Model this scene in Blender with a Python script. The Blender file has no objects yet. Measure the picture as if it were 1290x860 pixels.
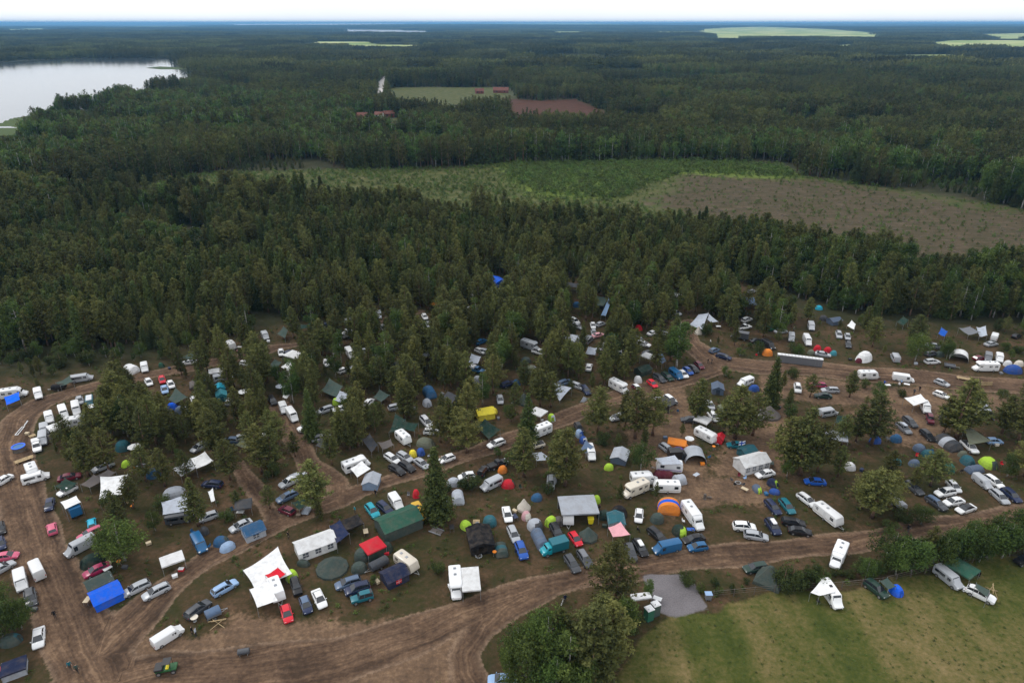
import bpy, math, random
import numpy as np
from mathutils import Vector, Matrix
random.seed(7); rng = np.random.default_rng(7)
S = bpy.context.scene
COL = S.collection
R = math.radians
# ------------------------------------------------------------------ camera model (photo 1290 x 860)
PW, PH, FPX, CAMH, PITCH = 1290.0, 860.0, 872.0, 80.0, R(24.7)
CP, SP = math.cos(PITCH), math.sin(PITCH)
def gp(px, py, z=0.0):
    "photo pixel -> point of the plane at height z"
    a = (px - PW/2)/FPX; b = (PH/2 - py)/FPX
    dy = CP + b*SP; dz = -SP + b*CP
    t = (CAMH - z)/(-dz)
    return (a*t, dy*t)
def proj(x, y, z=0.0):
    d = y*CP - (z - CAMH)*SP
    u = y*SP + (z - CAMH)*CP
    return PW/2 + FPX*x/d, PH/2 - FPX*u/d
VS = .87   # the scene is laid out for an eye height of 80 units and scaled to metres at the end
def scale_at(py):
    return 4.556 + 0.01086*(py - 430)

cam = bpy.data.cameras.new('camera'); co = bpy.data.objects.new('camera', cam); COL.objects.link(co)
co.location = (0, 0, CAMH); co.rotation_euler = (math.pi/2 - PITCH, 0, 0)
cam.sensor_width = 36; cam.lens = 36*FPX/PW; cam.clip_start = 1; cam.clip_end = 120000
S.camera = co

# ------------------------------------------------------------------ materials
MATS = {}
def newmat(name):
    m = bpy.data.materials.new(name); m.use_nodes = True
    nt = m.node_tree; b = nt.nodes['Principled BSDF']
    return m, nt, b
def N(nt, t, **k):
    n = nt.nodes.new(t)
    for a, v in k.items():
        if a.startswith('i_'):
            n.inputs[a[2:].replace('_', ' ')].default_value = v
        else: setattr(n, a, v)
    return n
def ramp(nt, fac, stops, interp='LINEAR'):
    n = nt.nodes.new('ShaderNodeValToRGB'); cr = n.color_ramp; cr.interpolation = interp
    while len(cr.elements) < len(stops): cr.elements.new(.5)
    for e, (p, c) in zip(cr.elements, stops):
        e.position = p; e.color = (*c, 1) if len(c) == 3 else c
    nt.links.new(fac, n.inputs[0]); return n.outputs[0]
def mix(nt, fac, a, b, mode='MIX'):
    n = nt.nodes.new('ShaderNodeMix'); n.data_type = 'RGBA'; n.blend_type = mode
    for s, v in ((n.inputs[0], fac), (n.inputs[6], a), (n.inputs[7], b)):
        if hasattr(v, 'is_linked') or isinstance(v, bpy.types.NodeSocket): nt.links.new(v, s)
        else: s.default_value = (*v, 1) if isinstance(v, tuple) and len(v) == 3 else v
    return n.outputs[2]
def math_(nt, op, a, b=0.0, clamp=False):
    n = nt.nodes.new('ShaderNodeMath'); n.operation = op; n.use_clamp = clamp
    for s, v in ((n.inputs[0], a), (n.inputs[1], b)):
        if isinstance(v, bpy.types.NodeSocket): nt.links.new(v, s)
        else: s.default_value = v
    return n.outputs[0]
def noise(nt, vec, scale, detail=3.0, rough=.55):
    n = N(nt, 'ShaderNodeTexNoise'); n.inputs['Scale'].default_value = scale
    n.inputs['Detail'].default_value = detail; n.inputs['Roughness'].default_value = rough
    if vec is not None: nt.links.new(vec, n.inputs['Vector'])
    return n.outputs['Fac']

def objcolor_mat(name, rough, dirt, bump=0.0, spec=.5, scale=1.5, coat=0.0):
    m, nt, b = newmat(name)
    oi = N(nt, 'ShaderNodeObjectInfo'); tc = N(nt, 'ShaderNodeTexCoord')
    n1 = noise(nt, tc.outputs['Object'], scale, 4, .6)
    f = math_(nt, 'MULTIPLY', ramp(nt, n1, [(.42, (0,0,0)), (.72, (1,1,1))]), dirt)
    c = mix(nt, f, oi.outputs['Color'], (.16, .125, .095))
    nt.links.new(c, b.inputs['Base Color']); b.inputs['Roughness'].default_value = rough
    b.inputs['Specular IOR Level'].default_value = spec
    b.inputs['Coat Weight'].default_value = coat
    if bump:
        bp = N(nt, 'ShaderNodeBump'); bp.inputs['Strength'].default_value = bump; bp.inputs['Distance'].default_value = .12
        nt.links.new(noise(nt, tc.outputs['Object'], 1.7, 3, .5), bp.inputs['Height']); nt.links.new(bp.outputs[0], b.inputs['Normal'])
    MATS[name] = m; return m
objcolor_mat('paint', .30, .06, spec=.35, coat=.12)
objcolor_mat('fabric', .85, .30, 1.4, .15, .9)
objcolor_mat('plastic', .5, .15)
objcolor_mat('cloth', .9, .05, 0, .1)
def plain(name, col, rough, metal=0.0, var=.3, scale=3.0):
    m, nt, b = newmat(name); tc = N(nt, 'ShaderNodeTexCoord')
    n1 = noise(nt, tc.outputs['Object'], scale, 4, .6)
    lo = tuple(c*(1-var) for c in col); hi = tuple(min(1, c*(1+var)) for c in col)
    nt.links.new(ramp(nt, n1, [(.3, lo), (.7, hi)]), b.inputs['Base Color'])
    b.inputs['Roughness'].default_value = rough; b.inputs['Metallic'].default_value = metal
    MATS[name] = m; return m
plain('glass', (.02, .024, .03), .06, 0, .1); MATS['glass'].node_tree.nodes['Principled BSDF'].inputs['Specular IOR Level'].default_value = .8
plain('tyre', (.02, .02, .02), .9)
plain('rim', (.35, .35, .36), .35, .6)
plain('lamp_clear', (.75, .77, .8), .15)
plain('lamp_red', (.35, .02, .015), .25)
plain('metal', (.35, .36, .37), .45, .5)
plain('dark_trim', (.025, .025, .027), .6)
plain('wood', (.42, .31, .17), .8, 0, .35, 2)
plain('old_wood', (.12, .10, .085), .9, 0, .4, 1.5)
plain('skin', (.5, .3, .22), .6, 0, .1)
plain('hair', (.06, .04, .025), .8)
plain('roof_red', (.15, .055, .04), .8, 0, .25, .4)
plain('roof_dark', (.05, .05, .055), .7, 0, .3, .4)
plain('wall_red', (.14, .045, .035), .85, 0, .25, .4)
plain('wall_white', (.6, .6, .58), .85, 0, .2, .4)
plain('solar', (.012, .016, .035), .2)

def bark_mat(name, lo, hi):
    m, nt, b = newmat(name); tc = N(nt, 'ShaderNodeTexCoord')
    nt.links.new(ramp(nt, noise(nt, tc.outputs['Object'], 2.5, 4, .7), [(.35, lo), (.65, hi)]), b.inputs['Base Color'])
    b.inputs['Roughness'].default_value = .95; MATS[name] = m
bark_mat('pine_bark', (.09, .055, .04), (.26, .155, .10))
bark_mat('birch_bark', (.12, .11, .10), (.55, .53, .5))
def leaf_mat(name, c0, c1, c2, trans=.12):
    m, nt, b = newmat(name)
    at = N(nt, 'ShaderNodeAttribute', attribute_name='tint'); oi = N(nt, 'ShaderNodeObjectInfo')
    # tint: leaf and clump variation 0..1 ; random: tree variation
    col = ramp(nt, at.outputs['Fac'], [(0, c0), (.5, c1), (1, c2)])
    hs = N(nt, 'ShaderNodeHueSaturation')
    nt.links.new(col, hs.inputs['Color'])
    r = oi.outputs['Random']
    st0 = N(nt, 'ShaderNodeAttribute', attribute_name='stand'); st0.attribute_type = 'INSTANCER'
    nt.links.new(math_(nt, 'ADD', math_(nt, 'MULTIPLY', st0.outputs['Fac'], .012), math_(nt, 'ADD', math_(nt, 'MULTIPLY', r, .03), .485)), hs.inputs['Hue'])
    wn = N(nt, 'ShaderNodeTexWhiteNoise', noise_dimensions='1D'); nt.links.new(r, wn.inputs['W'])
    st = N(nt, 'ShaderNodeAttribute', attribute_name='stand'); st.attribute_type = 'INSTANCER'
    # stands of one age and kind share a tone; 0 where a tree stands alone
    sv = ramp(nt, st.outputs['Fac'], [(0, (1,1,1)), (.05, (.48,.48,.48)), (.30, (.64,.64,.64)), (.55, (.82,.82,.82)), (.8, (1.0,1.0,1.0)), (1, (1.25,1.25,1.25))])
    nt.links.new(math_(nt, 'MULTIPLY', sv, math_(nt, 'ADD', math_(nt, 'MULTIPLY', wn.outputs['Value'], .7), .65)), hs.inputs['Value'])
    nt.links.new(hs.outputs[0], b.inputs['Base Color']); b.inputs['Roughness'].default_value = .75
    b.inputs['Specular IOR Level'].default_value = .2
    tr = N(nt, 'ShaderNodeBsdfTranslucent'); nt.links.new(hs.outputs[0], tr.inputs[0])
    ms = N(nt, 'ShaderNodeMixShader'); ms.inputs[0].default_value = trans
    nt.links.new(b.outputs[0], ms.inputs[1]); nt.links.new(tr.outputs[0], ms.inputs[2])
    nt.links.new(ms.outputs[0], nt.nodes['Material Output'].inputs[0]); MATS[name] = m
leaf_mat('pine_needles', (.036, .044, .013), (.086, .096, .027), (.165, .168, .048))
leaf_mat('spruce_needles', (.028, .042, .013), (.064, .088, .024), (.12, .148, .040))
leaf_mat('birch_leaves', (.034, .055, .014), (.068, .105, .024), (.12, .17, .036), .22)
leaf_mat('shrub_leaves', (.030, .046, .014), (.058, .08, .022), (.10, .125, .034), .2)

COLR = dict(white=(.78,.79,.80), silver=(.40,.42,.45), grey=(.17,.18,.20), dgrey=(.06,.065,.075), black=(.014,.014,.017), navy=(.014,.024,.07),
    blue=(.012,.09,.42), brightblue=(.0,.13,.85), midblue=(.015,.11,.26), lblue=(.26,.40,.62), bluegrey=(.10,.15,.24), palegrey=(.42,.46,.53), teal=(.012,.13,.17), cyan=(.01,.42,.62), turquoise=(.01,.30,.38),
    green=(.02,.12,.075), dgreen=(.018,.045,.035), greygreen=(.055,.085,.075), olive=(.14,.155,.11), lime=(.42,.68,.03), yellow=(.80,.66,.02), mustard=(.62,.36,.02), orange=(.85,.25,.02),
    red=(.62,.012,.03), maroon=(.14,.012,.03), pink=(.72,.36,.40), rose=(.55,.10,.18), magenta=(.36,.02,.09), purple=(.12,.05,.5), beige=(.55,.45,.30), brown=(.12,.085,.06), cream=(.68,.62,.52), camo=(.16,.18,.12), greybrown=(.13,.115,.11))

# ------------------------------------------------------------------ mesh helpers
class MB:
    def __init__(s): s.v=[]; s.f=[]; s.m=[]
    def add(s, vs, fs, mi=0):
        o=len(s.v); s.v += [tuple(p) for p in vs]; s.f += [tuple(i+o for i in f) for f in fs]; s.m += [mi]*len(fs); return s
    def box(s, x0,x1,y0,y1,z0,z1, mi=0, c=0.0):
        if c <= 0:
            vs=[(x,y,z) for x in (x0,x1) for y in (y0,y1) for z in (z0,z1)]
            fs=[(0,1,3,2),(4,6,7,5),(0,4,5,1),(2,3,7,6),(0,2,6,4),(1,5,7,3)]
            return s.add(vs, fs, mi)
        rings=[]
        for z,i in ((z0,c),(z0+c,0),(z1-c,0),(z1,c)):
            rings.append([(x0+i+c,y0+i,z),(x1-i-c,y0+i,z),(x1-i,y0+i+c,z),(x1-i,y1-i-c,z),(x1-i-c,y1-i,z),(x0+i+c,y1-i,z),(x0+i,y1-i-c,z),(x0+i,y0+i+c,z)])
        return s.loft(rings, mi)
    def loft(s, rings, mi=0, caps=True, closed=True):
        n=len(rings[0]); vs=[p for r in rings for p in r]; fs=[]
        for k in range(len(rings)-1):
            for i in range(n if closed else n-1):
                j=(i+1)%n; fs.append((k*n+i, k*n+j, (k+1)*n+j, (k+1)*n+i))
        if caps:
            fs.append(tuple(range(n-1,-1,-1))); fs.append(tuple((len(rings)-1)*n+i for i in range(n)))
        return s.add(vs, fs, mi)
    def cyl(s, p0, p1, r0, r1=None, n=8, mi=0):
        if r1 is None: r1=r0
        p0=Vector(p0); p1=Vector(p1); d=(p1-p0).normalized()
        a=d.orthogonal().normalized(); b=d.cross(a)
        rs=[[tuple(p+(a*math.cos(t)+b*math.sin(t))*r) for t in [2*math.pi*i/n for i in range(n)]] for p,r in ((p0,r0),(p1,r1))]
        return s.loft(rs, mi)
    def sheet(s, grid, th=.02, mi=0):
        "closed thin cloth from a grid of points"
        a=len(grid); b=len(grid[0]); top=[p for r in grid for p in r]; vs=top+[(p[0],p[1],p[2]-th) for p in top]; fs=[]; o=a*b
        for i in range(a-1):
            for j in range(b-1):
                q=(i*b+j,(i+1)*b+j,(i+1)*b+j+1,i*b+j+1); fs.append(q); fs.append(tuple(o+k for k in reversed(q)))
        loop=[(i*b) for i in range(a)]+[(a-1)*b+j for j in range(1,b)]+[i*b+b-1 for i in range(a-2,-1,-1)]+[j for j in range(b-2,0,-1)]
        for k in range(len(loop)):
            p,q=loop[k],loop[(k+1)%len(loop)]; fs.append((q,p,o+p,o+q))
        return s.add(vs, fs, mi)
    def mesh(s, name, mats, smooth=35):
        me=bpy.data.meshes.new(name); me.from_pydata(s.v, [], s.f); 
        for m in ([mats] if isinstance(mats,str) else mats): me.materials.append(MATS[m])
        if any(s.m): me.polygons.foreach_set('material_index', s.m)
        if smooth:
            me.polygons.foreach_set('use_smooth', [True]*len(me.polygons)); me.set_sharp_from_angle(angle=R(smooth))
        me.update(); return me
def part(root, name, me, color=None, label=None, loc=None, rz=None):
    o=bpy.data.objects.new(name, me); COL.objects.link(o); o.parent=root
    if color is not None: o.color=(*color,1)
    if label: o['label']=label
    if loc: o.location=loc
    if rz is not None: o.rotation_euler=(0,0,rz)
    return o
def islands(m):
    par=list(range(len(m.v)))
    def fd(i):
        while par[i]!=i: par[i]=par[par[i]]; i=par[i]
        return i
    for f in m.f:
        for k in f[1:]: par[fd(k)]=fd(f[0])
    g={}
    for f in m.f: g.setdefault(fd(f[0]),[]).append(f)
    out=[]
    for fs in g.values():
        ids=sorted({i for f in fs for i in f}); mp={i:j for j,i in enumerate(ids)}; q=MB(); q.add([m.v[i] for i in ids],[tuple(mp[i] for i in f) for f in fs]); out.append(q)
    return out
def parts_each(root, name, meshes, color=None):
    for me in meshes: part(root, name, me, color)
def each(m, name, mat, smooth=0): return [q.mesh(name, mat, smooth) for q in islands(m)]
def root_(name, loc, rz, cat, group=None):
    o=bpy.data.objects.new(name, None); COL.objects.link(o); o.location=loc; o.rotation_euler=(0,0,rz); o.empty_display_size=.5
    o['category']=cat
    if group: o['group']=group
    return o
CACHE={}
def cached(key, fn):
    if key not in CACHE: CACHE[key]=fn()
    return CACHE[key]

# ------------------------------------------------------------------ vehicles
def ring8(x, wb, wm, wt, z0, z1):
    h=z1-z0
    pts=[(-wb,z0),(-wm,z0+.22*h),(-wm,z0+.68*h),(-(wm*.4+wt*.6),z1-.06*h),(-wt*.8,z1),(wt*.8,z1),((wm*.4+wt*.6),z1-.06*h),(wm,z0+.68*h),(wm,z0+.22*h),(wb,z0)]
    return [(x,y,z) for y,z in pts]
def wheel_mesh(r,w):
    m=MB(); n=16
    m.cyl((0,-w/2,0),(0,w/2,0),r,r,n,0); m.cyl((0,-w/2-.012,0),(0,w/2+.012,0),r*.62,r*.62,n,1)
    return m.mesh('wheel',['tyre','rim'])
CARS={ # body profile (x, z0, z1, half width), glass profile, roof range, belt, wheel x, r
 'sedan': dict(b=[(-2.3,.42,.72,.70),(-2.22,.32,.92,.84),(-1.7,.24,.97,.89),(0,.2,.93,.9),(1.0,.22,.92,.9),(1.7,.24,.84,.88),(2.15,.3,.70,.82),(2.28,.4,.6,.66)],
    g=[(-1.8,.95,.93,.74),(-1.15,.9,1.36,.72),(-.3,.9,1.43,.72),(.35,.9,1.38,.72),(1.2,.9,.93,.76)], roof=(-1.12,.32), wx=(-1.35,1.4), r=.32),
 'wagon': dict(b=[(-2.38,.42,.78,.74),(-2.3,.32,.95,.85),(-1.7,.24,.97,.9),(0,.2,.95,.9),(1.05,.22,.93,.9),(1.75,.24,.85,.88),(2.2,.3,.70,.82),(2.32,.4,.6,.66)],
    g=[(-2.3,.9,.97,.78),(-1.95,.9,1.38,.74),(-.6,.9,1.47,.73),(.35,.9,1.42,.73),(1.2,.9,.95,.77)], roof=(-1.98,.33), wx=(-1.4,1.45), r=.32),
 'hatch': dict(b=[(-1.95,.42,.78,.74),(-1.88,.32,.95,.83),(-1.3,.24,.97,.86),(0,.2,.94,.86),(.85,.22,.93,.86),(1.45,.24,.86,.84),(1.85,.3,.72,.78),(1.97,.4,.6,.62)],
    g=[(-1.88,.9,.97,.74),(-1.5,.9,1.36,.70),(-.5,.9,1.47,.70),(.25,.9,1.42,.70),(1.05,.9,.94,.74)], roof=(-1.5,.22), wx=(-1.15,1.25), r=.3),
 'suv': dict(b=[(-2.28,.5,.9,.78),(-2.2,.4,1.12,.9),(-1.6,.32,1.14,.94),(0,.3,1.12,.94),(1.05,.3,1.10,.94),(1.75,.32,1.04,.92),(2.15,.38,.88,.86),(2.27,.48,.75,.7)],
    g=[(-2.15,1.05,1.14,.82),(-1.9,1.05,1.58,.77),(-.5,1.05,1.72,.76),(.4,1.05,1.66,.76),(1.15,1.05,1.12,.82)], roof=(-1.92,.38), wx=(-1.38,1.4), r=.37),
 'jeep': dict(b=[(-1.95,.5,1.0,.74),(-1.9,.45,1.1,.80),(-1,.42,1.1,.80),(.4,.42,1.1,.80),(.9,.42,1.08,.78),(1.8,.45,1.02,.72),(1.95,.5,.95,.68)],
    g=[(-1.85,1.05,1.12,.74),(-1.75,1.05,1.75,.72),(0,1.05,1.78,.72),(.45,1.05,1.75,.72),(.75,1.05,1.1,.74)], roof=(-1.78,.47), wx=(-1.2,1.25), r=.38),
 'minivan': dict(b=[(-2.4,.42,.9,.8),(-2.33,.32,1.08,.9),(-1.7,.26,1.1,.93),(0,.24,1.08,.93),(1.2,.24,1.04,.93),(1.85,.28,.92,.9),(2.25,.34,.75,.82),(2.38,.42,.62,.68)],
    g=[(-2.33,1.0,1.1,.84),(-2.15,1.0,1.62,.78),(-.6,1.0,1.75,.77),(.5,1.0,1.68,.77),(1.55,1.0,1.0,.8)], roof=(-2.16,.5), wx=(-1.5,1.5), r=.33),
}
def car_parts(style):
    p=CARS[style]
    def prof(P,x,k):
        for a,b in zip(P,P[1:]):
            if a[0]<=x<=b[0]:
                t=(x-a[0])/(b[0]-a[0]); return a[k]+(b[k]-a[k])*t
        return P[-1][k]
    m=MB(); m.loft([ring8(x,w*.93,w,w*.92,z0,z1) for x,z0,z1,w in p['b']]); body=m
    g=MB(); G=p['g']; g.loft([[(x,-w,zb),(x,-(w-(z1-zb)*.28),z1),(x,(w-(z1-zb)*.28),z1),(x,w,zb)] for x,zb,z1,w in G])
    r=MB(); xs=[p['roof'][0]+(p['roof'][1]-p['roof'][0])*t/5 for t in range(6)]; rings=[]
    for x in xs:
        z1=prof(G,x,2); zb=prof(G,x,1); w=prof(G,x,3)-(z1-zb)*.28+.015
        rings.append([(x,-w,z1-.05),(x,-w*.97,z1+.012),(x,-w*.5,z1+.035),(x,w*.5,z1+.035),(x,w*.97,z1+.012),(x,w,z1-.05)])
    r.loft(rings)
    # pillars
    zb,w0=G[-1][2],G[-1][3]; 
    for sgn in (-1,1):
        for xa,xb in ((G[0][0]+.02,p['roof'][0]),(G[-1][0]-.03,p['roof'][1]),(-.35,-.35) if style!='hatch' else (-.3,-.3)):
            zt=prof(G,xb,2); wt=prof(G,xb,3)-(zt-prof(G,xb,1))*.28
            zl=max(.9 if style in('sedan','wagon','hatch') else 1.0, prof(p['b'],min(max(xa,p['b'][0][0]),p['b'][-1][0]),2)-.02)
            wl=prof(G,min(max(xa,G[0][0]),G[-1][0]),3)
            r.cyl((xa,sgn*(wl+.01),zl),(xb,sgn*(wt+.01),zt-.02),.045,.04,5)
    hl=MB(); xf=p['b'][-2][0]; wf=p['b'][-2][3]; zf=p['b'][-2][2]
    hl.box(xf-.16,xf+.055,-.16,.16,zf-.19,zf-.03,0,.02)
    tl=MB(); xr=p['b'][1][0]; tl.box(xr-.05,xr+.12,-.12,.12,p['b'][1][2]-.26,p['b'][1][2]-.08,0,.02)
    mr=MB(); mr.box(-.06,.06,-.1,.1,-.06,.06,0,.02)
    return dict(body=body.mesh('body','paint'), win=g.mesh('window','glass',20), roof=r.mesh('roof','paint'), hl=hl.mesh('headlight','lamp_clear'),
        tl=tl.mesh('tail_light','lamp_red'), wh=wheel_mesh(p['r'],.22), mir=mr.mesh('mirror','paint'), xf=xf, wf=wf, xr=xr, zf=zf, p=p, mx=G[-1][0]-.25, mz=G[-1][2]+.07, mw=p['b'][3][3]+.08)
def add_wheels(root, me, xs, y, r, dual=None):
    for x in xs:
        for s in (-1,1): part(root,'wheel',me,loc=(x,s*y,r))
def build_car(style, root, col, roofcol=None, rack=False, box=None):
    d=cached(('car',style),lambda:car_parts(style)); p=d['p']
    part(root,'body',d['body'],col); part(root,'window',d['win']); part(root,'roof',d['roof'],roofcol or col, ('contrasting roof' if roofcol else None))
    add_wheels(root,d['wh'],p['wx'],p['b'][3][3]-.1,p['r'])
    for s in (-1,1):
        part(root,'headlight',d['hl'],loc=(0,s*(d['wf']-.22),0)); part(root,'tail_light',d['tl'],loc=(0,s*(p['b'][1][3]-.14),0))
        part(root,'mirror',d['mir'],col,loc=(d['mx'],s*d['mw'],d['mz']))
    zt=max(g[2] for g in p['g'])
    if rack:
        m=MB(); 
        for s in (-1,1): m.cyl((p['roof'][0]+.15,s*.55,zt+.05),(p['roof'][1]-.1,s*.55,zt+.05),.025,n=6)
        part(root,'roof_rail',m.mesh('roof_rail','dark_trim'))
    if box:
        m=MB(); m.box(-.95,.75,-.42,.42,zt+.08,zt+.45,0,.1); part(root,'roof_box',m.mesh('roof_box','plastic'),box)

def side_plates(m, x0,x1,z0,z1,y, t=.012):
    for s in (-1,1): m.box(x0,x1,min(s*y,s*(y+t)),max(s*y,s*(y+t)),z0,z1)
def slope_plate(m, xa,za,wa, xb,zb,wb, off=.015):
    "glass on a sloping front between (xa,za) low and (xb,zb) high"
    nx,nz=(zb-za),-(xb-xa); l=math.hypot(nx,nz); nx/=l; nz/=l
    if nx<0: nx,nz=-nx,-nz
    P=[(xa,-wa,za),(xa,wa,za),(xb,wb,zb),(xb,-wb,zb)]
    Q=[(x+nx*off,y,z+nz*off) for x,y,z in P]; P=[(x-nx*.03,y,z-nz*.03) for x,y,z in P]
    m.add(P+Q,[(3,2,1,0),(4,5,6,7),(0,1,5,4),(1,2,6,5),(2,3,7,6),(3,0,4,7)])
def build_van(root, col, L=5.0, W=.98, Hh=2.0, windows=True, hatch=None, rooftone=None, solar=False):
    def mk():
        f=L/2; b=[( -f,.5,Hh-.25,W*.9),(-f+.08,.35,Hh-.03,W*.98),(-f+1.2,.28,Hh,W),(f-1.75,.28,Hh,W),(f-1.45,.28,Hh-.03,W*.99)]
        hood=[(f-.85,.28,1.22 if Hh<2.3 else 1.35,W*.96),(f-.3,.32,1.02,W*.92),(f,.42,.8,W*.75)]
        m=MB(); m.loft([ring8(x,w*.95,w,w*.86,z0,z1) for x,z0,z1,w in b+hood])
        g=MB(); zh=hood[0][2]
        slope_plate(g,f-.93,zh+.06,W*.8,f-1.4,Hh-.12,W*.72)
        side_plates(g,f-2.2,f-1.5,1.12,Hh-.42,W-.012)
        s=None
        if windows:
            s=MB(); side_plates(s,-f+.45,-.05 if L<5.6 else .2,1.15,Hh-.4,W-.012); s.box(-f-.01+.03,-f+.055,-W*.66,W*.66,1.15,Hh-.38)
        else:
            s=MB(); s.box(-f+.02,-f+.055,-W*.62,-.05,1.2,Hh-.45); s.box(-f+.02,-f+.055,.05,W*.62,1.2,Hh-.45)
        lm=MB(); lm.box(f-.22,f+.0,-.17,.17,.72,.92,0,.02)
        tl=MB(); tl.box(-f-.01,-f+.1,-.07,.07,.8,1.2,0,.01)
        gr=MB(); gr.box(f-.1,f+.03,-.6,.6,.42,.6,0,.02)
        return [m.mesh('body','paint'),g.mesh('windscreen','glass',0),each(s,'window','glass'),lm.mesh('headlight','lamp_clear'),tl.mesh('tail_light','lamp_red'),gr.mesh('bumper','dark_trim'),wheel_mesh(.35,.24)]
    q=cached(('van',L,W,Hh,windows),mk); f=L/2
    part(root,'body',q[0],col); part(root,'windscreen',q[1]); parts_each(root,'window',q[2]); part(root,'bumper',q[5])
    for s in (-1,1):
        part(root,'headlight',q[3],loc=(0,s*(W*.7),0)); part(root,'tail_light',q[4],loc=(0,s*W*.86,0))
    add_wheels(root,q[6],(-f+1.05,f-.95),W-.12,.35)
    if rooftone:
        m=MB(); m.box(-f+.3,f-1.8,-W*.68,W*.68,Hh-.01,Hh+.05,0,.02); part(root,'roof',m.mesh('roof','paint'),rooftone)
    if hatch:
        m=MB(); m.box(-.9,-.35,-.28,.28,Hh-.01,Hh+.12,0,.03); part(root,'roof_hatch',cached('vh%.2f'%Hh,lambda:m.mesh('roof_hatch','dark_trim')))
    if solar:
        m=MB(); m.box(-f+.5,-f+2.1,-.5,.5,Hh+.0,Hh+.06); part(root,'solar_panel',m.mesh('solar_panel','solar',0))
def build_motorhome(root, col, L=6.2, overcab=True, dark=False):
    def mk():
        f=L/2; W=1.12; H=2.75; m=MB()
        m.loft([ring8(x,W*.98,W,W*.93,z0,z1) for x,z0,z1 in [(-f,.75,H-.12),(-f+.1,.45,H-.02),(-f+1,.42,H),(f-2.2,.42,H),(f-2.05,.6,H-.03)]])
        c=MB(); c.loft([ring8(x,w*.95,w,w*.84,z0,z1) for x,z0,z1,w in [(f-2.3,.32,2.15,.98),(f-1.5,.32,2.12,.98),(f-1.35,.3,2.05,.97),(f-.85,.3,1.3,.95),(f-.3,.32,1.08,.9),(f,.42,.82,.76)]])
        o=MB()
        if overcab: o.loft([ring8(x,w*.95,w,w*.9,z0,z1) for x,z0,z1,w in [(f-2.3,2.1,H+.0,1.1),(f-1.5,2.02,H+.04,1.09),(f-1.0,2.12,H-.15,1.03),(f-.85,2.25,H-.35,.95)]])
        else: o.loft([ring8(x,w*.95,w,w*.9,z0,z1) for x,z0,z1,w in [(f-2.3,2.05,H-.04,1.08),(f-1.8,2.0,H-.25,1.0),(f-1.4,1.98,2.2,.88)]])
        g=MB(); slope_plate(g,f-.93,1.36,.78,f-1.28,1.98,.72); side_plates(g,f-2.0,f-1.35,1.2,1.85,.965)
        w=MB(); side_plates(w,-f+.5,-f+1.4,1.45,2.05,W-.012); side_plates(w,-f+2.1,-f+3.0,1.45,2.05,W-.012); w.box(-f-.012,-f+.04,-.55,.55,1.5,2.1)
        st=MB(); side_plates(st,-f+.3,f-2.2,.85,.97,W-.008)
        h=MB(); 
        for x in (-f+1.0,-f+2.5): h.box(x-.22,x+.22,-.25,.25,H-.01,H+.11,0,.03)
        lm=MB(); lm.box(f-.22,f+.0,-.17,.17,.72,.92,0,.02)
        d=MB(); d.box(-f+1.55,-f+2.0,-W-.015,-W+.02,.6,2.3)
        return [m.mesh('body','paint'),c.mesh('cab','paint'),o.mesh('overcab','paint'),g.mesh('windscreen','glass',0),each(w,'window','glass'),each(st,'stripe','plastic'),each(h,'roof_hatch','plastic',35),lm.mesh('headlight','lamp_clear'),wheel_mesh(.35,.26),d.mesh('door','paint',0)]
    q=cached(('mh',L,overcab),mk); f=L/2
    part(root,'body',q[0],col); part(root,'cab',q[1],col); part(root,'overcab',q[2],col); part(root,'windscreen',q[3]); parts_each(root,'window',q[4])
    parts_each(root,'stripe',q[5],random.choice([(.25,.3,.4),(.4,.42,.45),(.5,.45,.35)])); parts_each(root,'roof_hatch',q[6],(.2,.22,.25)); part(root,'door',q[9],tuple(c*.93 for c in col))
    for s in (-1,1): part(root,'headlight',q[7],loc=(0,s*.68,0))
    add_wheels(root,q[8],(-f+1.5,f-.95),.98,.35)
def build_caravan(root, col, L=5.2, band=None, hatches=2):
    def mk():
        f=L/2; W=1.08; H=2.5; m=MB()
        m.loft([ring8(x,W*.98,W,W*.92,z0,z1) for x,z0,z1 in [(-f,.9,H-.45),(-f+.12,.5,H-.12),(-f+.5,.42,H),(f-.8,.42,H),(f-.35,.45,H-.2),(f-.08,.55,1.5),(f,.65,1.2)]])
        w=MB(); side_plates(w,-f+.55,-f+1.4,1.3,1.95,W-.012); side_plates(w,f-1.75,f-.85,1.3,1.95,W-.012)
        w.box(-f+.02,-f+.075,-.62,.62,1.35,1.95); slope_plate(w,f-.11,1.45,.68,f-.27,2.0,.68)
        dr=MB(); dr.cyl((f-.3,-.5,.5),(f+1.1,0,.5),.05,n=6); dr.cyl((f-.3,.5,.5),(f+1.1,0,.5),.05,n=6); dr.cyl((f+1.0,0,0),(f+1.0,0,.7),.04,n=6)
        h=MB()
        for k in range(hatches): x=-f+1.2+k*1.5; h.box(x-.25,x+.25,-.25,.25,H-.01,H+.1,0,.03)
        d=MB(); d.box(-.3,.3,-W-.02,-W+.02,.6,2.2)
        st=MB(); side_plates(st,-f+.25,f-.25,.75,.9,W-.006)
        return [m.mesh('body','paint'),each(w,'window','glass'),dr.mesh('drawbar','metal'),each(h,'roof_hatch','plastic',35),d.mesh('door','paint',0),wheel_mesh(.32,.2),st.mesh('stripe','plastic',0)]
    q=cached(('cv',L,hatches),mk)
    part(root,'body',q[0],col); parts_each(root,'window',q[1]); part(root,'drawbar',q[2]); parts_each(root,'roof_hatch',q[3],(.3,.32,.35)); part(root,'door',q[4],tuple(c*.9 for c in col))
    part(root,'stripe',q[6],band or (.45,.4,.35)); add_wheels(root,q[5],(-.1,),.98,.32)
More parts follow.
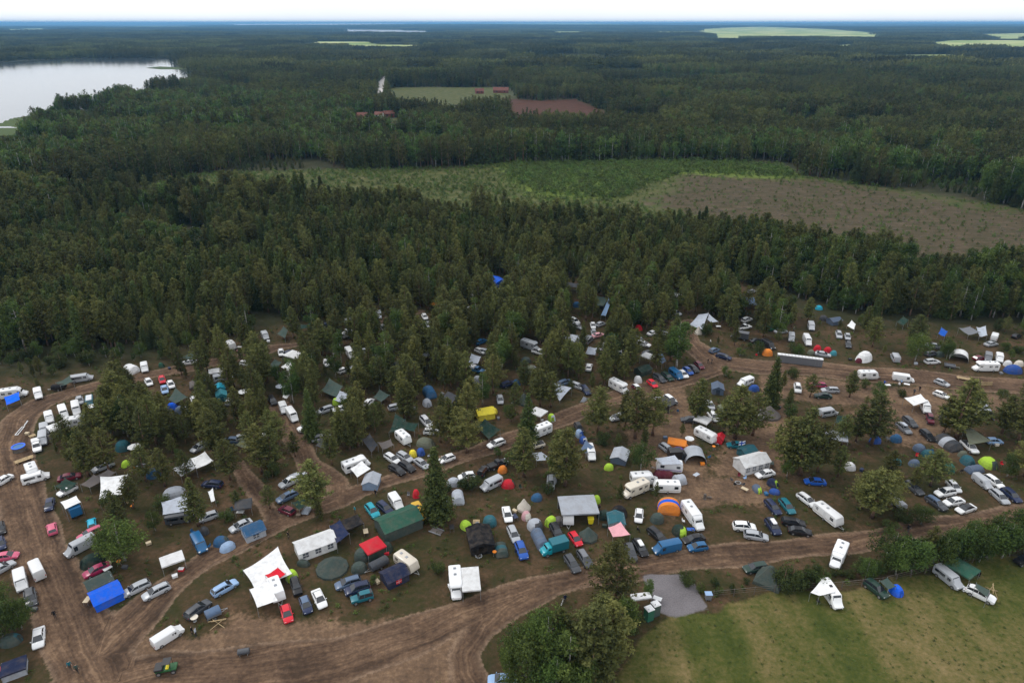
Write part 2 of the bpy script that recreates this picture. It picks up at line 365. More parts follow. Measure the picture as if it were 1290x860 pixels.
def build_truck(root, col, boxcol, L=5.8, BW=1.05, BH=2.7):
    f=L/2; c=MB(); c.loft([ring8(x,w*.95,w,w*.86,z0,z1) for x,z0,z1,w in [(f-1.9,.45,2.05,.95),(f-1.3,.4,2.08,.95),(f-1.1,.4,2.0,.94),(f-.65,.4,1.3,.93),(f-.15,.42,1.1,.88),(f,.5,.85,.75)]])
    b=MB(); b.box(-f,f-1.95,-BW,BW,.75,BH,0,.06); fr=MB(); fr.box(-f+.1,f-.5,-.4,.4,.45,.74,0,.02)
    g=MB(); slope_plate(g,f-.72,1.36,.76,f-1.05,1.92,.7); side_plates(g,f-1.7,f-1.15,1.25,1.82,.935)
    part(root,'cab',c.mesh('cab','paint'),col); part(root,'cargo_box',b.mesh('cargo_box','paint'),boxcol); part(root,'chassis',fr.mesh('chassis','dark_trim')); part(root,'windscreen',g.mesh('windscreen','glass',0))
    lm=cached('lmt',lambda:MB().box(-.1,.1,-.15,.15,-.1,.1,0,.02).mesh('headlight','lamp_clear'))
    for s in (-1,1): part(root,'headlight',lm,loc=(f-.08,s*.62,.8))
    add_wheels(root,cached('w38',lambda:wheel_mesh(.38,.25)),(-f+1.1,f-.9),.88,.38)
def build_pickup(root, col, cap=None, L=5.1):
    def mk():
        m=MB(); m.loft([ring8(x,w*.94,w,w*.92,z0,z1) for x,z0,z1,w in [(-2.55,.5,1.05,.88),(-2.5,.45,1.12,.92),(-.5,.4,1.12,.93),(1.1,.4,1.1,.93),(2.0,.42,1.0,.9),(2.45,.5,.85,.78)]])
        bed=MB(); bed.box(-2.42,-.65,-.76,.76,1.115,1.15)
        g=MB(); g.loft([[(x,-w,1.05),(x,-(w-.2),z),(x,w-.2,z),(x,w,1.05)] for x,z,w in [(-.62,1.1,.82),(-.45,1.68,.84),(.5,1.7,.84),(1.15,1.1,.84)]])
        r=MB(); r.box(-.46,.5,-.64,.64,1.67,1.73,0,.02)
        for s in (-1,1): r.cyl((1.1,s*.8,1.1),(.5,s*.63,1.7),.04,n=5); r.cyl((.05,s*.86,1.1),(.05,s*.66,1.68),.04,n=5)
        hl=MB(); hl.box(2.25,2.46,-.15,.15,.78,.93,0,.02)
        return [m.mesh('body','paint'),bed.mesh('load_bed','dark_trim'),g.mesh('window','glass',20),r.mesh('roof','paint'),hl.mesh('headlight','lamp_clear')]
    q=cached('pu',mk); part(root,'body',q[0],col); part(root,'load_bed',q[1]); part(root,'window',q[2]); part(root,'roof',q[3],col)
    for s in (-1,1): part(root,'headlight',q[4],loc=(0,s*.66,0))
    add_wheels(root,cached('w38',lambda:wheel_mesh(.38,.25)),(-1.6,1.65),.84,.38)
    if cap: m=MB(); m.box(-2.45,-.62,-.85,.85,1.15,1.85,0,.1); part(root,'load_cover',m.mesh('load_cover','fabric'),cap)
def build_trailer(root, col, cover=None, L=3.0, W=.85, stripes=None):
    f=L/2; m=MB()
    m.box(-f,f,-W,W,.5,.58); 
    for s in (-1,1): m.box(-f,f,min(s*W,s*(W-.04)),max(s*W,s*(W-.04)),.585,.95)
    m.box(-f,-f+.04,-W+.045,W-.045,.585,.95); m.box(f-.04,f,-W+.045,W-.045,.585,.95)
    part(root,'load_bed',m.mesh('load_bed','paint'),col)
    dr=MB(); dr.cyl((f-.2,-.4,.45),(f+1.2,0,.45),.04,n=6); dr.cyl((f-.2,.4,.45),(f+1.2,0,.45),.04,n=6); dr.cyl((f+1.1,0,0),(f+1.1,0,.5),.04,n=6)
    part(root,'drawbar',dr.mesh('drawbar','metal')); add_wheels(root,cached('w30',lambda:wheel_mesh(.3,.18)),(0,),W+.1,.3)
    if cover:
        c=MB(); n=10; rings=[]
        for x,k in ((-f,.9),(-f+.1,1),(0,.97),(f-.1,1),(f,.9)):
            rings.append([(x,-W*math.cos(math.pi*i/n)*1.02,.9+(.75*k)*math.sin(math.pi*i/n)**.6) for i in range(n+1)])
        c.loft(rings); part(root,'cover',c.mesh('cover','fabric'),cover)
    if stripes:
        c=MB()
        for k in range(4): x=-f+.45+k*(L-.6)/4; c.box(x,x+.22,-W-.035,-W-.012,.62,1.15)
        part(root,'stripe',c.mesh('stripe','plastic',0),stripes)

# ------------------------------------------------------------------ tents and shelters
def fabric_part(root,name,m,col,label=None,smooth=40): return part(root,name,m.mesh(name,'fabric',smooth),col,label)
def build_dome(root, l, w, h, col, col2=None, col3=None, door=True):
    h*=.88; l*=.84; w*=.84; sk=random.uniform(-.12,.12)
    m=MB(); nt,nr=16,4; rings=[]; ph=random.random()*6
    for k in range(nr+1):
        t=k/nr; rr=math.cos(t*math.pi/2*.985)**.8; z=h*math.sin(t*math.pi/2)
        ring=[]
        for i in range(nt):
            a=2*math.pi*i/nt; e=(abs(math.cos(a))**3.2+abs(math.sin(a))**3.2)**(-1/3.2); rib=1+.07*abs(math.cos(2*a))**6*(1-.6*t)-.07*math.sin(2*a)**2*(1-abs(2*t-.8))
            q=rr*e*rib; ring.append((l/2*q*math.cos(a)+sk*z, w/2*q*math.sin(a), z+.02*math.sin(3*a+ph)))
        rings.append(ring)
    if col2 is None: m.loft(rings); fabric_part(root,'canopy',m,col,None,16)
    else:
        a_=MB(); 
        n=nt; c1=MB(); c2=MB()
        for k in range(nr):
            for i in range(nt):
                j=(i+1)%nt; f=[rings[k][i],rings[k][j],rings[k+1][j],rings[k+1][i]]
                (c2 if i in (15,0,1,2,3) and k<3 else c1).add(f,[(0,1,2,3)])
        c1.add(rings[-1],[tuple(range(nt))]); c1.add(rings[0],[tuple(range(nt-1,-1,-1))])
        fabric_part(root,'canopy',c1,col,None,16); fabric_part(root,'side_panel',c2,col2,'panel of another colour',16)
    if door:
        d=MB(); g=[]
        for k in range(5):
            t=k/4*.55; rr=math.cos(t*math.pi/2*.985)**.8; z=h*math.sin(t*math.pi/2); half=(w*.2)*(1-.5*(k/4)**2)
            g.append([(l/2*rr*.975*1.02+.02, -half+2*half*j/4, z+.02) for j in range(5)])
        vs=[p for r in g for p in r]; vs2=[(p[0]-.12,p[1],p[2]) for p in vs]
        fs=[(i*5+j,i*5+j+1,(i+1)*5+j+1,(i+1)*5+j) for i in range(4) for j in range(4)]; d.add(vs,fs); 
        fabric_part(root,'door_flap',d,col3 or tuple(c*.55 for c in col))
def build_tunnel(root, l, w, h, col, col2=None, endcol=None):
    n=12; secs=9; rings=[]
    for k in range(secs):
        t=k/(secs-1); x=-l/2+l*t; e=min(t,1-t)*2; hh=h*(.25 if e==0 else (.93 if k%2 else 1.0)); sl=1 if 0<e else .8
        if k in (1,secs-2): hh=h*.9
        rings.append([(x,-w/2*sl*math.cos(math.pi*i/n)*(1.0 if k%2==0 else .98),max(0,hh*math.sin(math.pi*i/n)**.75)) for i in range(n+1)])
    c1=MB(); c2=MB(); c3=MB()
    for k in range(secs-1):
        tgt=c2 if col2 and k in (3,4) else c1
        if endcol and k<2: tgt=c3
        for i in range(n): tgt.add([rings[k][i],rings[k][i+1],rings[k+1][i+1],rings[k+1][i]],[(0,1,2,3)])
    c1.add(rings[0],[tuple(range(n,-1,-1))]); c1.add(rings[-1],[tuple(range(n+1))])
    fabric_part(root,'canopy',c1,col)
    if c2.f: fabric_part(root,'middle_panel',c2,col2,'panel of another colour')
    if c3.f: fabric_part(root,'end_panel',c3,endcol)
def build_house(root, l, w, hw, hr, col, wallcol=None, windows=0, door=True, wcol=(.06,.07,.09), open_end=False):
    "frame tent or marquee: ridge along x"
    W=w/2; L=l/2; wl=MB()
    for s in (-1,1):
        wl.box(-L,L,min(s*W,s*(W-.03)),max(s*W,s*(W-.03)),0,hw)
    ends=(-1,) if open_end else (-1,1)
    for s in ends:
        x0,x1=sorted((s*L,s*(L-.03)))
        P=[(-W+.035,0),(W-.035,0),(W-.035,hw),(0,hr-.04),(-W+.035,hw)]
        wl.add([(x0,y,z) for y,z in P]+[(x1,y,z) for y,z in P],[(4,3,2,1,0),(5,6,7,8,9)]+[(i,(i+1)%5,(i+1)%5+5,i+5) for i in range(5)])
    fabric_part(root,'wall',wl,wallcol or col,None,20)
    o=.18; g=[]; nx=9
    for k in range(nx):
        x=-L-o+(l+2*o)*k/(nx-1); sag=.05*math.sin(k*2.3)+.03*(k%2)
        g.append([(x,-W-o,hw-.08+0.02*math.sin(k)),(x,-W*.5,hw+(hr-hw)*.48-sag),(x,0,hr-.04*(k%2)),(x,W*.5,hw+(hr-hw)*.48-sag),(x,W+o,hw-.08)])
    rf=MB(); rf.sheet(g,.03); fabric_part(root,'roof',rf,col,None,25)
    if windows:
        for s in (-1,1):
            for k in range(windows):
                c=-L+l*(k+.5)/windows; ww=min(.95,l/windows*.55)/2; y=s*W
                wm=MB(); wm.box(c-ww,c+ww,min(y,y+s*.02),max(y,y+s*.02),hw*.32,hw*.82)
                wo=part(root,'window',wm.mesh('window','plastic',0),wcol)
                fm=MB(); fm.box(c-.025,c+.025,min(y+s*.02,y+s*.035),max(y+s*.02,y+s*.035),hw*.32,hw*.82); fm.box(c-ww,c+ww,min(y+s*.036,y+s*.05),max(y+s*.036,y+s*.05),hw*.55,hw*.59)
                fo=part(wo,'window_bar',fm.mesh('window_bar','plastic',0),(.7,.7,.7))
    if door:
        dm=MB(); x=L; dm.box(x,x+.02,-w*.18,w*.18,0.02,hw*.92); fabric_part(root,'door_flap',dm,tuple(c*.35 for c in (wallcol or col)),None,0)
def build_gazebo(root, l, w, h, col, peak=.7, walls=None, flat=False, legcol=None):
    L,W=l/2,w/2; m=MB(); n=8; g=[]
    for i in range(n+1):
        row=[]
        for j in range(n+1):
            x=-L+l*i/n; y=-W+w*j/n; d=max(abs(x)/L,abs(y)/W); z=h+peak*(1-d)**1.15-(.06*math.sin(math.pi*((x/L+1)/2))*math.sin(math.pi*((y/W+1)/2)) if flat else 0)
            if d>.999: z-=.05*(1-abs(abs(x)/L-abs(y)/W))
            row.append((x,y,z))
        g.append(row)
    m.sheet(g,.02); fabric_part(root,'canopy',m,col,None,20)
    v=MB()
    for s in (-1,1):
        v.box(-L,L,min(s*W,s*(W+.02)),max(s*W,s*(W+.02)),h-.27,h-.035); v.box(min(s*(L+.001),s*(L+.02)),max(s*(L+.001),s*(L+.02)),-W,W,h-.27,h-.035)
    fabric_part(root,'valance',v,tuple(c*.95 for c in col),None,0)
    lg=cached(('leg',round(h,2)),lambda:MB().cyl((0,0,0),(0,0,h-.03),.035,n=6).mesh('leg','metal'))
    for a in (-1,1):
        for b in (-1,1): part(root,'leg',lg,loc=(a*(L-.06),b*(W-.06),0))
    if walls:
        for k in walls[1]:
            wm=MB()
            if k in '-+': s=1 if k=='+' else -1; wm.box(-L+.08,L-.08,min(s*(W-.1),s*(W-.08)),max(s*(W-.1),s*(W-.08)),0,h-.28)
            else: s=1 if k=='f' else -1; wm.box(min(s*(L-.12),s*(L-.1)),max(s*(L-.12),s*(L-.1)),-W+.12,W-.12,0,h-.28)
            fabric_part(root,'side_wall',wm,walls[0],None,0)
def build_bell(root, r, h, col, n=8, wall=.5, topcol=None):
    m=MB(); rings=[[(r*q*math.cos(2*math.pi*i/n+.2),r*q*math.sin(2*math.pi*i/n+.2),z) for i in range(n)] for q,z in ((1.02,0),(1,wall),(.55,wall+(h-wall)*.42),(.12,h-.08),(.02,h))]
    m.loft(rings); fabric_part(root,'canopy',m,col,None,15)
    d=MB(); d.add([(r*.98,-.4,.0),(r*.98,.4,.0),(r*.78,.2,wall+(h-wall)*.2),(r*.78,-.2,wall+(h-wall)*.2)],[(0,1,2,3)]); 
    fabric_part(root,'door_flap',d,tuple(c*.5 for c in col))
def build_arch(root, l, w, h, col):
    n=14; m=MB(); g=[]
    for k in range(7):
        t=k/6; x=-l/2+l*t; hh=h*(1 if k in (0,6) else .96); g.append([(x,-w/2*math.cos(math.pi*i/n),hh*math.sin(math.pi*i/n)**.8+.01) for i in range(n+1)])
    m.sheet(g,.03); fabric_part(root,'canopy',m,col)
    b=MB(); P=[(-w/2*.96*math.cos(math.pi*i/n),h*.93*math.sin(math.pi*i/n)**.8+.0) for i in range(n+1)]
    b.add([(-l/2+.1,y,z) for y,z in P]+[(-l/2+.12,y,z) for y,z in P],[tuple(range(n+1)),tuple(range(2*n+1,n,-1))]); fabric_part(root,'back_wall',b,tuple(c*.8 for c in col),None,0)
def build_tarp(name, pts, col, sag=.25, poles=(0,1,2,3), cat='tarpaulin', col2=None):
    "pts: four (px,py,z) corners"
    P=[Vector((*gp(px,py,z),z)) for px,py,z in pts]; c=sum(P,Vector())/4; c.z=0
    root=root_(name,c,0,cat); Q=[p-c for p in P]; n=9; g=[]; ph=random.random()*6
    for i in range(n):
        row=[]
        for j in range(n):
            u=i/(n-1); v=j/(n-1); p=Q[0]*(1-u)*(1-v)+Q[1]*u*(1-v)+Q[2]*u*v+Q[3]*(1-u)*v
            z=p.z-sag*4*u*(1-u)*.8-sag*.9*4*v*(1-v)*.6+.07*math.sin(9*u+ph)*math.sin(7*v+ph)*min(1,sag*4)
            cx=(.5-u)*.10*math.sin(math.pi*v); cy=(.5-v)*.10*math.sin(math.pi*u)
            e=(Q[1]-Q[0])*cx+(Q[3]-Q[0])*cy
            row.append((p.x+e.x*.6,p.y+e.y*.6,max(.06,z)))
        g.append(row)
    m=MB(); m.sheet(g,.025); fabric_part(root,'sheet',m,col,None,50)
    for k in poles:
        q=Q[k]
        if q.z>.5:
            pm=MB(); pm.cyl((0,0,0),(0,0,q.z+.12),.035,n=6); part(root,'pole',pm.mesh('pole','metal'),loc=(q.x,q.y,0))
    return root
HAZE=5.6e-5; CLOUD=20.0
# ------------------------------------------------------------------ people
def person_mesh(pose):
    "one continuous body grown from a skeleton; stand, walk, sit, ride"
    V=[];E=[];Rr=[]
    def v(p,r,par=None):
        V.append(p); Rr.append(r)
        if par is not None: E.append((par,len(V)-1))
        return len(V)-1
    sit=pose in('sit','ride'); hz=.95 if not sit else (.5 if pose=='sit' else .95)
    lean=.25 if pose=='ride' else .03
    pel=v((0,0,hz),.15); wa=v((lean*.3,0,hz+.2),.13,pel); ch=v((lean*.7,0,hz+.42),.16,wa); nk=v((lean,0,hz+.56),.065,ch); hd=v((lean+.02,0,hz+.68),.10,nk); top=v((lean+.02,0,hz+.79),.075,hd)
    v((lean+.13,0,hz+.68),.02,hd)  # nose
    for s in (-1,1):
        sh=v((lean*.75,s*.19,hz+.47),.065,ch)
        if pose=='ride': el=(.35,s*.22,hz+.22); wr=(.55,s*.2,hz+.12)
        elif pose=='sit': el=(.08,s*.26,hz+.22); wr=(.28,s*.2,hz+.15)
        elif pose=='reach': el=(.15,s*.27,hz+.25); wr=(.4,s*.24,hz+.22)
        else: el=(-.05 if s>0 else .06,s*.26,hz+.18); wr=(.02 if s>0 else .14,s*.28,hz-.06)
        e=v(el,.045,sh); w=v(wr,.032,e); d=Vector(wr)-Vector(el); d.normalize(); pa=Vector(wr)+d*.07; p=v(tuple(pa),.035,w)
        for k,o in enumerate((-.035,-.012,.012,.035)):
            f1=pa+d*.05+Vector((0,0 if abs(d.z)>.7 else o,o if abs(d.z)<.7 else 0)) if abs(d.z)<.7 else pa+d*.05+Vector((o,0,0))
            a=v(tuple(f1),.009,p); v(tuple(f1+d*(.03+.006*(1.5-abs(k-1.5)))+Vector((0,-s*.012,0))),.008,a)
        v(tuple(pa+Vector((.045,-s*.02,-.01))),.011,p)
        hp=v((0,s*.10,hz-.06),.10,pel)
        if pose=='sit': kn=(.42,s*.13,hz-.04); an=(.42,s*.13,.08); to=(.6,s*.14,.05)
        elif pose=='ride': kn=(.36,s*.1,hz-.22 if s>0 else hz-.4); an=(.15,s*.1,.42 if s>0 else .2); to=(.32,s*.1,.36 if s>0 else .14)
        elif pose=='walk': kn=(.14*s,s*.10,.5); an=(.12*s-.08,s*.1,.09 if s>0 else .14); to=(.12*s+.1,s*.11,.04 if s>0 else .08)
        else: kn=(.02,s*.11,.5); an=(-.02,s*.12,.08); to=(.17,s*.14,.04)
        k_=v(kn,.062,hp); a_=v(an,.042,k_); v(to,.038,a_)
    me=bpy.data.meshes.new('body'); me.from_pydata(V,E,[]); ob=bpy.data.objects.new('tmp',me); COL.objects.link(ob)
    md=ob.modifiers.new('s','SKIN'); md.use_smooth_shade=True; ob.modifiers.new('u','SUBSURF').levels=1
    for i,sv in enumerate(me.skin_vertices[0].data): sv.radius=(Rr[i],Rr[i]); sv.use_root=(i==0)
    dg=bpy.context.evaluated_depsgraph_get(); dg.update(); ev=ob.evaluated_get(dg); out=bpy.data.meshes.new_from_object(ev); out.name='body_'+pose
    bpy.data.objects.remove(ob); 
    out.materials.clear()
    for m in ('skin','cloth','dark_trim','hair'): out.materials.append(MATS[m])
    for p in out.polygons:
        c=p.center; z=c.z-hz; i=0
        if z>.55: i=3 if (z>.71 or c.x<lean-.02) else 0
        elif z>-.02 and abs(c.y)<.5: i=1
        arm=abs(c.y)>.17
        if i==1 and pose=='ride' and c.x>.5: i=0
        if z<=-.02: i=2
        if pose in('stand','walk') and abs(c.y)>.22 and z<-.02: i=0
        if pose=='sit' and z<.0 and c.x>.3 and c.z>.55: i=0
        p.material_index=i
    return out
def build_person(px,py,pose,col,desc,ang=270,hat=None):
    x,y=gp(px,py,.9); r=root_('person',(x,y,0),heading(px,py,ang),'person')
    r.scale=(.97,)*3; part(r,'body',cached(('pm',pose),lambda:person_mesh(pose)),COLR[col]); return r,desc
def heading(px,py,ang):
    x0,y0=gp(px,py); x1,y1=gp(px+8*math.cos(R(ang)),py-8*math.sin(R(ang))); return math.atan2(y1-y0,x1-x0)

# ------------------------------------------------------------------ small things
def small(kind, r, c, c2):
    if kind=='chair':
        m=MB(); m.box(-.22,.22,-.25,.25,.42,.46); part(r,'seat',m.mesh('seat','fabric',0),c)
        m=MB(); m.box(-.26,-.22,-.25,.25,.47,.95); part(r,'backrest',m.mesh('backrest','fabric',0),c)
        lg=cached('chl',lambda:MB().cyl((0,0,0),(0,0,.42),.015,n=5).mesh('leg','metal'))
        for a in (-1,1):
            for b in (-1,1): part(r,'leg',lg,loc=(a*.19,b*.22,0))
    elif kind=='table':
        m=MB(); m.box(-.65,.65,-.4,.4,.7,.74,0,.01); part(r,'tabletop',m.mesh('tabletop','plastic'),c)
        lg=cached('tbl',lambda:MB().cyl((0,0,0),(0,0,.7),.02,n=5).mesh('leg','metal'))
        for a in (-1,1):
            for b in (-1,1): part(r,'leg',lg,loc=(a*.55,b*.32,0))
    elif kind=='round_table':
        m=MB(); m.cyl((0,0,.7),(0,0,.76),.55,.55,20); part(r,'tabletop',m.mesh('tabletop','plastic'),c)
        m=MB(); m.cyl((0,0,0),(0,0,.7),.05,n=8); m.cyl((0,0,0),(0,0,.04),.3,.25,12); part(r,'leg',m.mesh('leg','metal'))
    elif kind=='box':
        m=MB(); m.box(-.4,.4,-.28,.28,0,.42,0,.03); part(r,'body',m.mesh('body','plastic'),c); m=MB(); m.box(-.42,.42,-.3,.3,.422,.5,0,.02); part(r,'lid',m.mesh('lid','plastic'),c2 or c)
    elif kind=='crates':
        m=MB()
        for i in range(5): m.box(-.6,.6,-.5+.21*i,-.33+.21*i,.12,.15)
        for i in (-1,0,1): m.box(i*.5-.05,i*.5+.05,-.5,.5,0,.117)
        part(r,'body',m.mesh('body','wood',0))
    elif kind=='planks':
        m=MB()
        for i in range(7): a=.1*(i%3-1); m.box(-1.6+a,1.6+a,-.6+.17*i,-.46+.17*i,.3+.012*i,.35+.012*i)
        m.box(-1.3,-1.15,-.65,.65,0,.29); m.box(1.15,1.3,-.65,.65,0,.29); part(r,'plank_stack',m.mesh('plank_stack','wood',0))
    elif kind=='boards':
        m=MB()
        for i in range(22): m.box(-2.75+.25*i,-2.53+.25*i,-.03,.0,.05,1.05+.06*(i%3))
        m.box(-2.75,2.75,.002,.05,.3,.4); m.box(-2.75,2.75,.002,.05,.8,.9)
        for i in (-2.6,0,2.6): m.box(i-.05,i+.05,.052,.15,0,1.1)
        part(r,'board_panel',m.mesh('board_panel','wood',0))
    elif kind=='pool':
        m=MB(); m.cyl((0,0,0),(0,0,.95),1.2,1.2,24); part(r,'barrel',m.mesh('barrel','old_wood'))
        m=MB(); n=24; o=[(1.26*math.cos(2*math.pi*i/n),1.26*math.sin(2*math.pi*i/n)) for i in range(n)]
        rr=[[(x*k,y*k,z) for x,y in o] for k,z in ((.965,.96),(1,.98),(1,1.08),(.8,1.08),(.78,.98))]; m.loft(rr,caps=False); part(r,'rim',m.mesh('rim','plastic'),COLR['brightblue'])
        m=MB(); m.cyl((0,0,.955),(0,0,.99),.99,.99,24); part(r,'water',m.mesh('water','plastic'),(.01,.12,.32))
    elif kind=='barrel':
        m=MB(); m.cyl((-.75,0,.55),(.75,0,.55),.42,.42,16); m.cyl((-.8,0,.55),(-.75,0,.55),.3,.42,16); m.cyl((.75,0,.55),(.8,0,.55),.42,.3,16); part(r,'drum',m.mesh('drum','plastic'),c)
        for a in (-.5,.5):
            for b in (-.3,.3): part(r,'leg',MB().cyl((a,b*1.3,0),(a,b,.4),.03,n=5).mesh('leg','metal'))
    elif kind=='toilet':
        m=MB(); m.box(-.55,.55,-.57,.57,.1,2.1,0,.03); part(r,'cabin',m.mesh('cabin','plastic'),c)
        m=MB(); m.box(-.58,.58,-.6,.6,2.102,2.2,0,.03); m.box(-.45,.45,-.5,.5,2.2,2.3,0,.05); part(r,'roof',m.mesh('roof','plastic'),c2)
        m=MB(); m.box(.552,.58,-.4,.4,.15,1.98); part(r,'door',m.mesh('door','plastic',0),tuple(k*.8 for k in c))
        m=MB(); m.box(-.55,.55,-.57,.57,0,.098); part(r,'base',m.mesh('base','dark_trim',0)); m=MB(); m.cyl((-.3,.35,2.3),(-.3,.35,2.5),.05,n=8); part(r,'vent_pipe',m.mesh('vent_pipe','plastic'),COLR['grey'])
    elif kind=='bin':
        m=MB(); rr=[[(k*x,k*y,z) for x,y in((-.5,-.4),(.5,-.4),(.5,.4),(-.5,.4))] for k,z in((.8,.15),(1,1.15))]; m.loft(rr); part(r,'body',m.mesh('body','plastic'),c)
        m=MB(); m.box(-.55,.55,-.45,.45,1.152,1.25,0,.04); part(r,'lid',m.mesh('lid','plastic'),c2)
        w=cached('w12',lambda:wheel_mesh(.12,.06)); part(r,'wheel',w,loc=(-.35,-.35,.12)); part(r,'wheel',w,loc=(-.35,.35,.12)); part(r,'wheel',w,loc=(.35,-.35,.12)); part(r,'wheel',w,loc=(.35,.35,.12))
    elif kind=='grill':
        m=MB(); m.cyl((0,0,.6),(0,0,.85),.18,.35,14); part(r,'bowl',m.mesh('bowl','plastic'),c); m=MB()
        for a in range(3): t=a*2.09; m.cyl((.35*math.cos(t),.35*math.sin(t),0),(.15*math.cos(t),.15*math.sin(t),.62),.02,n=5)
        part(r,'stand',m.mesh('stand','metal'))
    elif kind=='poles':
        m=MB(); m.cyl((-2.6,-.25,.1),(.9,-.2,.1),.09,n=8); m.cyl((-2.6,.3,.1),(.6,.25,.1),.09,n=8); m.cyl((-2.6,-.3,.1),(-2.6,.3,.1),.09,n=8); m.cyl((1.2,0,.1),(3.2,.1,.1),.12,n=8); m.cyl((.7,-.25,.1),(.7,.25,.1),.09,n=8)
        part(r,'frame',m.mesh('frame','plastic'),c)
    elif kind=='trestle':
        m=MB(); 
        for s in (-1,1): m.cyl((-1,s*.8,0),(1,-s*.1,.9),.05,n=5); m.cyl((1,s*.8,0),(-.6,-s*.2,1.0),.05,n=5)
        m.cyl((-1.2,0,.88),(1.3,0,.92),.05,n=5); part(r,'frame',m.mesh('frame','wood'))
    elif kind=='dish':
        m=MB(); m.cyl((0,0,0),(0,0,1.2),.03,n=6); part(r,'pole',m.mesh('pole','metal')); m=MB(); n=18; rr=[[(k*math.cos(2*math.pi*i/n),k*math.sin(2*math.pi*i/n),z) for i in range(n)] for k,z in((.1,1.2),(.6,1.32),(.95,1.55),(.93,1.58),(.1,1.3))]; m.loft(rr); part(r,'dish',m.mesh('dish','plastic'),c)
    elif kind=='umbrella':
        m=MB(); m.cyl((0,0,0),(0,0,2.2),.03,n=6); part(r,'pole',m.mesh('pole','metal')); m=MB(); n=8; rr=[[(k*math.cos(2*math.pi*i/n),k*math.sin(2*math.pi*i/n),z) for i in range(n)] for k,z in((1.3,1.9),(.7,2.15),(.02,2.3))]; m.loft(rr); fabric_part(r,'canopy',m,c,None,10)
    elif kind=='fire':
        m=MB()
        for i in range(10): t=i*.628; m.box(.5*math.cos(t)-.12,.5*math.cos(t)+.12,.5*math.sin(t)-.1,.5*math.sin(t)+.1,0,.2,0,.04)
        part(r,'stone_ring',m.mesh('stone_ring','metal')); m=MB(); m.cyl((-.35,-.1,.1),(.35,.15,.16),.06,n=6); m.cyl((-.1,-.35,.18),(.15,.35,.2),.06,n=6); part(r,'logs',m.mesh('logs','old_wood'))
    elif kind=='flag':
        m=MB(); m.cyl((0,0,0),(0,0,3.0),.03,n=6); part(r,'pole',m.mesh('pole','metal'))
        m=MB(); g=[[(.04+1.5*i/6,.06*math.sin(i*1.4),1.9+.95*j/3) for j in range(4)] for i in range(7)]; vs=[p for q in g for p in q]
        m.add(vs,[(i*4+j,(i+1)*4+j,(i+1)*4+j+1,i*4+j+1) for i in range(6) for j in range(3)]+[(i*4+j+1,(i+1)*4+j+1,(i+1)*4+j,i*4+j) for i in range(0)],0)
        m.m=[0]*len(m.f)
        for q in range(len(m.f)): 
            if (q//3)==2 or q%3==1: m.m[q]=1
        me=m.mesh('cloth',['cloth','plastic'],0); part(r,'cloth',me,(.75,.77,.8))
        me.materials[1]=MATS['flagblue']
    elif kind=='bicycle':
        for x in(-.52,.52):
            w=MB(); n=18; t=[[( (.33+.02*math.cos(b))*math.cos(2*math.pi*i/n), .02*math.sin(b), (.33+.02*math.cos(b))*math.sin(2*math.pi*i/n)) for b in (0,2.09,4.19)] for i in range(n+1)]; w.loft(t,caps=False)
            part(r,'wheel',w.mesh('wheel','tyre'),loc=(x,0,.35))
        m=MB()
        for a,b in (((-.52,0,.35),(-.15,0,.3)),((-.52,0,.35),(-.2,0,.85)),((-.15,0,.3),(-.2,0,.9)),((-.15,0,.3),(.4,0,.8)),((-.2,0,.82),(.4,0,.85)),((.4,0,.95),(.52,0,.35))): m.cyl(a,b,.02,n=5)
        part(r,'frame',m.mesh('frame','plastic'),c); m=MB(); m.cyl((.4,-.28,.97),(.4,.28,.97),.018,n=5); part(r,'handlebar',m.mesh('handlebar','metal')); m=MB(); m.box(-.32,-.08,-.07,.07,.9,.95,0,.02); part(r,'saddle',m.mesh('saddle','dark_trim'))
    elif kind=='stump':
        m=MB(); m.cyl((0,0,0),(0,0,1.1),.35,.25,9); part(r,'log',m.mesh('log','old_wood')); m=MB(); m.cyl((.5,.3,.2),(1.3,.1,.3),.2,.17,8); part(r,'branch',m.mesh('branch','old_wood'))
    elif kind=='raft':
        m=MB(); m.box(-1.1,1.1,-.6,.6,.05,.2,0,.08); part(r,'mat',m.mesh('mat','fabric'),c); m=MB()
        for s in(-1,1): m.cyl((-1.2,s*.65,.15),(1.2,s*.65,.15),.12,n=8)
        part(r,'tube',m.mesh('tube','plastic'),COLR['grey'])
    elif kind=='buggy':
        m=MB(); m.box(-1.35,1.35,-.62,.62,.45,.78,0,.06); part(r,'body',m.mesh('body','paint'),(.02,.10,.03))
        m=MB(); m.box(-1.4,-.35,-.7,.7,.782,1.15,0,.05); part(r,'cargo_box',m.mesh('cargo_box','dark_trim'))
        m=MB(); m.box(-.3,.75,-.62,.62,1.75,1.83,0,.02); part(r,'roof',m.mesh('roof','dark_trim')); m=MB()
        for a in(-.25,.7):
            for b in(-.58,.58): part(r,'roll_cage_bar',cached('rcb',lambda:MB().cyl((0,0,.78),(0,0,1.75),.035,n=6).mesh('roll_cage_bar','dark_trim')),loc=(a,b,0))
        m=MB(); m=MB(); m.box(.0,.4,-.5,.5,.79,1.0,0,.04); part(r,'seat',m.mesh('seat','plastic'),COLR['yellow'])
        w=cached('wb',lambda:wheel_mesh(.33,.28)); 
        for x in(-.9,.95):
            for s in(-1,1): part(r,'wheel',w,loc=(x,s*.62,.33))
plain('flagblue',(.01,.06,.4),.8)

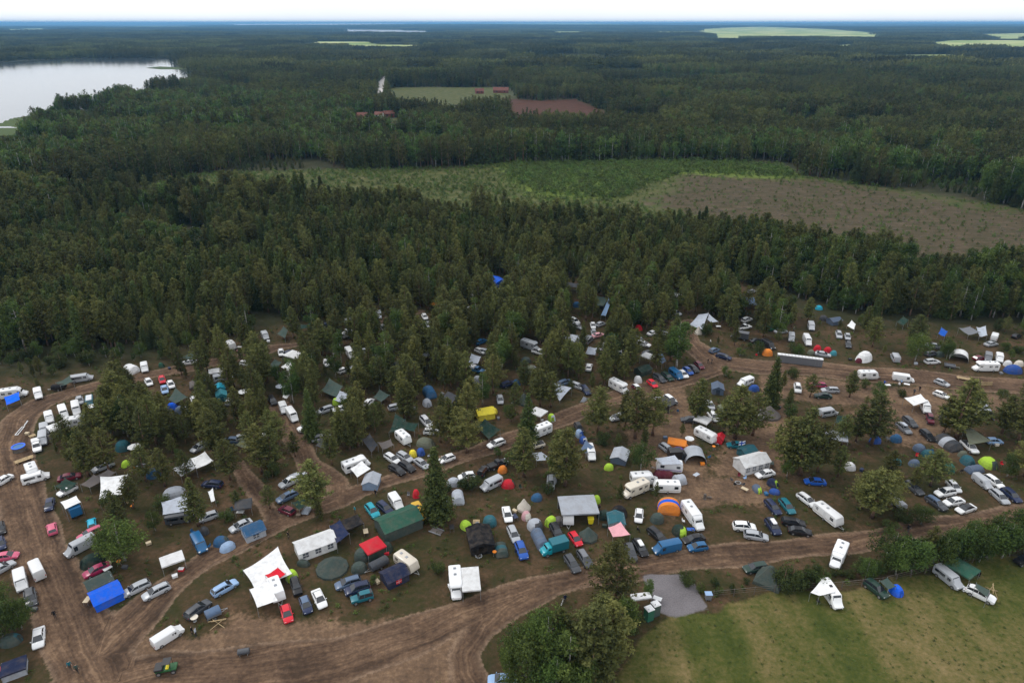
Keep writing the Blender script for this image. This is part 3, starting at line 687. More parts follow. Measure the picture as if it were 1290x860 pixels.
# ------------------------------------------------------------------ the things of the camp, read off the photo
ITEMS=[]   # (root, px, py, desc, size px, cat, group)
def reg(root, px, py, desc, m, hide=0): ITEMS.append(dict(o=root,px=px,py=py,d=desc,s=m*scale_at(py),cat=root['category'],hide=hide))
NAMES=dict(sedan=('parked_car','saloon car','car'),wagon=('parked_car','estate car','car'),hatch=('parked_car','hatchback','car'),suv=('parked_car','SUV','car'),jeep=('parked_car','off-road car','car'),minivan=('parked_car','people carrier','car'),
  van=('panel_van','panel van','van'),bigvan=('panel_van','high panel van','van'),camper=('camper_van','camper van','van'),mh=('motorhome','motorhome','motorhome'),cv=('caravan','caravan','caravan'),truck=('box_truck','box truck','truck'),pickup=('pickup_truck','pickup truck','pickup'),trailer=('trailer','trailer','trailer'))
GR={'car':'cars parked around the camp','van':'vans parked around the camp','motorhome':'motorhomes in the camp','caravan':'caravans in the camp','truck':'box trucks in the camp','pickup':'pickup trucks in the camp','trailer':'trailers in the camp','tent':'tents of the camp','gazebo':'gazebos of the camp','tarpaulin':'tarpaulins stretched over camp sites','person':'people walking about the camp'}
CN=dict(dgrey='dark grey',dgreen='dark green',lblue='light blue',midblue='blue',brightblue='bright blue',bluegrey='blue-grey',palegrey='pale grey',greygreen='grey-green',mustard='mustard yellow',camo='camouflage patterned',greybrown='grey-brown',lime='lime green')
def V(kind,px,py,ang,col,desc=None,**k):
    nm,kn,cat=NAMES[kind]; x,y=gp(px,py,.8); sc=k.pop('sc',1.0)
    r=root_(nm,(x,y,0),heading(px,py,ang)+R(random.uniform(-2,2)),cat,GR[cat]); u_=random.uniform(.88,1.08); c=tuple(min(.85,q*u_) for q in COLR[col]); hide=k.pop('hide',0)
    sc*=VS*(.94 if kind in('van','bigvan') else 1); r.scale=(sc,sc,sc)
    if 'roof' in k: k['roofcol']=COLR[k.pop('roof')]
    if 'box' in k: k['box']=COLR[k['box']]
    if kind in CARS: build_car(kind,r,c,rack=k.pop('rack',kind in('wagon','suv') and random.random()<.5),**k); m=4.6
    elif kind=='van': build_van(r,c,**{**dict(L=4.9,Hh=1.95,windows=False),**k}); m=5
    elif kind=='bigvan': build_van(r,c,**{**dict(L=5.9,W=1.02,Hh=2.55,windows=False),**k}); m=6
    elif kind=='camper': build_van(r,c,**{**dict(L=5.2,W=.98,Hh=2.1,windows=True),**k}); m=5.2
    elif kind=='mh': build_motorhome(r,c,**k); m=6.3
    elif kind=='cv': build_caravan(r,c,**k); m=5.5
    elif kind=='truck': build_truck(r,c,COLR[k.get('boxcol',col)],L=k.get('L',5.8)); m=6
    elif kind=='pickup': build_pickup(r,c,COLR[k['cap']] if k.get('cap') else None); m=5
    elif kind=='trailer': build_trailer(r,c,COLR[k['cover']] if k.get('cover') else None,k.get('L',3.0),.85,COLR[k['stripes']] if k.get('stripes') else None); m=3.2
    reg(r,px,py,desc or f"{CN.get(col,col)} {kn}",m,hide); return r
def mute(c,k=.22):
    if max(c)>.6 and min(c)<.05: k=.06
    l=.3*c[0]+.6*c[1]+.1*c[2]; u=random.uniform(.78,.98); return tuple((q*(1-k)+l*k)*u for q in c)
def T(kind,px,py,ang,col,l,w,h,desc=None,col2=None,**k):
    "tents: kind dome tunnel house gazebo flat bell arch"
    x,y=gp(px,py,h*.45); cat='gazebo' if kind in('gazebo','flat') else 'tent'; hide=k.pop('hide',0)
    nm=dict(dome='dome_tent',tunnel='tunnel_tent',house='frame_tent',gazebo='gazebo',flat='gazebo',bell='bell_tent',arch='arch_shelter')[kind]
    if k.get('marquee'): nm='marquee'; k.pop('marquee')
    r=root_(nm,(x,y,0),heading(px,py,ang),cat,GR[cat]); c=mute(COLR[col]); c2=mute(COLR[col2]) if col2 else None
    if kind=='dome': build_dome(r,l,w,h,c,c2)
    elif kind=='tunnel': build_tunnel(r,l,w,h,c,c2,COLR[k['end']] if k.get('end') else None)
    elif kind=='house': build_house(r,l,w,h*k.get('eave',.68),h,c,c2,k.get('win',0),True,COLR[k['wcol']] if k.get('wcol') else (.06,.07,.09),k.get('open_end',False))
    elif kind=='gazebo': build_gazebo(r,l,w,h*.72,c,h*.28,(c2,k.get('sides','-b')) if c2 else None)
    elif kind=='flat': build_gazebo(r,l,w,h*.93,c,h*.1,(c2,k.get('sides','-')) if c2 else None,True)
    elif kind=='bell': build_bell(r,l/2,h,c,k.get('n',8),h*.18)
    elif kind=='arch': build_arch(r,l,w,h,c)
    kn=dict(dome='dome tent',tunnel='tunnel tent',house='frame tent',gazebo='peaked gazebo',flat='flat canopy',bell='pyramid tent',arch='arched shelter')[kind]
    reg(r,px,py,desc or f"{CN.get(col,col)} {kn}",max(l,w),hide); return r
def P(pts,col,desc,sag=.25,poles=(0,1,2,3),hide=0):
    r=build_tarp('tarpaulin',pts,COLR[col],sag,poles); r['group']=GR['tarpaulin']
    px=sum(p[0] for p in pts)/4; py=sum(p[1] for p in pts)/4; reg(r,px,py,desc,(max(p[0] for p in pts)-min(p[0] for p in pts))/scale_at(py),hide); return r
SN=dict(chair='camp_chair',table='folding_table',round_table='round_table',box='storage_box',crates='pallet',planks='plank_pile',boards='board_fence',pool='hot_tub',barrel='smoker_barrel',toilet='portable_toilet',bin='waste_bin',grill='charcoal_grill',poles='pipe_frame',trestle='trestle',dish='satellite_dish',umbrella='sun_umbrella',fire='campfire',flag='flag',bicycle='bicycle',stump='tree_stump',raft='inflatable_raft',buggy='utility_buggy')
def M(kind,px,py,ang,desc,col='grey',col2=None,z=0,hide=0):
    x,y=gp(px,py,.4+z); r=root_(SN[kind],(x,y,z),heading(px,py,ang),SN[kind].replace('_',' ').split()[-1] if kind not in('toilet','raft','pool') else SN[kind].replace('_',' '))
    if kind in('chair','table','box','toilet','crates'): r['group']={'chair':'camp chairs','table':'folding tables','box':'storage boxes','toilet':'portable toilets','crates':'wooden pallets'}[kind]
    small(kind,r,COLR[col],COLR[col2] if col2 else None); reg(r,px,py,desc,1.2,hide); return r
def H(px,py,pose,col,desc,ang=270):
    r,_=build_person(px,py,pose,col,desc,ang); r['group']=GR['person']; reg(r,px,py,desc,1.2); return r
# --- bottom left
V('camper',26,731,282,'white','small white van')
V('bigvan',46,717,115,'white','white panel van with open rear doors')
V('suv',38,752,280,'dgrey','dark grey car'); M('box',43,766,0,'dark grey crate',col='dgrey')
V('sedan',48,801,266,'white','white saloon with dark windscreen')
T('dome',13,804,10,'greygreen',3.2,2.6,1.5,'grey-green dome tent','teal')
T('gazebo',18,841,200,'navy',2.9,2.6,1.8,'blue peaked tent with lilac mesh walls','palegrey',sides='-+bf')
H(68,773,'walk','black','person dressed in black',100)
H(87,837,'walk','teal','person in a teal jacket',270); H(96,841,'walk','greygreen','person in a pale green top',260)
T('house',134,749,205,'brightblue',3.9,3.4,2.2,'bright blue frame tent'); T('house',125,734,205,'greygreen',3.4,2.6,2.1,'grey-green awning tent with white edges','palegrey')
V('wagon',171,739,205,'silver','silver estate car'); V('wagon',196,743,207,'silver','silver estate car with roof rails',rack=True)
V('van',211,800,33,'white','long white panel van',L=5.3)
M('buggy',210,842,10,'black and green utility buggy with yellow seat')
V('wagon',283,738,30,'lblue','pale blue estate car'); V('wagon',249,765,36,'dgrey','dark grey estate car with open tailgate')
M('round_table',245,779,0,'round beige table',col='cream'); V('trailer',268,771,25,'grey','small grey trailer with camping gear',L=2.4,cover='bluegrey')
M('trestle',274,784,10,'wooden trestle frame'); H(241,793,'stand','black','person in dark clothes',0); H(246,795,'stand','palegrey','person in a pale grey shirt',180)
M('barrel',307,821,10,'black smoker barrel on a stand',col='dgrey')
M('chair',272,764,200,'dark folding chair',col='black'); M('chair',262,779,30,'black camp chair',col='black')
P([(314,742,2.0),(338,731,2.3),(350,756,2.1),(324,765,1.9)],'white','broad white awning sheet',.08)
V('cv',348,744,293,'white','white caravan with front window',L=4.8)
P([(306,718,1.3),(350,688,3.2),(368,722,1.9),(321,742,1.2)],'white','big crumpled white tarpaulin',.2)
P([(334,724,1.9),(350,714,2.3),(360,722,2.1),(344,733,1.7)],'red','bright red tarpaulin',.15)
T('dome',367,723,300,'lime',2.6,2.2,1.7,'lime yellow dome tent')
V('jeep',373,738,284,'black','black off-road car'); V('hatch',361,771,287,'red','bright red hatchback'); V('hatch',385,760,290,'navy','dark blue hatchback with pale roof',roof='bluegrey')
V('sedan',402,752,294,'white','white saloon facing the dirt yard')
V('wagon',438,732,196,'bluegrey','blue-grey estate car'); V('suv',450,740,196,'navy','navy SUV'); V('jeep',456,751,197,'teal','teal off-road car')
# --- left block
V('camper',45,601,15,'white','white van',hide=1); V('sedan',2,604,210,'white','white car with door open')
V('hatch',84,616,206,'white','white hatchback'); P([(69,612,1.6),(82,602,1.8),(97,608,1.6),(84,619,1.3)],'dgreen','dark green tarpaulin',.2,hide=1)
P([(101,610,1.7),(118,597,2.0),(131,603,1.8),(113,614,1.4)],'greybrown','dull grey tarpaulin',.2)
P([(126,600,2.4),(161,597,2.6),(154,622,2.3),(125,629,2.2)],'white','large square white tarpaulin',.1)
V('hatch',62,634,255,'navy','small dark blue hatchback')
V('truck',93,641,118,'white','white box truck with blue side and grey load',boxcol='midblue',L=5.4); P([(76,632,2.75),(96,624,2.75),(102,632,2.75),(82,641,2.75)],'white','white canopy roof over the blue truck body',.03)
V('hatch',65,664,100,'rose','pink hatchback'); V('hatch',115,657,95,'cyan','bright cyan hatchback',sc=.9); V('wagon',113,670,205,'rose','rose pink estate car')
V('bigvan',101,688,208,'silver','silver high panel van'); T('dome',115,704,200,'dgreen',4.2,3.4,1.8,'dark green dome tent')
V('sedan',121,716,205,'magenta','crimson saloon car'); M('table',136,717,30,'small white table',col='white'); M('grill',150,709,0,'orange charcoal grill',col='orange')
M('box',157,713,0,'dark storage box',col='dgrey')
V('hatch',8,699,10,'rose','pink hatchback at the road edge'); V('sedan',1,714,30,'silver','silver saloon')
V('hatch',0,664,280,'black','black hatchback'); V('hatch',0,683,280,'navy','dark blue car')
M('crates',163,629,20,'pale wooden pallet'); M('box',187,683,20,'tan wooden chest',col='beige',col2='beige'); M('chair',166,637,180,'orange camp chair',col='orange')
T('flat',218,709,20,'white',3.4,2.6,2.1,'flat white canopy'); M('box',228,716,0,'red cool box',col='red',col2='white'); M('box',220,724,20,'white cool box',col='white')
T('dome',219,618,10,'palegrey',4.6,3.2,1.6,'crumpled pale grey dome tent'); P([(203,632,2.1),(234,622,2.3),(242,642,2.1),(205,648,2.0)],'palegrey','grey awning sheet with dark camp under it',.12)
V('camper',226,652,10,'dgrey','dark van under a grey awning',hide=1); M('box',227,655,0,'white fridge box',col='white')
V('wagon',267,608,175,'navy','dark blue estate car'); P([(262,619,1.4),(268,614,1.5),(271,630,1.3),(266,632,1.2)],'white','narrow white cloth strip',.1)
V('hatch',262,649,200,'silver','silver car half under a pine',hide=1)
V('camper',251,684,300,'midblue','dark blue camper van'); T('dome',257,667,280,'dgrey',1.9,1.8,1.6,'small dark grey dome tent')
T('dome',278,680,0,'midblue',3.0,2.6,1.5,'blue dome tent with pale centre','greygreen'); T('dome',286,687,25,'lblue',3.0,2.4,1.3,'light blue dome tent')
T('gazebo',307,638,10,'dgrey',2.9,2.9,2.5,'dark grey peaked gazebo'); M('table',303,646,0,'white topped camp table',col='white')
V('sedan',303,660,205,'silver','silver-white saloon'); T('house',319,668,22,'midblue',3.3,3.0,2.1,'blue frame tent with lilac walls','palegrey',win=1)
V('suv',364,606,207,'silver','silver SUV with white roof',roof='white'); V('wagon',361,624,205,'bluegrey','blue-grey estate car with clean paint'); V('hatch',361,641,160,'maroon','dark red hatchback')
P([(367,633,1.5),(380,626,1.7),(391,632,1.5),(377,642,1.3)],'dgreen','dark green sheet of a small camp',.2); M('raft',386,641,60,'pale boat under the pine',col='palegrey'); M('box',376,648,0,'brown camp box',col='brown')
H(363,673,'walk','black','person walking along the track',200)
T('house',397,685,20,'white',6.2,3.3,2.7,'white marquee with dark windows',win=3,marquee=True)
P([(415,662,2.3),(428,654,2.4),(440,672,2.2),(424,684,2.1)],'navy','navy blue canopy sheet',.15); T('flat',440,665,22,'black',4.4,2.8,2.2,'black flat canopy','dgreen',sides='+')
T('bell',418,711,0,'greygreen',5.2,5.2,1.9,'round grey-green pyramid tent',n=12); T('dome',382,708,350,'greygreen',2.6,1.5,1.0,'low grey-green dome tent')
# --- centre bottom
V('mh',449,586,20,'white','white motorhome with dark windscreen'); P([(441,590,2.3),(456,580,2.5),(467,590,2.1),(450,601,2.0)],'white','white awning sheet of the motorhome',.05)
T('house',468,606,70,'palegrey',3.2,2.8,2.1,'pale blue-grey awning tent with clear windows','lblue',win=1,wcol='silver')
H(473,620,'walk','black','person in black on the track',230); H(447,641,'walk','turquoise','person in a turquoise shirt',200)
V('suv',469,642,305,'turquoise','turquoise SUV'); V('wagon',485,638,318,'navy','navy estate car'); V('camper',499,632,302,'white','white camper van',L=4.7); 
T('dome',524,621,90,'red',1.6,1.5,1.7,'small red pop-up tent')
T('house',502,657,22,'green',7.0,4.6,3.2,'large dark green frame tent','greygreen',open_end=False)
V('camper',528,645,305,'mustard','mustard yellow camper van',L=4.8,hatch=True)
T('gazebo',470,690,25,'red',3.4,3.2,2.5,'bright red topped gazebo','dgreen',sides='-f'); T('dome',456,697,0,'greygreen',3.0,2.8,2.0,'grey dome tent with dark mesh')
T('dome',452,713,0,'greygreen',3.0,2.6,1.6,'grey-green dome tent by a drawbar'); T('dome',486,688,0,'dgreen',2.6,2.4,1.8,'dark green dome tent half behind a red gazebo',hide=1)
V('trailer',477,709,208,'dgrey','dark trailer with red striped side',cover='dgrey',stripes='red',L=3.6)
V('cv',512,709,322,'cream','old cream caravan with brown stripe',band=(.1,.04,.04),L=5.0)
T('house',497,724,25,'navy',3.6,3.0,2.2,'navy awning tent with red pattern','navy',win=1,wcol='red')
M('raft',550,667,340,'grey inflatable raft on the grass',col='greybrown')
V('mh',574,736,272,'white','white motorhome with striped cab',overcab=True); T('flat',593,735,275,'white',5.0,2.8,2.3,'white awning canopy','palegrey',sides='b')
T('dome',587,660,320,'lime',2.8,2.2,1.4,'lime green dome tent'); T('dome',617,654,290,'teal',3.2,2.8,1.7,'teal dome tent with black doorway')
T('house',605,679,285,'black',5.0,3.9,2.5,'big black frame tent','black',eave=.75); T('tunnel',631,691,285,'greygreen',3.4,2.2,1.1,'grey-green tunnel tent','teal')
M('fire',603,698,0,'small campfire ring'); M('crates',600,655,0,'brown wooden pallet'); M('grill',623,697,0,'small orange grill',col='orange')
V('sedan',639,646,283,'white','white saloon'); V('wagon',647,671,292,'silver','silver estate car with dark glass'); V('suv',657,692,289,'blue','bright blue SUV')
T('tunnel',577,625,280,'palegrey',3.6,2.2,1.5,'pale grey tunnel tent'); T('dome',571,606,0,'palegrey',3.2,2.4,1.6,'pale tent half hidden by the tall spruce',hide=1)
V('camper',619,609,207,'silver','silver camper van'); T('dome',640,608,0,'red',3.0,2.6,1.5,'red dome tent with grey top','greygreen')
V('sedan',633,854,180,'lblue','pale blue-grey saloon'); V('van',685,862,0,'white','white van at the edge of the trees',hide=1)
T('bell',660,635,0,'cream',2.5,2.5,2.2,'round cream pyramid tent',n=12); T('dome',663,648,280,'pink',2.4,2.0,1.6,'pinkish patterned dome tent','cream')
T('dome',676,625,0,'midblue',2.4,2.2,1.3,'small blue dome tent'); V('wagon',694,606,268,'silver','silver-roofed dark estate car')
T('flat',728,643,285,'palegrey',5.2,6.6,2.9,'big silver-grey canopy over a camp','dgrey',sides='b'); V('cv',716,650,270,'white','white caravan under the silver-grey canopy',L=4.6)
M('bin',744,657,0,'yellow waste bin',col='yellow',col2='yellow'); H(756,636,'sit','black','person in black on a seat',180)
T('tunnel',680,677,296,'bluegrey',5.0,2.1,1.5,'blue-grey covered car shape'); T('dome',674,659,296,'palegrey',3.6,3.2,1.7,'black and pale patterned dome tent','dgrey')
T('dome',694,655,200,'lime',2.7,2.2,1.7,'yellow dome tent'); T('dome',704,655,300,'greybrown',2.2,2.2,1.5,'grey-brown dome tent',hide=1)
V('suv',701,668,299,'black','black SUV'); V('truck',698,690,196,'turquoise','teal box truck',boxcol='teal',L=5.4)
V('hatch',725,677,303,'red','shiny red hatchback'); T('bell',741,671,0,'greygreen',3.4,3.2,2.2,'grey-green pyramid tent',n=8)
V('wagon',721,708,303,'dgrey','dark grey estate car'); V('wagon',737,702,305,'dgrey','dark estate car with grey roof',roof='grey')
T('dome',751,628,20,'lime',1.9,1.8,1.6,'small lime dome tent'); T('dome',761,647,0,'dgreen',2.9,2.6,1.4,'low dark green dome tent'); T('dome',780,643,0,'black',3.4,3.0,2.1,'black dome tent')
T('house',776,655,280,'teal',3.0,2.8,1.9,'teal ridge tent with pale sides','palegrey'); P([(766,664,2.0),(782,657,2.2),(794,673,2.0),(772,676,1.8)],'pink','pale pink tarpaulin',.12)
V('hatch',805,648,266,'white','white hatchback'); V('mh',800,617,202,'cream','old cream motorhome'); V('cv',840,614,180,'white','white caravan broadside',L=5.6)
V('mh',812,604,5,'white','white motorhome parked behind a caravan',overcab=False); T('tunnel',856,603,10,'palegrey',2.6,2.2,1.6,'pale grey tunnel tent by a caravan')
V('cv',843,588,176,'white','white caravan with purple and red patches',band=(.2,.06,.4),L=5.8); P([(825,577,2.62),(850,573,2.62),(861,584,2.62),(834,585,2.62)],'palegrey','pale cover on a patched caravan roof',.04,poles=())
T('tunnel',836,597,355,'maroon',4.0,1.8,1.4,'maroon tunnel tent'); T('tunnel',843,636,275,'orange',3.2,4.0,2.2,'orange, blue and green family tent','brightblue',end='green')
T('dome',828,651,0,'greygreen',2.8,2.6,1.7,'round grey-green dome tent'); V('wagon',828,672,318,'black','black estate car'); V('bigvan',840,689,192,'midblue','blue high panel van',Hh=2.3)
V('wagon',795,694,289,'dgrey','dark car beside the road'); V('wagon',807,688,302,'black','black estate car with white roof box',box='white')
T('dome',856,666,300,'dgreen',3.2,2.8,1.7,'dark dome tent with lime top','lime'); V('mh',873,651,306,'white','big white motorhome with roof panels',L=7.2,overcab=False)
M('table',870,668,0,'small blue table',col='blue'); V('sedan',874,677,190,'black','black saloon'); V('hatch',879,687,186,'midblue','blue hatchback')
M('chair',861,656,0,'white camp chair',col='white'); H(803,664,'sit','black','person in black on the ground mat',0)
# --- right middle
V('suv',938,662,356,'white','white SUV'); V('wagon',953,673,352,'silver','silver estate car with dark sides'); V('suv',974,662,305,'navy','dark SUV with white windscreen cover',box='white')
V('wagon',1000,656,352,'black','black estate car'); V('sedan',1008,667,352,'black','black saloon'); V('wagon',974,637,312,'navy','navy estate car'); V('wagon',992,636,311,'teal','teal estate car')
V('wagon',1017,628,322,'white','white estate car'); V('sedan',1027,605,177,'blue','bright blue saloon'); V('cv',1043,649,323,'white','long white caravan',L=6.2)
V('mh',1056,701,248,'white','white motorhome with solar panel on the roof',overcab=False)
V('wagon',952,713,190,'dgreen','dark green estate car'); T('bell',970,723,0,'greygreen',5.6,4.6,3.0,'grey-green pointed tarp tent',n=4)
T('dome',954,614,300,'bluegrey',3.0,1.9,1.1,'grey dome tent with lime end','lime'); T('dome',974,607,330,'navy',2.6,2.2,1.5,'navy dome tent with lime stripe','lime'); T('dome',976,618,350,'blue',2.3,1.9,.9,'flat royal blue dome tent')
M('stump',888,626,0,'old grey tree stump'); M('fire',930,606,0,'fire ring of stones')
for (a,b,c,d) in ((922,604,0,'dgrey'),(926,610,60,'black'),(936,610,140,'dgrey'),(938,602,190,'lblue'),(931,599,270,'maroon')): M('chair',a,b,c,f'{CN.get(d,d)} camp chair by the fire ring' if d!='dgrey' else 'dark grey camp chair by the fire ring',col=d)
M('table',877,599,30,'pale folding table',col='palegrey')
V('trailer',1130,631,140,'silver','trailer under a silver-white cover',cover='silver',L=4.2); V('wagon',1152,613,324,'dgrey','long dark grey estate car'); V('wagon',1180,632,325,'dgrey','dark blue-grey estate car',roof='bluegrey')
V('suv',1191,619,190,'white','white SUV with roof rails',rack=True); V('hatch',1202,611,315,'white','white hatchback with dark windscreen'); V('sedan',1202,630,190,'white','white saloon between parked cars'); V('sedan',1217,639,197,'white','white saloon with black roof',roof='black')
V('van',1238,606,322,'silver','silver panel van'); V('wagon',1253,605,325,'white','white estate car by a silver van'); V('wagon',1260,624,320,'silver','silver estate car near the track'); V('wagon',1275,622,320,'navy','navy estate car near the track')
r_=V('camper',1195,727,322,'silver','silver camper van on the field'); T('gazebo',1211,718,330,'green',4.0,3.4,2.5,'bright green peaked gazebo')
V('suv',1104,740,322,'dgreen','dark green SUV on the field'); T('dome',1130,742,320,'brightblue',2.4,2.2,1.5,'bright blue dome tent at a tailgate'); P([(1108,731,1.9),(1118,727,1.9),(1129,738,1.7),(1119,742,1.6)],'greygreen','grey-green side awning of an SUV',.1)
V('suv',1236,747,335,'white','white SUV with open rear on the field'); P([(1228,739,2.1),(1230,734,2.2),(1247,743,2.2),(1244,752,2.0)],'greygreen','grey-green roof awning over a white SUV',.1); M('box',1216,741,0,'white box behind a white SUV',col='white'); M('trestle',1250,744,90,'yellow wooden stand')
V('bigvan',1047,749,303,'white','white high camper van on the field',windows=True,hatch=True,L=6.0); P([(1021,746,1.8),(1036,728,2.4),(1052,745,2.35),(1032,750,1.8)],'white','pointed white awning of a camper van',.08)
M('chair',1031,757,0,'black camp chair',col='black'); V('jeep',1290,704,200,'black','black car at the hedge')
M('bin',892,752,0,'grey waste bin with pale lid',col='grey',col2='lblue'); M('toilet',817,777,130,'green portable toilet with white roof',col='green',col2='white'); M('toilet',825,771,130,'grey-sided portable toilet with white roof',col='greygreen',col2='white')
T('flat',807,756,8,'white',3.0,1.2,2.0,'narrow white bar canopy'); M('table',828,755,340,'small white counter by the gravel',col='white')
H(712,753,'stand','navy','person beside a pushed bicycle',90); M('bicycle',708,760,60,'bicycle held at the roadside',col='white')
M('bicycle',1144,669,35,'bicycle ridden along the track',col='dgrey'); H(1144,665,'ride','black','cyclist in black on the dirt track',35)
M('bicycle',1136,707,20,'bicycle leaning by the hedge',col='silver'); M('box',1121,696,0,'pale box in the hedge',col='palegrey')
# --- left upper
V('mh',18,496,8,'white','white motorhome with blue awning',overcab=False); P([(5,500,2.0),(24,493,2.1),(25,503,1.7),(8,510,1.6)],'brightblue','blue awning sheet',.1)
V('camper',48,496,277,'white','white camper van at the bend',L=4.6); V('trailer',74,487,186,'black','black covered trailer',cover='black',L=3.4); V('camper',103,476,9,'silver','long silver camper van',L=5.6)
P([(70,482,1.6),(88,473,2.1),(92,480,2.0),(76,486,1.4)],'greygreen','grey-green tarpaulin tied to a van',.2)
V('camper',62,526,284,'white','short white van',L=4.4); V('bigvan',80,520,284,'white','white high panel van'); V('bigvan',96,515,280,'white','tall white panel van with blue cover'); V('hatch',100,503,280,'silver','silver hatchback in the van row')
V('camper',113,507,270,'teal','teal camper van with white roof end',rooftone=(.7,.72,.75)); M('dish',116,517,0,'white satellite dish',col='white'); V('hatch',127,496,285,'bluegrey','blue-grey hatchback'); V('mh',100,532,10,'white','white motorhome in the van row')
T('gazebo',74,540,20,'white',3.6,3.4,3.0,'white peaked gazebo with open front'); V('camper',54,552,270,'silver','silver van in the van row'); V('camper',56,541,280,'silver','pale silver van',L=4.4,hide=1)
T('dome',63,551,0,'greybrown',1.8,1.7,1.7,'small brown dome tent'); V('pickup',46,561,285,'white','white pickup truck',cap='white'); M('pool',24,565,0,'blue-rimmed hot tub')
M('planks',30,578,20,'pile of yellow planks'); M('poles',27,538,50,'white pipe frame lying by the bend',col='white'); M('box',34,545,0,'tan box by the van row',col='beige'); M('crates',40,547,20,'pallet by the van row')
V('mh',42,597,290,'white','white motorhome at the track edge',overcab=False,L=5.6)
T('dome',154,560,0,'teal',3.6,3.2,2.2,'dark teal dome tent'); T('dome',158,583,40,'lime',2.2,1.6,1.3,'small yellow tent'); V('wagon',129,586,202,'silver','silver estate car with open tailgate'); V('sedan',87,599,12,'maroon','maroon saloon')
P([(119,599,1.6),(136,591,2.2),(146,594,2.0),(133,603,1.4)],'greybrown','grey-brown tarpaulin behind a white sheet',.2); T('dome',193,595,0,'midblue',3.2,2.8,1.8,'rounded blue dome tent'); P([(171,587,1.5),(176,581,1.6),(184,584,1.6),(181,591,1.5)],'grey','small grey panel sheet',.03)
M('umbrella',171,570,0,'white sun umbrella',col='white')
V('hatch',187,480,300,'white','white hatchback under the pines'); V('hatch',204,477,290,'red','red hatchback under the pines'); V('sedan',207,489,280,'lblue','pale blue saloon under the pines'); V('hatch',215,483,290,'white','white hatchback next to a red one')
T('dome',217,511,0,'brightblue',2.6,2.2,1.7,'bright blue dome tent'); T('dome',228,515,0,'bluegrey',3.4,2.8,1.6,'blue-grey dome tent','palegrey'); P([(212,503,1.2),(221,488,2.2),(236,500,1.9),(221,508,1.2)],'greygreen','grey-green ridge sheet',.1)
V('trailer',243,486,280,'brown','brown covered trailer',cover='greybrown',L=4.0); V('hatch',245,503,300,'white','white hatchback behind the trailer'); T('flat',273,471,10,'white',3.4,2.6,2.2,'small white canopy among pines'); V('camper',281,475,10,'silver','silver van beside a canopy',hide=1)
T('house',277,489,280,'cyan',2.4,2.2,1.9,'bright cyan tent'); T('house',279,498,280,'turquoise',2.6,2.2,2.2,'turquoise tent behind the cyan one'); V('hatch',290,504,45,'silver','silver hatchback in the pines'); M('umbrella',308,500,0,'white parasol in the pines',col='white')
V('wagon',343,503,300,'black','black estate car on the track'); V('camper',357,514,290,'white','small white van on the track',L=4.3); V('bigvan',368,523,305,'white','white high van on the track'); M('umbrella',355,493,0,'pale umbrella on a pole',col='palegrey'); P([(356,500,1.6),(357,491,2.4),(365,497,2.0),(361,502,1.5)],'white','white triangular sail',.1)
V('suv',386,537,200,'white','white SUV beside a spruce'); V('wagon',409,515,200,'silver','silver estate car in the pines'); T('dome',423,505,0,'lime',1.8,1.6,1.8,'lime tent among dark tarps'); V('hatch',428,514,190,'white','white hatchback by a lime tent')
P([(404,492,1.4),(415,476,2.6),(432,486,2.3),(424,500,1.6)],'greygreen','large grey-green tarpaulin',.25); P([(420,503,1.4),(428,492,2.4),(445,496,2.2),(437,509,1.5)],'palegrey','pale grey sagging tarpaulin',.25)
P([(217,590,1.8),(240,577,2.2),(247,589,2.2),(228,600,1.6)],'silver','silver-white patterned tarpaulin',.15); P([(240,577,2.2),(258,568,2.4),(269,580,2.2),(247,590,2.1)],'white','black and white patterned sheet',.25)
V('hatch',250,562,210,'silver','silver hatchback behind a patterned sheet'); V('hatch',290,553,180,'bluegrey','blue-grey hatchback in the shade'); V('wagon',309,549,10,'silver','silver-white estate car in the shade'); V('hatch',325,548,10,'white','white hatchback in the shade')
P([(296,560,1.3),(305,549,2.2),(325,552,2.1),(318,566,1.4)],'camo','camouflage tarpaulin',.3); V('wagon',405,550,10,'silver','silver estate car beneath netting',hide=1); P([(398,561,1.6),(403,550,2.1),(420,556,2.0),(411,566,1.5)],'dgrey','dark grey tarpaulin by a parked estate',.2)
V('suv',375,600,20,'silver','silver SUV by the clearing path',hide=1); P([(317,576,1.4),(326,567,2.0),(338,574,2.0),(329,583,1.3)],'dgrey','dark tarpaulin under the pines',.2,hide=1)
# --- centre
V('cv',508,552,317,'white','tall white caravan with three roof hatches',hatches=3,L=4.6); V('wagon',494,576,328,'white','white estate car in a row of four'); V('wagon',510,574,330,'silver','silver estate car in a row of four'); V('wagon',500,590,328,'black','black estate car in a row of four'); V('wagon',513,586,328,'black','black estate car behind another black one'); V('sedan',531,582,325,'silver','silver saloon beside a bright spruce')
T('dome',520,570,300,'yellow',2.2,1.8,1.5,'yellow dome tent'); T('dome',530,568,300,'blue',2.2,2.0,1.5,'royal blue dome tent'); T('dome',536,556,350,'camo',4.6,3.4,1.7,'camouflage dome tent','olive')
V('hatch',563,576,200,'white','white hatchback in front of the track'); P([(490,545,1.2),(498,520,2.8),(511,528,2.4),(508,540,1.6)],'dgreen','dark green tarpaulin',.25); P([(500,538,1.5),(508,530,2.4),(527,533,2.2),(522,543,1.6)],'dgreen','dark green awning',.2)
P([(456,553,1.4),(466,546,2.0),(476,560,1.7),(468,570,1.2)],'dgrey','dark grey sloping sheet',.2); P([(476,557,1.8),(492,553,2.0),(496,560,1.7),(482,566,1.4)],'greybrown','grey-brown sheet',.2)
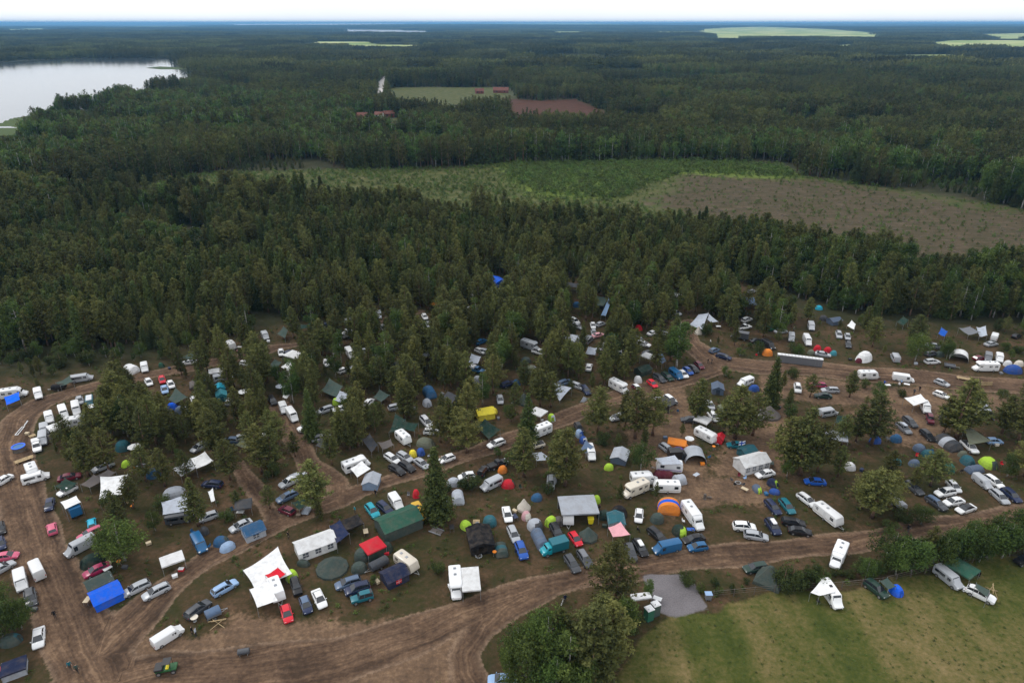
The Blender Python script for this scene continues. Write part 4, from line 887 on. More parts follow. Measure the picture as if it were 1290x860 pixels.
V('minivan',537,530,315,'white','white people carrier in the pines'); V('hatch',543,542,0,'white','white hatchback by a people carrier'); T('house',611,520,10,'yellow',3.8,3.0,2.3,'bright yellow frame tent'); T('dome',622,517,0,'yellow',2.0,1.8,1.4,'small yellow tent end')
P([(598,535,1.5),(611,527,2.3),(630,541,2.1),(616,553,1.3)],'dgreen','dark green sloping tarpaulin',.25); V('wagon',625,557,200,'white','white estate car by the track'); V('pickup',627,583,20,'black','black pickup truck'); T('dome',633,590,0,'orange',2.2,2.0,1.5,'bright orange dome tent')
V('jeep',609,592,50,'black','black off-road car'); V('hatch',588,598,190,'white','white hatchback behind a spruce'); T('tunnel',541,493,300,'midblue',4.6,2.8,1.8,'blue tunnel tent'); T('dome',538,506,300,'palegrey',3.4,2.4,1.5,'pale grey dome tent')
V('hatch',630,502,275,'silver','silver hatchback facing down the slope'); T('dome',651,481,0,'midblue',2.2,2.0,1.6,'blue dome tent by the pines'); T('bell',660,502,0,'greygreen',4.0,4.0,2.6,'pointed grey-green pyramid tent',n=4)
P([(698,482,2.6),(720,488,2.3),(705,505,.6),(699,494,1.4)],'palegrey','silver-grey triangular tarpaulin',.08); P([(731,506,.6),(735,499,1.9),(742,502,1.4),(736,506,.6)],'palegrey','small pale pointed sheet',.05); V('wagon',712,480,20,'bluegrey','blue-grey estate car above a tarp'); V('wagon',728,485,340,'silver','silver estate car above a tarp'); V('wagon',738,490,310,'navy','navy estate car above a tarp')
V('mh',780,488,332,'white','white motorhome on the track edge'); T('dome',804,477,0,'white',2.4,2.0,1.9,'white dome tent'); V('hatch',803,488,320,'maroon','red and white hatchback',roof='white'); V('hatch',822,482,318,'red','red hatchback by the track')
V('wagon',831,475,325,'dgrey','dark grey estate car in the row'); V('wagon',841,473,325,'dgreen','dark green estate car in the row'); V('camper',852,471,325,'midblue','dark blue van in the row'); V('hatch',861,470,318,'white','white hatchback in the row'); V('hatch',867,466,320,'blue','blue hatchback in the row'); V('sedan',874,463,320,'black','black saloon in the row'); V('hatch',881,459,320,'maroon','maroon hatchback in the row')
T('flat',678,524,340,'white',3.2,3.0,2.5,'white flat canopy with thin legs'); T('dome',695,525,300,'lime',2.4,2.0,1.6,'lime tent with pale end','palegrey'); V('mh',680,544,202,'white','white motorhome facing the pines'); V('pickup',673,560,195,'cream','cream pickup truck')
P([(669,570,1.9),(682,569,2.2),(697,579,1.5),(676,580,1.4)],'palegrey','pale wedge-shaped awning',.05); T('dome',730,545,300,'lblue',3.0,2.0,1.5,'light blue patterned tent','blue'); T('dome',735,553,300,'blue',2.2,2.0,1.4,'blue tent with white trim','white'); P([(731,566,1.8),(738,554,2.2),(748,562,2.1),(738,571,1.6)],'bluegrey','blue-grey awning of a van',.1)
V('camper',744,570,283,'white','white camper van under an awning'); V('wagon',778,524,197,'silver','silver estate car crossing the track'); T('house',781,574,68,'palegrey',3.8,3.0,1.9,'pale grey patterned frame tent','bluegrey'); T('dome',767,587,0,'lime',2.2,1.8,1.3,'lime dome tent beside a frame tent')
T('flat',840,510,335,'dgrey',3.8,3.0,2.2,'dark flat canopy by the road','black',sides='-'); V('wagon',845,502,325,'white','white estate car behind a dark canopy'); V('hatch',832,504,325,'white','white hatchback behind a dark canopy')
T('dome',695,603,0,'palegrey',2.2,1.9,1.5,'pale grey tent near a silver-roofed car',hide=1); V('hatch',729,537,300,'black','black hatchback above a patterned tent'); T('dome',854,567,0,'purple',3.2,2.4,1.6,'purple dome tent'); V('wagon',841,564,325,'silver','silver estate car by a purple tent'); T('house',853,558,350,'orange',3.4,2.4,1.8,'orange frame tent'); M('box',838,550,0,'blue-grey box',col='bluegrey')
V('truck',855,574,5,'black','black cargo trailer van',L=5.0,hide=1)
# --- right upper
V('camper',939,481,200,'white','white van under a pine'); T('dome',950,488,0,'blue',3.0,2.2,1.6,'blue tent under a pine'); T('house',904,489,280,'bluegrey',3.0,2.6,2.2,'blue-grey frame tent'); T('dome',969,505,0,'cyan',2.8,2.4,1.6,'cyan dome tent'); T('bell',969,518,0,'greybrown',5.2,5.2,2.4,'low grey-brown pyramid tent',n=10)
V('hatch',956,525,15,'white','white hatchback by a brown tent'); V('suv',1005,488,278,'white','white SUV with roof window',roof='white'); V('wagon',1030,484,178,'magenta','magenta estate car'); V('wagon',1046,490,178,'silver','silver estate car by a magenta one'); V('sedan',1037,497,178,'dgreen','dark green saloon')
V('camper',1043,519,10,'silver','silver-white van under netting'); P([(1052,532,1.4),(1055,522,2.0),(1068,524,2.0),(1064,536,1.2)],'dgreen','dark green netting sheet',.25); T('flat',1052,554,350,'palegrey',4.4,3.6,2.5,'pale patterned canopy with dark inside','black',sides='b'); T('dome',1071,586,0,'white',2.7,2.2,1.6,'small white dome tent')
V('sedan',869,527,178,'dgrey','dark grey saloon by a canopy'); T('flat',885,533,340,'white',3.2,3.0,2.3,'white flat canopy behind a caravan'); V('wagon',899,523,312,'white','white estate car by a canopy'); V('hatch',895,509,300,'silver','silver hatchback at a pine'); V('trailer',912,516,320,'camo','camouflage covered trailer',cover='camo',L=3.6)
V('cv',889,549,332,'white','long white caravan with red end tent',L=5.6); T('house',907,552,60,'red',1.8,1.4,1.9,'red toilet tent'); M('grill',899,564,0,'orange garden grill',col='orange'); T('arch',875,573,290,'palegrey',3.6,4.2,2.1,'pale arched shelter'); M('box',885,583,0,'orange box by an arched shelter',col='orange'); M('dish',868,558,0,'round white dish',col='white')
T('tunnel',861,560,300,'orange',2.4,1.8,1.3,'orange tunnel tent'); V('wagon',928,559,178,'teal','blue-green estate car'); T('house',941,568,20,'teal',3.2,2.4,1.9,'dark teal ridge tent'); M('flag',929,569,10,'white flag with blue cross')
T('house',947,582,14,'white',6.0,3.6,2.9,'white marquee with four windows',win=4,marquee=True,wcol='grey'); V('sedan',964,595,192,'white','white saloon in front of a marquee')
V('cv',1093,473,0,'white','white caravan beside the sandy road',L=5.2); V('bigvan',1138,476,352,'white','white high van with open doors',Hh=2.3)
H(1114,482,'reach','blue','person in blue at a table',0); H(1109,483,'stand','navy','person in navy beside a caravan',0); H(1133,484,'stand','white','person in white by a van',180); H(1136,481,'reach','lblue','person in light blue by a van',180); H(1159,489,'stand','black','person in black by the wood pile',200); H(1152,493,'stand','dgrey','person in dark grey digging',20)
M('table',1118,486,0,'white camp table by the road',col='white'); M('table',1142,485,350,'long white table by the road',col='white')
P([(1139,501,2.0),(1160,496,2.3),(1169,505,2.2),(1151,511,1.9)],'white','white awning sheet of a pickup',.1); V('camper',1166,513,300,'white','white van under a white awning',L=4.6); V('jeep',1172,527,290,'maroon','dark red off-road car'); V('jeep',1189,529,290,'dgrey','dark car under a wide pine',hide=1)
V('wagon',1147,530,320,'dgrey','dark grey estate car in the clearing'); V('wagon',1139,538,320,'grey','grey estate car with roof load',box='palegrey'); V('wagon',1169,547,320,'black','black estate car in the clearing'); T('dome',1129,551,0,'midblue',2.8,2.4,1.6,'blue dome tent in the clearing'); T('dome',1103,553,0,'blue',2.8,2.0,1.6,'blue tent with white panel','white')
T('dome',1159,563,0,'bluegrey',2.9,2.5,1.6,'blue-grey dome tent in the clearing'); T('dome',1170,570,0,'teal',3.2,2.4,1.4,'dull teal dome tent'); T('tunnel',1195,556,325,'dgrey',5.4,3.6,1.8,'big dark grey tunnel tent','palegrey')
P([(1215,540,2.8),(1224,539,2.6),(1250,555,2.4),(1221,560,2.0)],'olive','big olive tarpaulin',.12); V('pickup',1222,562,318,'white','white pickup beneath an olive sheet'); V('hatch',1253,554,0,'lblue','pale blue car behind an olive sheet'); M('box',1256,559,0,'tan box at an olive sheet',col='cream')
T('dome',1246,581,320,'lime',4.2,3.4,1.9,'lime and green dome tent','greygreen'); T('dome',1220,579,320,'teal',3.4,2.8,1.8,'teal dome tent by a lime one'); T('tunnel',1228,590,10,'bluegrey',3.6,2.0,1.2,'low blue-grey tunnel tent'); T('dome',1213,571,0,'olive',2.0,1.8,1.4,'small olive tent')
T('dome',1196,588,290,'green',2.8,2.6,1.9,'green dome tent with white base'); T('dome',1131,580,320,'turquoise',2.2,1.3,1.2,'narrow turquoise tent'); T('dome',1152,582,0,'bluegrey',2.4,2.0,1.4,'grey tent at a bush',hide=1)
T('arch',1238,517,300,'palegrey',4.4,3.8,2.5,'pale arched tunnel shelter'); M('boards',1236,484,0,'pale board fence beside the road'); M('planks',1215,476,350,'stack of pale planks'); V('hatch',1187,481,340,'silver','silver hatchback beside a pine'); V('hatch',1186,496,340,'white','white hatchback beneath a pine',hide=1); M('crates',1228,495,0,'white painted pallet')
T('dome',1089,448,20,'white',5.4,3.8,2.6,'bulky white covered tent'); T('dome',1083,453,20,'maroon',3.0,1.8,1.2,'low red tent')
V('camper',1128,450,115,'silver','silver van with rear to the road',L=4.8); M('box',1154,457,0,'grey box beside a bush',col='palegrey'); V('sedan',1175,434,170,'silver','silver saloon'); V('wagon',1174,444,10,'dgrey','dark grey estate car with gear'); T('dome',1184,445,0,'greygreen',2.6,2.2,1.5,'grey-green tent behind a car'); V('wagon',1175,454,4,'white','white estate car by the road'); V('trailer',1197,459,350,'grey','flat grey trailer',L=2.8)
T('arch',1209,448,268,'white',3.4,4.2,2.2,'white arched shelter'); V('hatch',1234,450,10,'maroon','dark red hatchback'); V('camper',1245,450,275,'grey','grey van behind a motorhome',L=4.4); V('camper',1259,451,278,'white','white van behind a motorhome',L=4.4)
V('mh',1241,463,180,'white','long white motorhome beside the road',L=6.8); T('dome',1277,464,0,'blue',5.0,3.6,2.1,'large blue and white tent','lblue'); T('dome',1270,457,0,'white',2.4,2.0,1.6,'small white tent behind a blue one'); T('dome',1284,457,0,'cream',2.6,2.0,1.6,'cream tent behind a blue one')
P([(1182,420,1.6),(1186,412,2.2),(1194,417,2.1),(1190,424,1.4)],'blue','dark blue sheet in the forest edge',.2); P([(1208,413,2.4),(1222,411,2.6),(1235,418,2.2),(1220,422,1.6)],'grey','grey tarpaulin in the forest edge',.2); P([(1230,412,2.2),(1242,410,2.4),(1244,422,1.6),(1234,424,1.4)],'palegrey','pale grey tarpaulin in the forest edge',.25); V('camper',1253,424,70,'white','white van in the forest edge',L=4.8); V('sedan',1249,432,10,'silver','silver saloon in the forest edge')
P([(1130,405,1.6),(1138,398,2.4),(1145,403,2.2),(1138,410,1.4)],'dgreen','dark green sheet in the forest edge',.2); V('hatch',1281,422,20,'black','black hatchback at the forest edge')
# toilets
for k in range(13): M('toilet',981.5+k*4.25,453.5+k*.52,-84,'grey portable toilet in the long row by the road',col='grey',col2='white')
V('sedan',1037,445,352,'silver','silver saloon behind the toilet row'); T('dome',1030,438,0,'red',2.4,2.0,1.8,'red dome tent behind a silver saloon'); T('dome',1043,440,0,'red',2.4,2.0,1.6,'second red dome tent, beside a cyan one'); T('dome',1050,444,0,'turquoise',2.0,1.8,1.4,'cyan tent by red tents'); T('dome',1022,443,0,'camo',2.2,1.8,1.4,'olive tent by red tents')
V('bigvan',1017,429,300,'white','white van with dark blue stripe'); V('camper',1022,411,285,'silver','silver van on the grass',L=4.6); V('camper',997,425,275,'silver','silver van beside a striped van',L=4.4); T('dome',1032,387,0,'cyan',2.6,2.0,1.4,'cyan dome tent at the forest edge')
V('suv',1057,421,280,'silver','silver SUV on the grass'); V('hatch',1068,423,280,'silver','silver hatchback on the grass'); V('hatch',1069,433,280,'dgrey','dark hatchback on the grass'); T('dome',1038,400,0,'dgrey',2.8,2.4,1.6,'dark grey tent on the grass'); T('house',1051,404,10,'bluegrey',3.4,2.6,1.9,'blue-grey frame tent on the grass'); P([(1067,410,1.2),(1073,403,2.4),(1078,408,2.0),(1076,415,1.0)],'white','white pointed sheet on the grass',.1)
V('truck',932,424,170,'dgrey','dark grey truck in the shade',L=5.4); V('camper',968,434,325,'black','black van in the shade'); T('dome',967,443,0,'orange',3.2,2.6,1.9,'orange dome tent'); V('sedan',953,428,10,'black','black saloon in the shade'); V('wagon',912,448,345,'navy','navy estate car by the road fork'); V('hatch',900,440,20,'bluegrey','blue-grey hatchback by the road fork')
V('suv',941,402,20,'white','white SUV among pines'); V('pickup',938,411,10,'white','white pickup among pines'); V('camper',970,413,10,'green','green van among pines',hide=1); V('sedan',984,416,10,'silver','silver saloon among pines',hide=1)
P([(868,409,1.2),(880,396,3.2),(893,394,3.0),(885,415,1.2)],'palegrey','large pale grey tarpaulin',.1,poles=(1,2)); P([(893,395,2.8),(905,405,1.8),(896,406,1.6),(891,402,2.0)],'palegrey','pale grey wing of a tarpaulin',.1); T('bell',880,416,0,'cream',2.4,2.4,2.2,'cream pyramid tent',n=6); M('table',905,412,0,'pale table by a grey tarpaulin',col='white')
H(895,430,'stand','white','person in a white top at the fork',0); H(892,454,'stand','black','person in black at the fork',0); H(897,454,'stand','dgrey','person in grey at the fork',180); H(1000,414,'stand','olive','person near a silver van',0)
T('flat',850,374,340,'white',3.6,2.4,2.2,'white flat canopy deep in the pines'); P([(936,383,1.6),(936,374,2.4),(950,374,2.4),(956,384,1.8)],'bluegrey','blue-grey tarpaulin among pines',.15); V('hatch',947,366,20,'silver','silver hatchback deep in the pines'); V('camper',916,356,20,'silver','silver van deep in the pines',hide=1)
# deep in the pines
T('house',626,355,330,'brightblue',5.4,4.6,2.8,'bright blue canopy tent'); ITEMS[-1]['s']*=2.0; V('sedan',595,369,320,'white','white saloon near a bright blue tent'); V('sedan',592,397,20,'silver','silver saloon in the deep pines'); V('hatch',591,388,10,'white','white hatchback in the deep pines',hide=1); T('dome',592,415,0,'teal',2.6,2.2,1.8,'teal tent with white top','white'); T('dome',618,413,0,'red',1.8,1.6,1.6,'small red tent'); V('sedan',606,429,20,'midblue','blue saloon in the pines'); V('hatch',605,441,340,'white','white hatchback by a camper',hide=0)
V('truck',437,422,190,'white','white box truck in the pines',L=5.2); V('bigvan',441,445,308,'white','white high van in the pines',Hh=2.4); V('hatch',535,398,300,'white','white hatchback up in the pines'); V('hatch',540,408,300,'silver','silver hatchback up in the pines'); T('flat',548,385,0,'orange',3.0,1.8,1.6,'low orange canopy'); V('trailer',440,403,15,'silver','silver trailer beside the brown patch',L=4.0,cover='palegrey'); V('camper',477,397,280,'palegrey','pale van by the brown patch',L=4.2,hide=1); V('hatch',483,412,300,'white','white hatchback by the brown patch')
V('pickup',601,465,345,'midblue','blue pickup with white load cover',cap='white'); P([(588,456,1.6),(594,445,2.4),(606,449,2.2),(602,458,1.6)],'palegrey','pale grey sheet above a blue pickup',.2); V('wagon',612,442,345,'silver','silver estate car by a pickup'); V('sedan',459,441,10,'silver','silver saloon among the mid pines'); V('sedan',477,443,60,'white','white saloon among the mid pines'); V('wagon',505,457,10,'dgrey','dark estate car in the mid pines'); P([(495,464,1.2),(500,452,2.2),(514,455,2.2),(510,466,1.4)],'camo','camouflage sheet in the mid pines',.25); P([(531,446,1.6),(539,442,2.0),(542,447,1.8),(534,451,1.4)],'palegrey','small pale sheet in the mid pines',.1)
V('hatch',446,463,20,'silver','silver hatchback low in the pines'); V('hatch',433,465,20,'white','white hatchback low in the pines'); V('trailer',461,464,20,'dgrey','dark trailer low in the pines',L=3.4,cover='black')
V('hatch',465,505,40,'white','white hatchback under thick pines'); P([(470,500,1.4),(478,490,2.2),(491,497,2.0),(480,506,1.3)],'greygreen','grey-green sheet under thick pines',.2); V('wagon',500,511,10,'silver','silver estate car under thick pines',hide=1); P([(556,500,1.4),(564,492,2.2),(577,498,2.0),(569,508,1.2)],'dgrey','dark tarp under thick pines',.2); T('dome',568,501,0,'lime',1.6,1.4,1.2,'tiny lime tent under thick pines'); V('camper',585,503,20,'navy','navy van under thick pines',hide=1)
T('dome',601,477,0,'palegrey',3.0,2.6,1.7,'pale tent below a blue pickup'); V('wagon',640,482,20,'navy','navy estate car by a blue tent',hide=1)
P([(676,405,2.2),(688,402,2.6),(700,411,2.4),(698,417,2.0)],'greybrown','grey-brown roof sheet',.08); V('mh',668,436,340,'silver','silver-grey motorhome'); V('pickup',680,443,345,'white','white pickup beside a silver motorhome'); T('house',721,431,280,'palegrey',4.4,3.8,2.4,'pale grey cube tent','palegrey',eave=.85); P([(703,360,2.0),(705,354,2.4),(729,357,2.4),(727,362,2.0)],'dgrey','long dark tarpaulin high in the pines',.1); P([(744,359,1.8),(749,354,2.4),(761,356,2.2),(757,361,1.8)],'dgrey','dark sheet high in the pines',.15)
T('dome',727,383,0,'midblue',3.0,2.6,1.7,'blue dome tent high in the pines'); P([(745,382,1.6),(751,372,2.4),(767,375,2.4),(760,386,1.6)],'greygreen','green tarpaulin high in the pines',.2); P([(757,397,1.6),(767,374,2.6),(771,376,2.6),(763,398,1.6)],'lblue','long pale blue strip sheet',.15)
V('wagon',724,403,330,'white','white estate car up in the pines'); V('wagon',728,410,335,'silver','silver estate car up in the pines'); V('hatch',747,409,280,'white','white hatchback in a line of three'); V('hatch',748,418,280,'silver','silver hatchback in a line of three'); V('sedan',754,421,10,'pink','pinkish saloon in a line of three'); V('hatch',757,407,20,'silver','silver hatchback beside the line')
V('camper',741,428,40,'grey','grey van with cover'); P([(737,445,1.2),(741,436,2.2),(752,438,2.2),(750,447,1.4)],'palegrey','pale tarpaulin with white edge',.2); P([(754,440,1.6),(760,431,2.4),(768,432,2.2),(763,443,1.4)],'white','white tarpaulin in the pines',.2); V('hatch',780,442,100,'silver','silver hatchback behind a pine'); V('sedan',742,461,80,'white','white saloon deep under pines')
V('wagon',806,427,330,'silver','silver estate car near a red tent'); V('wagon',811,432,345,'white','white estate car near a red tent'); V('sedan',823,418,20,'white','white saloon in a pair'); V('sedan',835,419,15,'silver','silver saloon in a pair'); T('dome',805,412,0,'red',2.4,2.0,1.8,'red dome tent in the pines')
T('flat',816,453,340,'white',3.2,2.8,2.6,'white flat canopy above the car row'); T('house',810,466,20,'dgreen',3.6,2.6,2.0,'dark green tent above the car row'); P([(828,446,2.2),(834,441,2.4),(839,455,1.8),(834,458,1.6)],'bluegrey','blue-grey sheet above the car row',.1); V('wagon',817,443,20,'dgrey','dark estate car behind a canopy')
T('dome',668,464,0,'camo',4.2,3.4,1.8,'camouflage dome tent by pale panel','palegrey'); T('dome',662,453,0,'greygreen',3.4,2.6,1.6,'grey-green tent in the pines'); V('hatch',852,393,340,'silver','silver hatchback by the high canopy'); P([(818,396,1.6),(826,386,2.4),(830,392,2.2),(827,398,1.6)],'greybrown','brown-grey pointed sheet',.1)
# --- top left of the camp
V('sedan',238,455,184,'white','white saloon beside a green sheet'); P([(228,450,1.6),(247,439,2.2),(256,444,2.0),(240,453,1.5)],'greygreen','green-grey sheet at the forest edge',.2); V('cv',291,436,318,'white','small white caravan at the forest edge',L=3.8); M('table',302,438,0,'white table by a small caravan',col='white'); H(299,441,'sit','pink','person in pink by a small caravan',90)
T('tunnel',165,464,340,'white',3.8,2.8,1.9,'white tunnel tent at the forest edge'); V('camper',182,463,280,'white','white van beside a white tent',L=4.4); V('hatch',141,465,270,'black','black hatchback at the forest edge'); T('dome',203,459,0,'green',1.6,1.4,1.3,'small green tent'); V('wagon',311,457,350,'white','white estate car by the pines')
T('flat',371,451,345,'white',4.6,3.6,2.4,'white flat canopy of a camp'); P([(354,462,1.5),(364,454,2.2),(371,459,2.0),(362,467,1.4)],'white','white sheet below a canopy',.1); V('hatch',365,443,20,'navy','dark blue hatchback behind a canopy'); V('hatch',354,443,280,'white','white hatchback behind a canopy'); P([(338,460,1.4),(346,452,2.0),(355,456,1.9),(347,464,1.4)],'greygreen','green-grey sheet beside a canopy',.2)
P([(349,420,1.5),(357,411,2.4),(363,415,2.2),(359,426,1.4)],'greygreen','grey-green sheet at the top of the camp',.2); P([(372,414,1.8),(378,408,2.2),(389,409,2.2),(387,413,1.8)],'dgreen','dark green sheet at the top of the camp',.15); T('dome',390,411,0,'blue',1.8,1.7,2.0,'dark blue tent at the top of the camp'); T('dome',394,443,0,'navy',2.6,2.2,1.6,'navy tent above the pines'); V('hatch',411,456,280,'white','white hatchback above the pines'); V('camper',334,423,300,'silver','silver van at the top of the camp',hide=0,L=4.2); M('box',338,429,0,'white box at the top of the camp',col='white'); V('sedan',413,408,10,'navy','navy saloon at the top of the camp',hide=0)

_r=random.Random(21); _t=[it for it in ITEMS if it['cat'] in('tent','gazebo') and it['py']>430 and not it['hide']]
for it in _r.sample(_t,78):
    k=_r.choice(['chair','chair','box','table','chair','box']); cc=_r.choice(['dgreen','navy','red','black','white','grey','midblue','beige','palegrey','orange']); ax=it['px']+_r.choice([-1,1])*(it['s']*.5+_r.uniform(3,8)); ay=it['py']+_r.uniform(1,8)
    M(k,ax,ay,_r.uniform(0,360),f"small {CN.get(cc,cc)} {dict(chair='camp chair',box='storage box',table='camp table')[k]}",col=cc); ITEMS[-1]['hide']=1
# ------------------------------------------------------------------ far buildings, hedge fence
def house_far(px,py,l,w,h,hr,wall,roof,desc,ang=0,nm='cabin'):
    l*=.72; w*=.72
    x,y=gp(px,py); r=root_(nm,(x,y,terrain_h(x,y)),R(ang),nm.replace('_',' '),'far buildings'); m=MB(); m.box(-l/2,l/2,-w/2,w/2,0,h); 
    m.add([(s*l/2,y_,z) for s in(-1,1) for y_,z in((-w/2,h+.001),(w/2,h+.001),(0,hr))],[(0,2,1),(3,4,5),(0,1,4,3),(1,2,5,4),(2,0,3,5)]); part(r,'wall',m.mesh('wall',wall,0))
    f=MB(); o=.5
    f.sheet([[(x_,-w/2-o,h-.15),(x_,0,hr+.12),(x_,w/2+o,h-.15)] for x_ in(-l/2-o,l/2+o)],.1); rf=part(r,'roof',f.mesh('roof',roof,0))
    c=MB(); c.box(l*.2-.35,l*.2+.35,-.35,.35,hr-.6,hr+1.1); part(rf,'chimney',c.mesh('chimney','roof_dark',0))
    for k in (-1,1): g=MB(); g.box(k*l*.25-.6,k*l*.25+.6,-w/2-.04,-w/2+.01,h*.3,h*.8); part(r,'window',g.mesh('window','glass',0))
    reg(r,px,py,desc,l,1)
def terrain_h(x,y):
    d=np.hypot(x,y); k=np.clip((d-2600)/6000,0,1)**1.3
    h=18*np.sin(x/1500+1.3)*np.cos(y/2300+.4)+14*np.sin((x+y)/2700+2)+10*np.sin(x/900-y/1700)
    far=np.clip((d-9000)/16000,0,1); h=k*(h*.28+3)+far*(30*(np.sin(x/5200+.8)+np.sin(x/2900+y/6000))+26)
    return np.clip(h,0,58)
# ------------------------------------------------------------------ zones, drawn in photo pixels and laid on the ground
def W2(pts): return np.array([gp(a,b) for a,b in pts])
ROADS=[([(150,900),(110,830),(88,780),(62,720),(40,660),(22,605),(14,560),(24,528),(50,508),(90,494),(150,480),(220,466),(290,452),(340,440)],[10,10,9,8.5,8,7.5,7,7,6.5,6,5,5,4.5,4]),
 ([(110,840),(160,790),(205,745),(262,703),(330,668),(400,638),(470,612),(530,592),(600,570),(680,538),(760,506),(850,480),(900,464)],[8,7,6,5,4.6,4.6,4.6,4.6,4.6,5,5.5,6,7]),
 ([(868,405),(866,430),(895,455),(960,462),(1040,466),(1110,472),(1200,480),(1300,488),(1450,500)],[4,6,8,8,9,9,9,8,8]),
 ([(60,900),(200,862),(320,852),(430,832),(520,800),(600,765),(680,738),(760,720),(850,706),(950,696),(1075,684),(1150,668),(1230,654),(1300,644),(1450,625)],[12,12,11,9,7,5.6,5,5,5,5,4.6,4.4,4.2,4.2,4.2]),
 ([(612,900),(592,850),(586,825),(604,795),(640,762),(690,738)],[6,5.5,5,5,4.5,4.5]),
 ([(352,512),(368,545),(388,585),(425,610),(428,630)],[4,4.5,4.5,4,4]),([(300,585),(322,615),(345,650),(350,660)],[3,3.4,3.6,4]),
 ([(280,455),(340,438),(420,428),(480,405),(530,392)],[4,4,3.5,4,3])]
DIRT=[[(150,870),(125,800),(190,800),(232,800),(262,800),(300,775),(420,785),(520,775),(600,762),(590,810),(585,870)],[(850,600),(960,600),(965,632),(850,640)],[(955,470),(1290,500),(1290,520),(1050,510),(960,500)],[(1085,485),(1180,488),(1200,560),(1130,560),(1080,520)],[(790,480),(860,478),(900,640),(850,650),(790,560)],[(930,505),(990,505),(1000,600),(900,600),(915,540)]]
CAMP=[(-60,470),(60,470),(210,450),(300,420),(420,400),(520,372),(600,345),(860,358),(930,352),(1000,392),(1070,408),(1140,410),(1200,412),(1450,412),(1450,900),(-200,1000),(-200,600)]
FIELD=[(780,870),(800,800),(850,775),(900,768),(905,752),(1000,745),(1110,738),(1180,722),(1300,700),(1500,670),(1600,900)]
GRAVEL=[(816,727),(870,722),(898,768),(850,776),(828,770)]
CLEAR=[(150,245),(250,218),(400,214),(560,211),(640,206),(870,202),(985,208),(1010,222),(1130,238),(1290,263),(1450,280),(1450,352),(1290,345),(1180,345),(1040,318),(900,300),(690,292),(600,278),(450,272),(270,262)]
SLASH=[(785,250),(812,236),(860,217),(1000,225),(1130,238),(1290,263),(1450,280),(1450,352),(1290,345),(1180,345),(1060,312),(960,290),(830,265)]
SHRUBG=[(640,206),(870,202),(985,208),(1000,222),(860,217),(812,236),(785,250),(700,245),(640,228)]
FAR1=[(484,113),(500,110),(640,110),(650,126),(645,140),(560,146),(500,142)]
FAR2=[(632,124),(680,127),(725,125),(760,140),(775,158),(700,162),(648,158)]
FIELDS=[[(880,38),(960,35),(1045,38),(1110,42),(1105,48),(990,50),(930,51),(905,49)],[(1170,54),(1200,51),(1290,51),(1400,51),(1400,63),(1290,63.5),(1190,64)],[(-60,60),(75,60),(80,63.5),(-60,64)],[(395,52.5),(470,53),(470,56),(400,56)],[(30,36.4),(60,36.2),(68,40.5),(30,40.5)],[(100,33.4),(200,33.2),(260,35),(150,35)],[(1040,47),(1110,47),(1110,51),(1045,51)],[(700,40),(760,40),(770,43),(705,43)],[(1060,70.5),(1180,70),(1190,74),(1060,75)],[(880,48),(930,49),(930,52),(885,52)],[(880,39),(960,36),(1045,39),(1108,42),(1105,45),(990,46),(930,49),(905,47)],[(1180,56),(1200,52),(1290,52),(1400,52),(1400,59),(1290,60),(1190,62)],[(1050,58),(1075,56),(1075,66),(1052,67)],[(1220,44),(1290,43),(1400,43),(1400,49),(1260,50)],[(0,37),(80,38),(60,41),(0,42)],[(430,56),(530,57),(540,63),(440,62)],[(820,40),(870,40),(860,43),(825,43)],[(560,31),(700,31),(820,33),(700,34.5),(570,33.5)],[(1100,70),(1290,68),(1290,72),(1110,74)]]
LAKE=[(-400,78),(0,79),(50,75.5),(120,73.5),(218,73.5),(224,84),(222,87),(252,92),(246,103),(210,114),(156,128),(112,139),(78,141),(45,146),(20,148),(0,156),(-400,185)]
SPIT=[(183,86),(200,84),(222,85),(240,87.5),(200,87.5)]
LAKE2=[(-200,156),(10,159),(22,161),(14,167),(2,180),(-10,190),(-200,200)]
WATERS=[[(280,31.3),(430,30.9),(640,31.4),(560,34),(300,33.4)],[(430,37.0),(500,37.6),(545,40),(520,43.5),(430,42)]]
LSHORE=[(-200,150),(20,148),(78,141),(72,150),(48,164),(26,180),(-10,200),(-200,215)]
PATHFAR=[(476,104),(483,98),(496,92),(500,98),(488,106),(486,124),(482,134),(474,134),(475,118)]
YARD=[(448,150),(505,149),(505,172),(446,176)]
BARE=[(355,148),(395,149),(400,156),(362,156)]
def segs(poly): 
    P=W2(poly); return P,np.roll(P,-1,0)
def seg_dist(X,Y,A,B):
    d=np.full(X.shape,1e9)
    for (ax,ay),(bx,by) in zip(A,B):
        dx,dy=bx-ax,by-ay; t=np.clip(((X-ax)*dx+(Y-ay)*dy)/(dx*dx+dy*dy+1e-9),0,1); d=np.minimum(d,np.hypot(X-ax-t*dx,Y-ay-t*dy))
    return d
def inside(X,Y,poly):
    P=W2(poly); c=np.zeros(X.shape,bool); n=len(P)
    for i in range(n):
        x0,y0=P[i]; x1,y1=P[(i+1)%n]
        if y0==y1: continue
        c^=((y0>Y)!=(y1>Y))&(X<(x1-x0)*(Y-y0)/(y1-y0)+x0)
    return c
def sdist(X,Y,poly):
    A,B=segs(poly); d=seg_dist(X,Y,A,B); return np.where(inside(X,Y,poly),d,-d)
def soft(sd,w): return np.clip(.5+sd/(2*w),0,1)
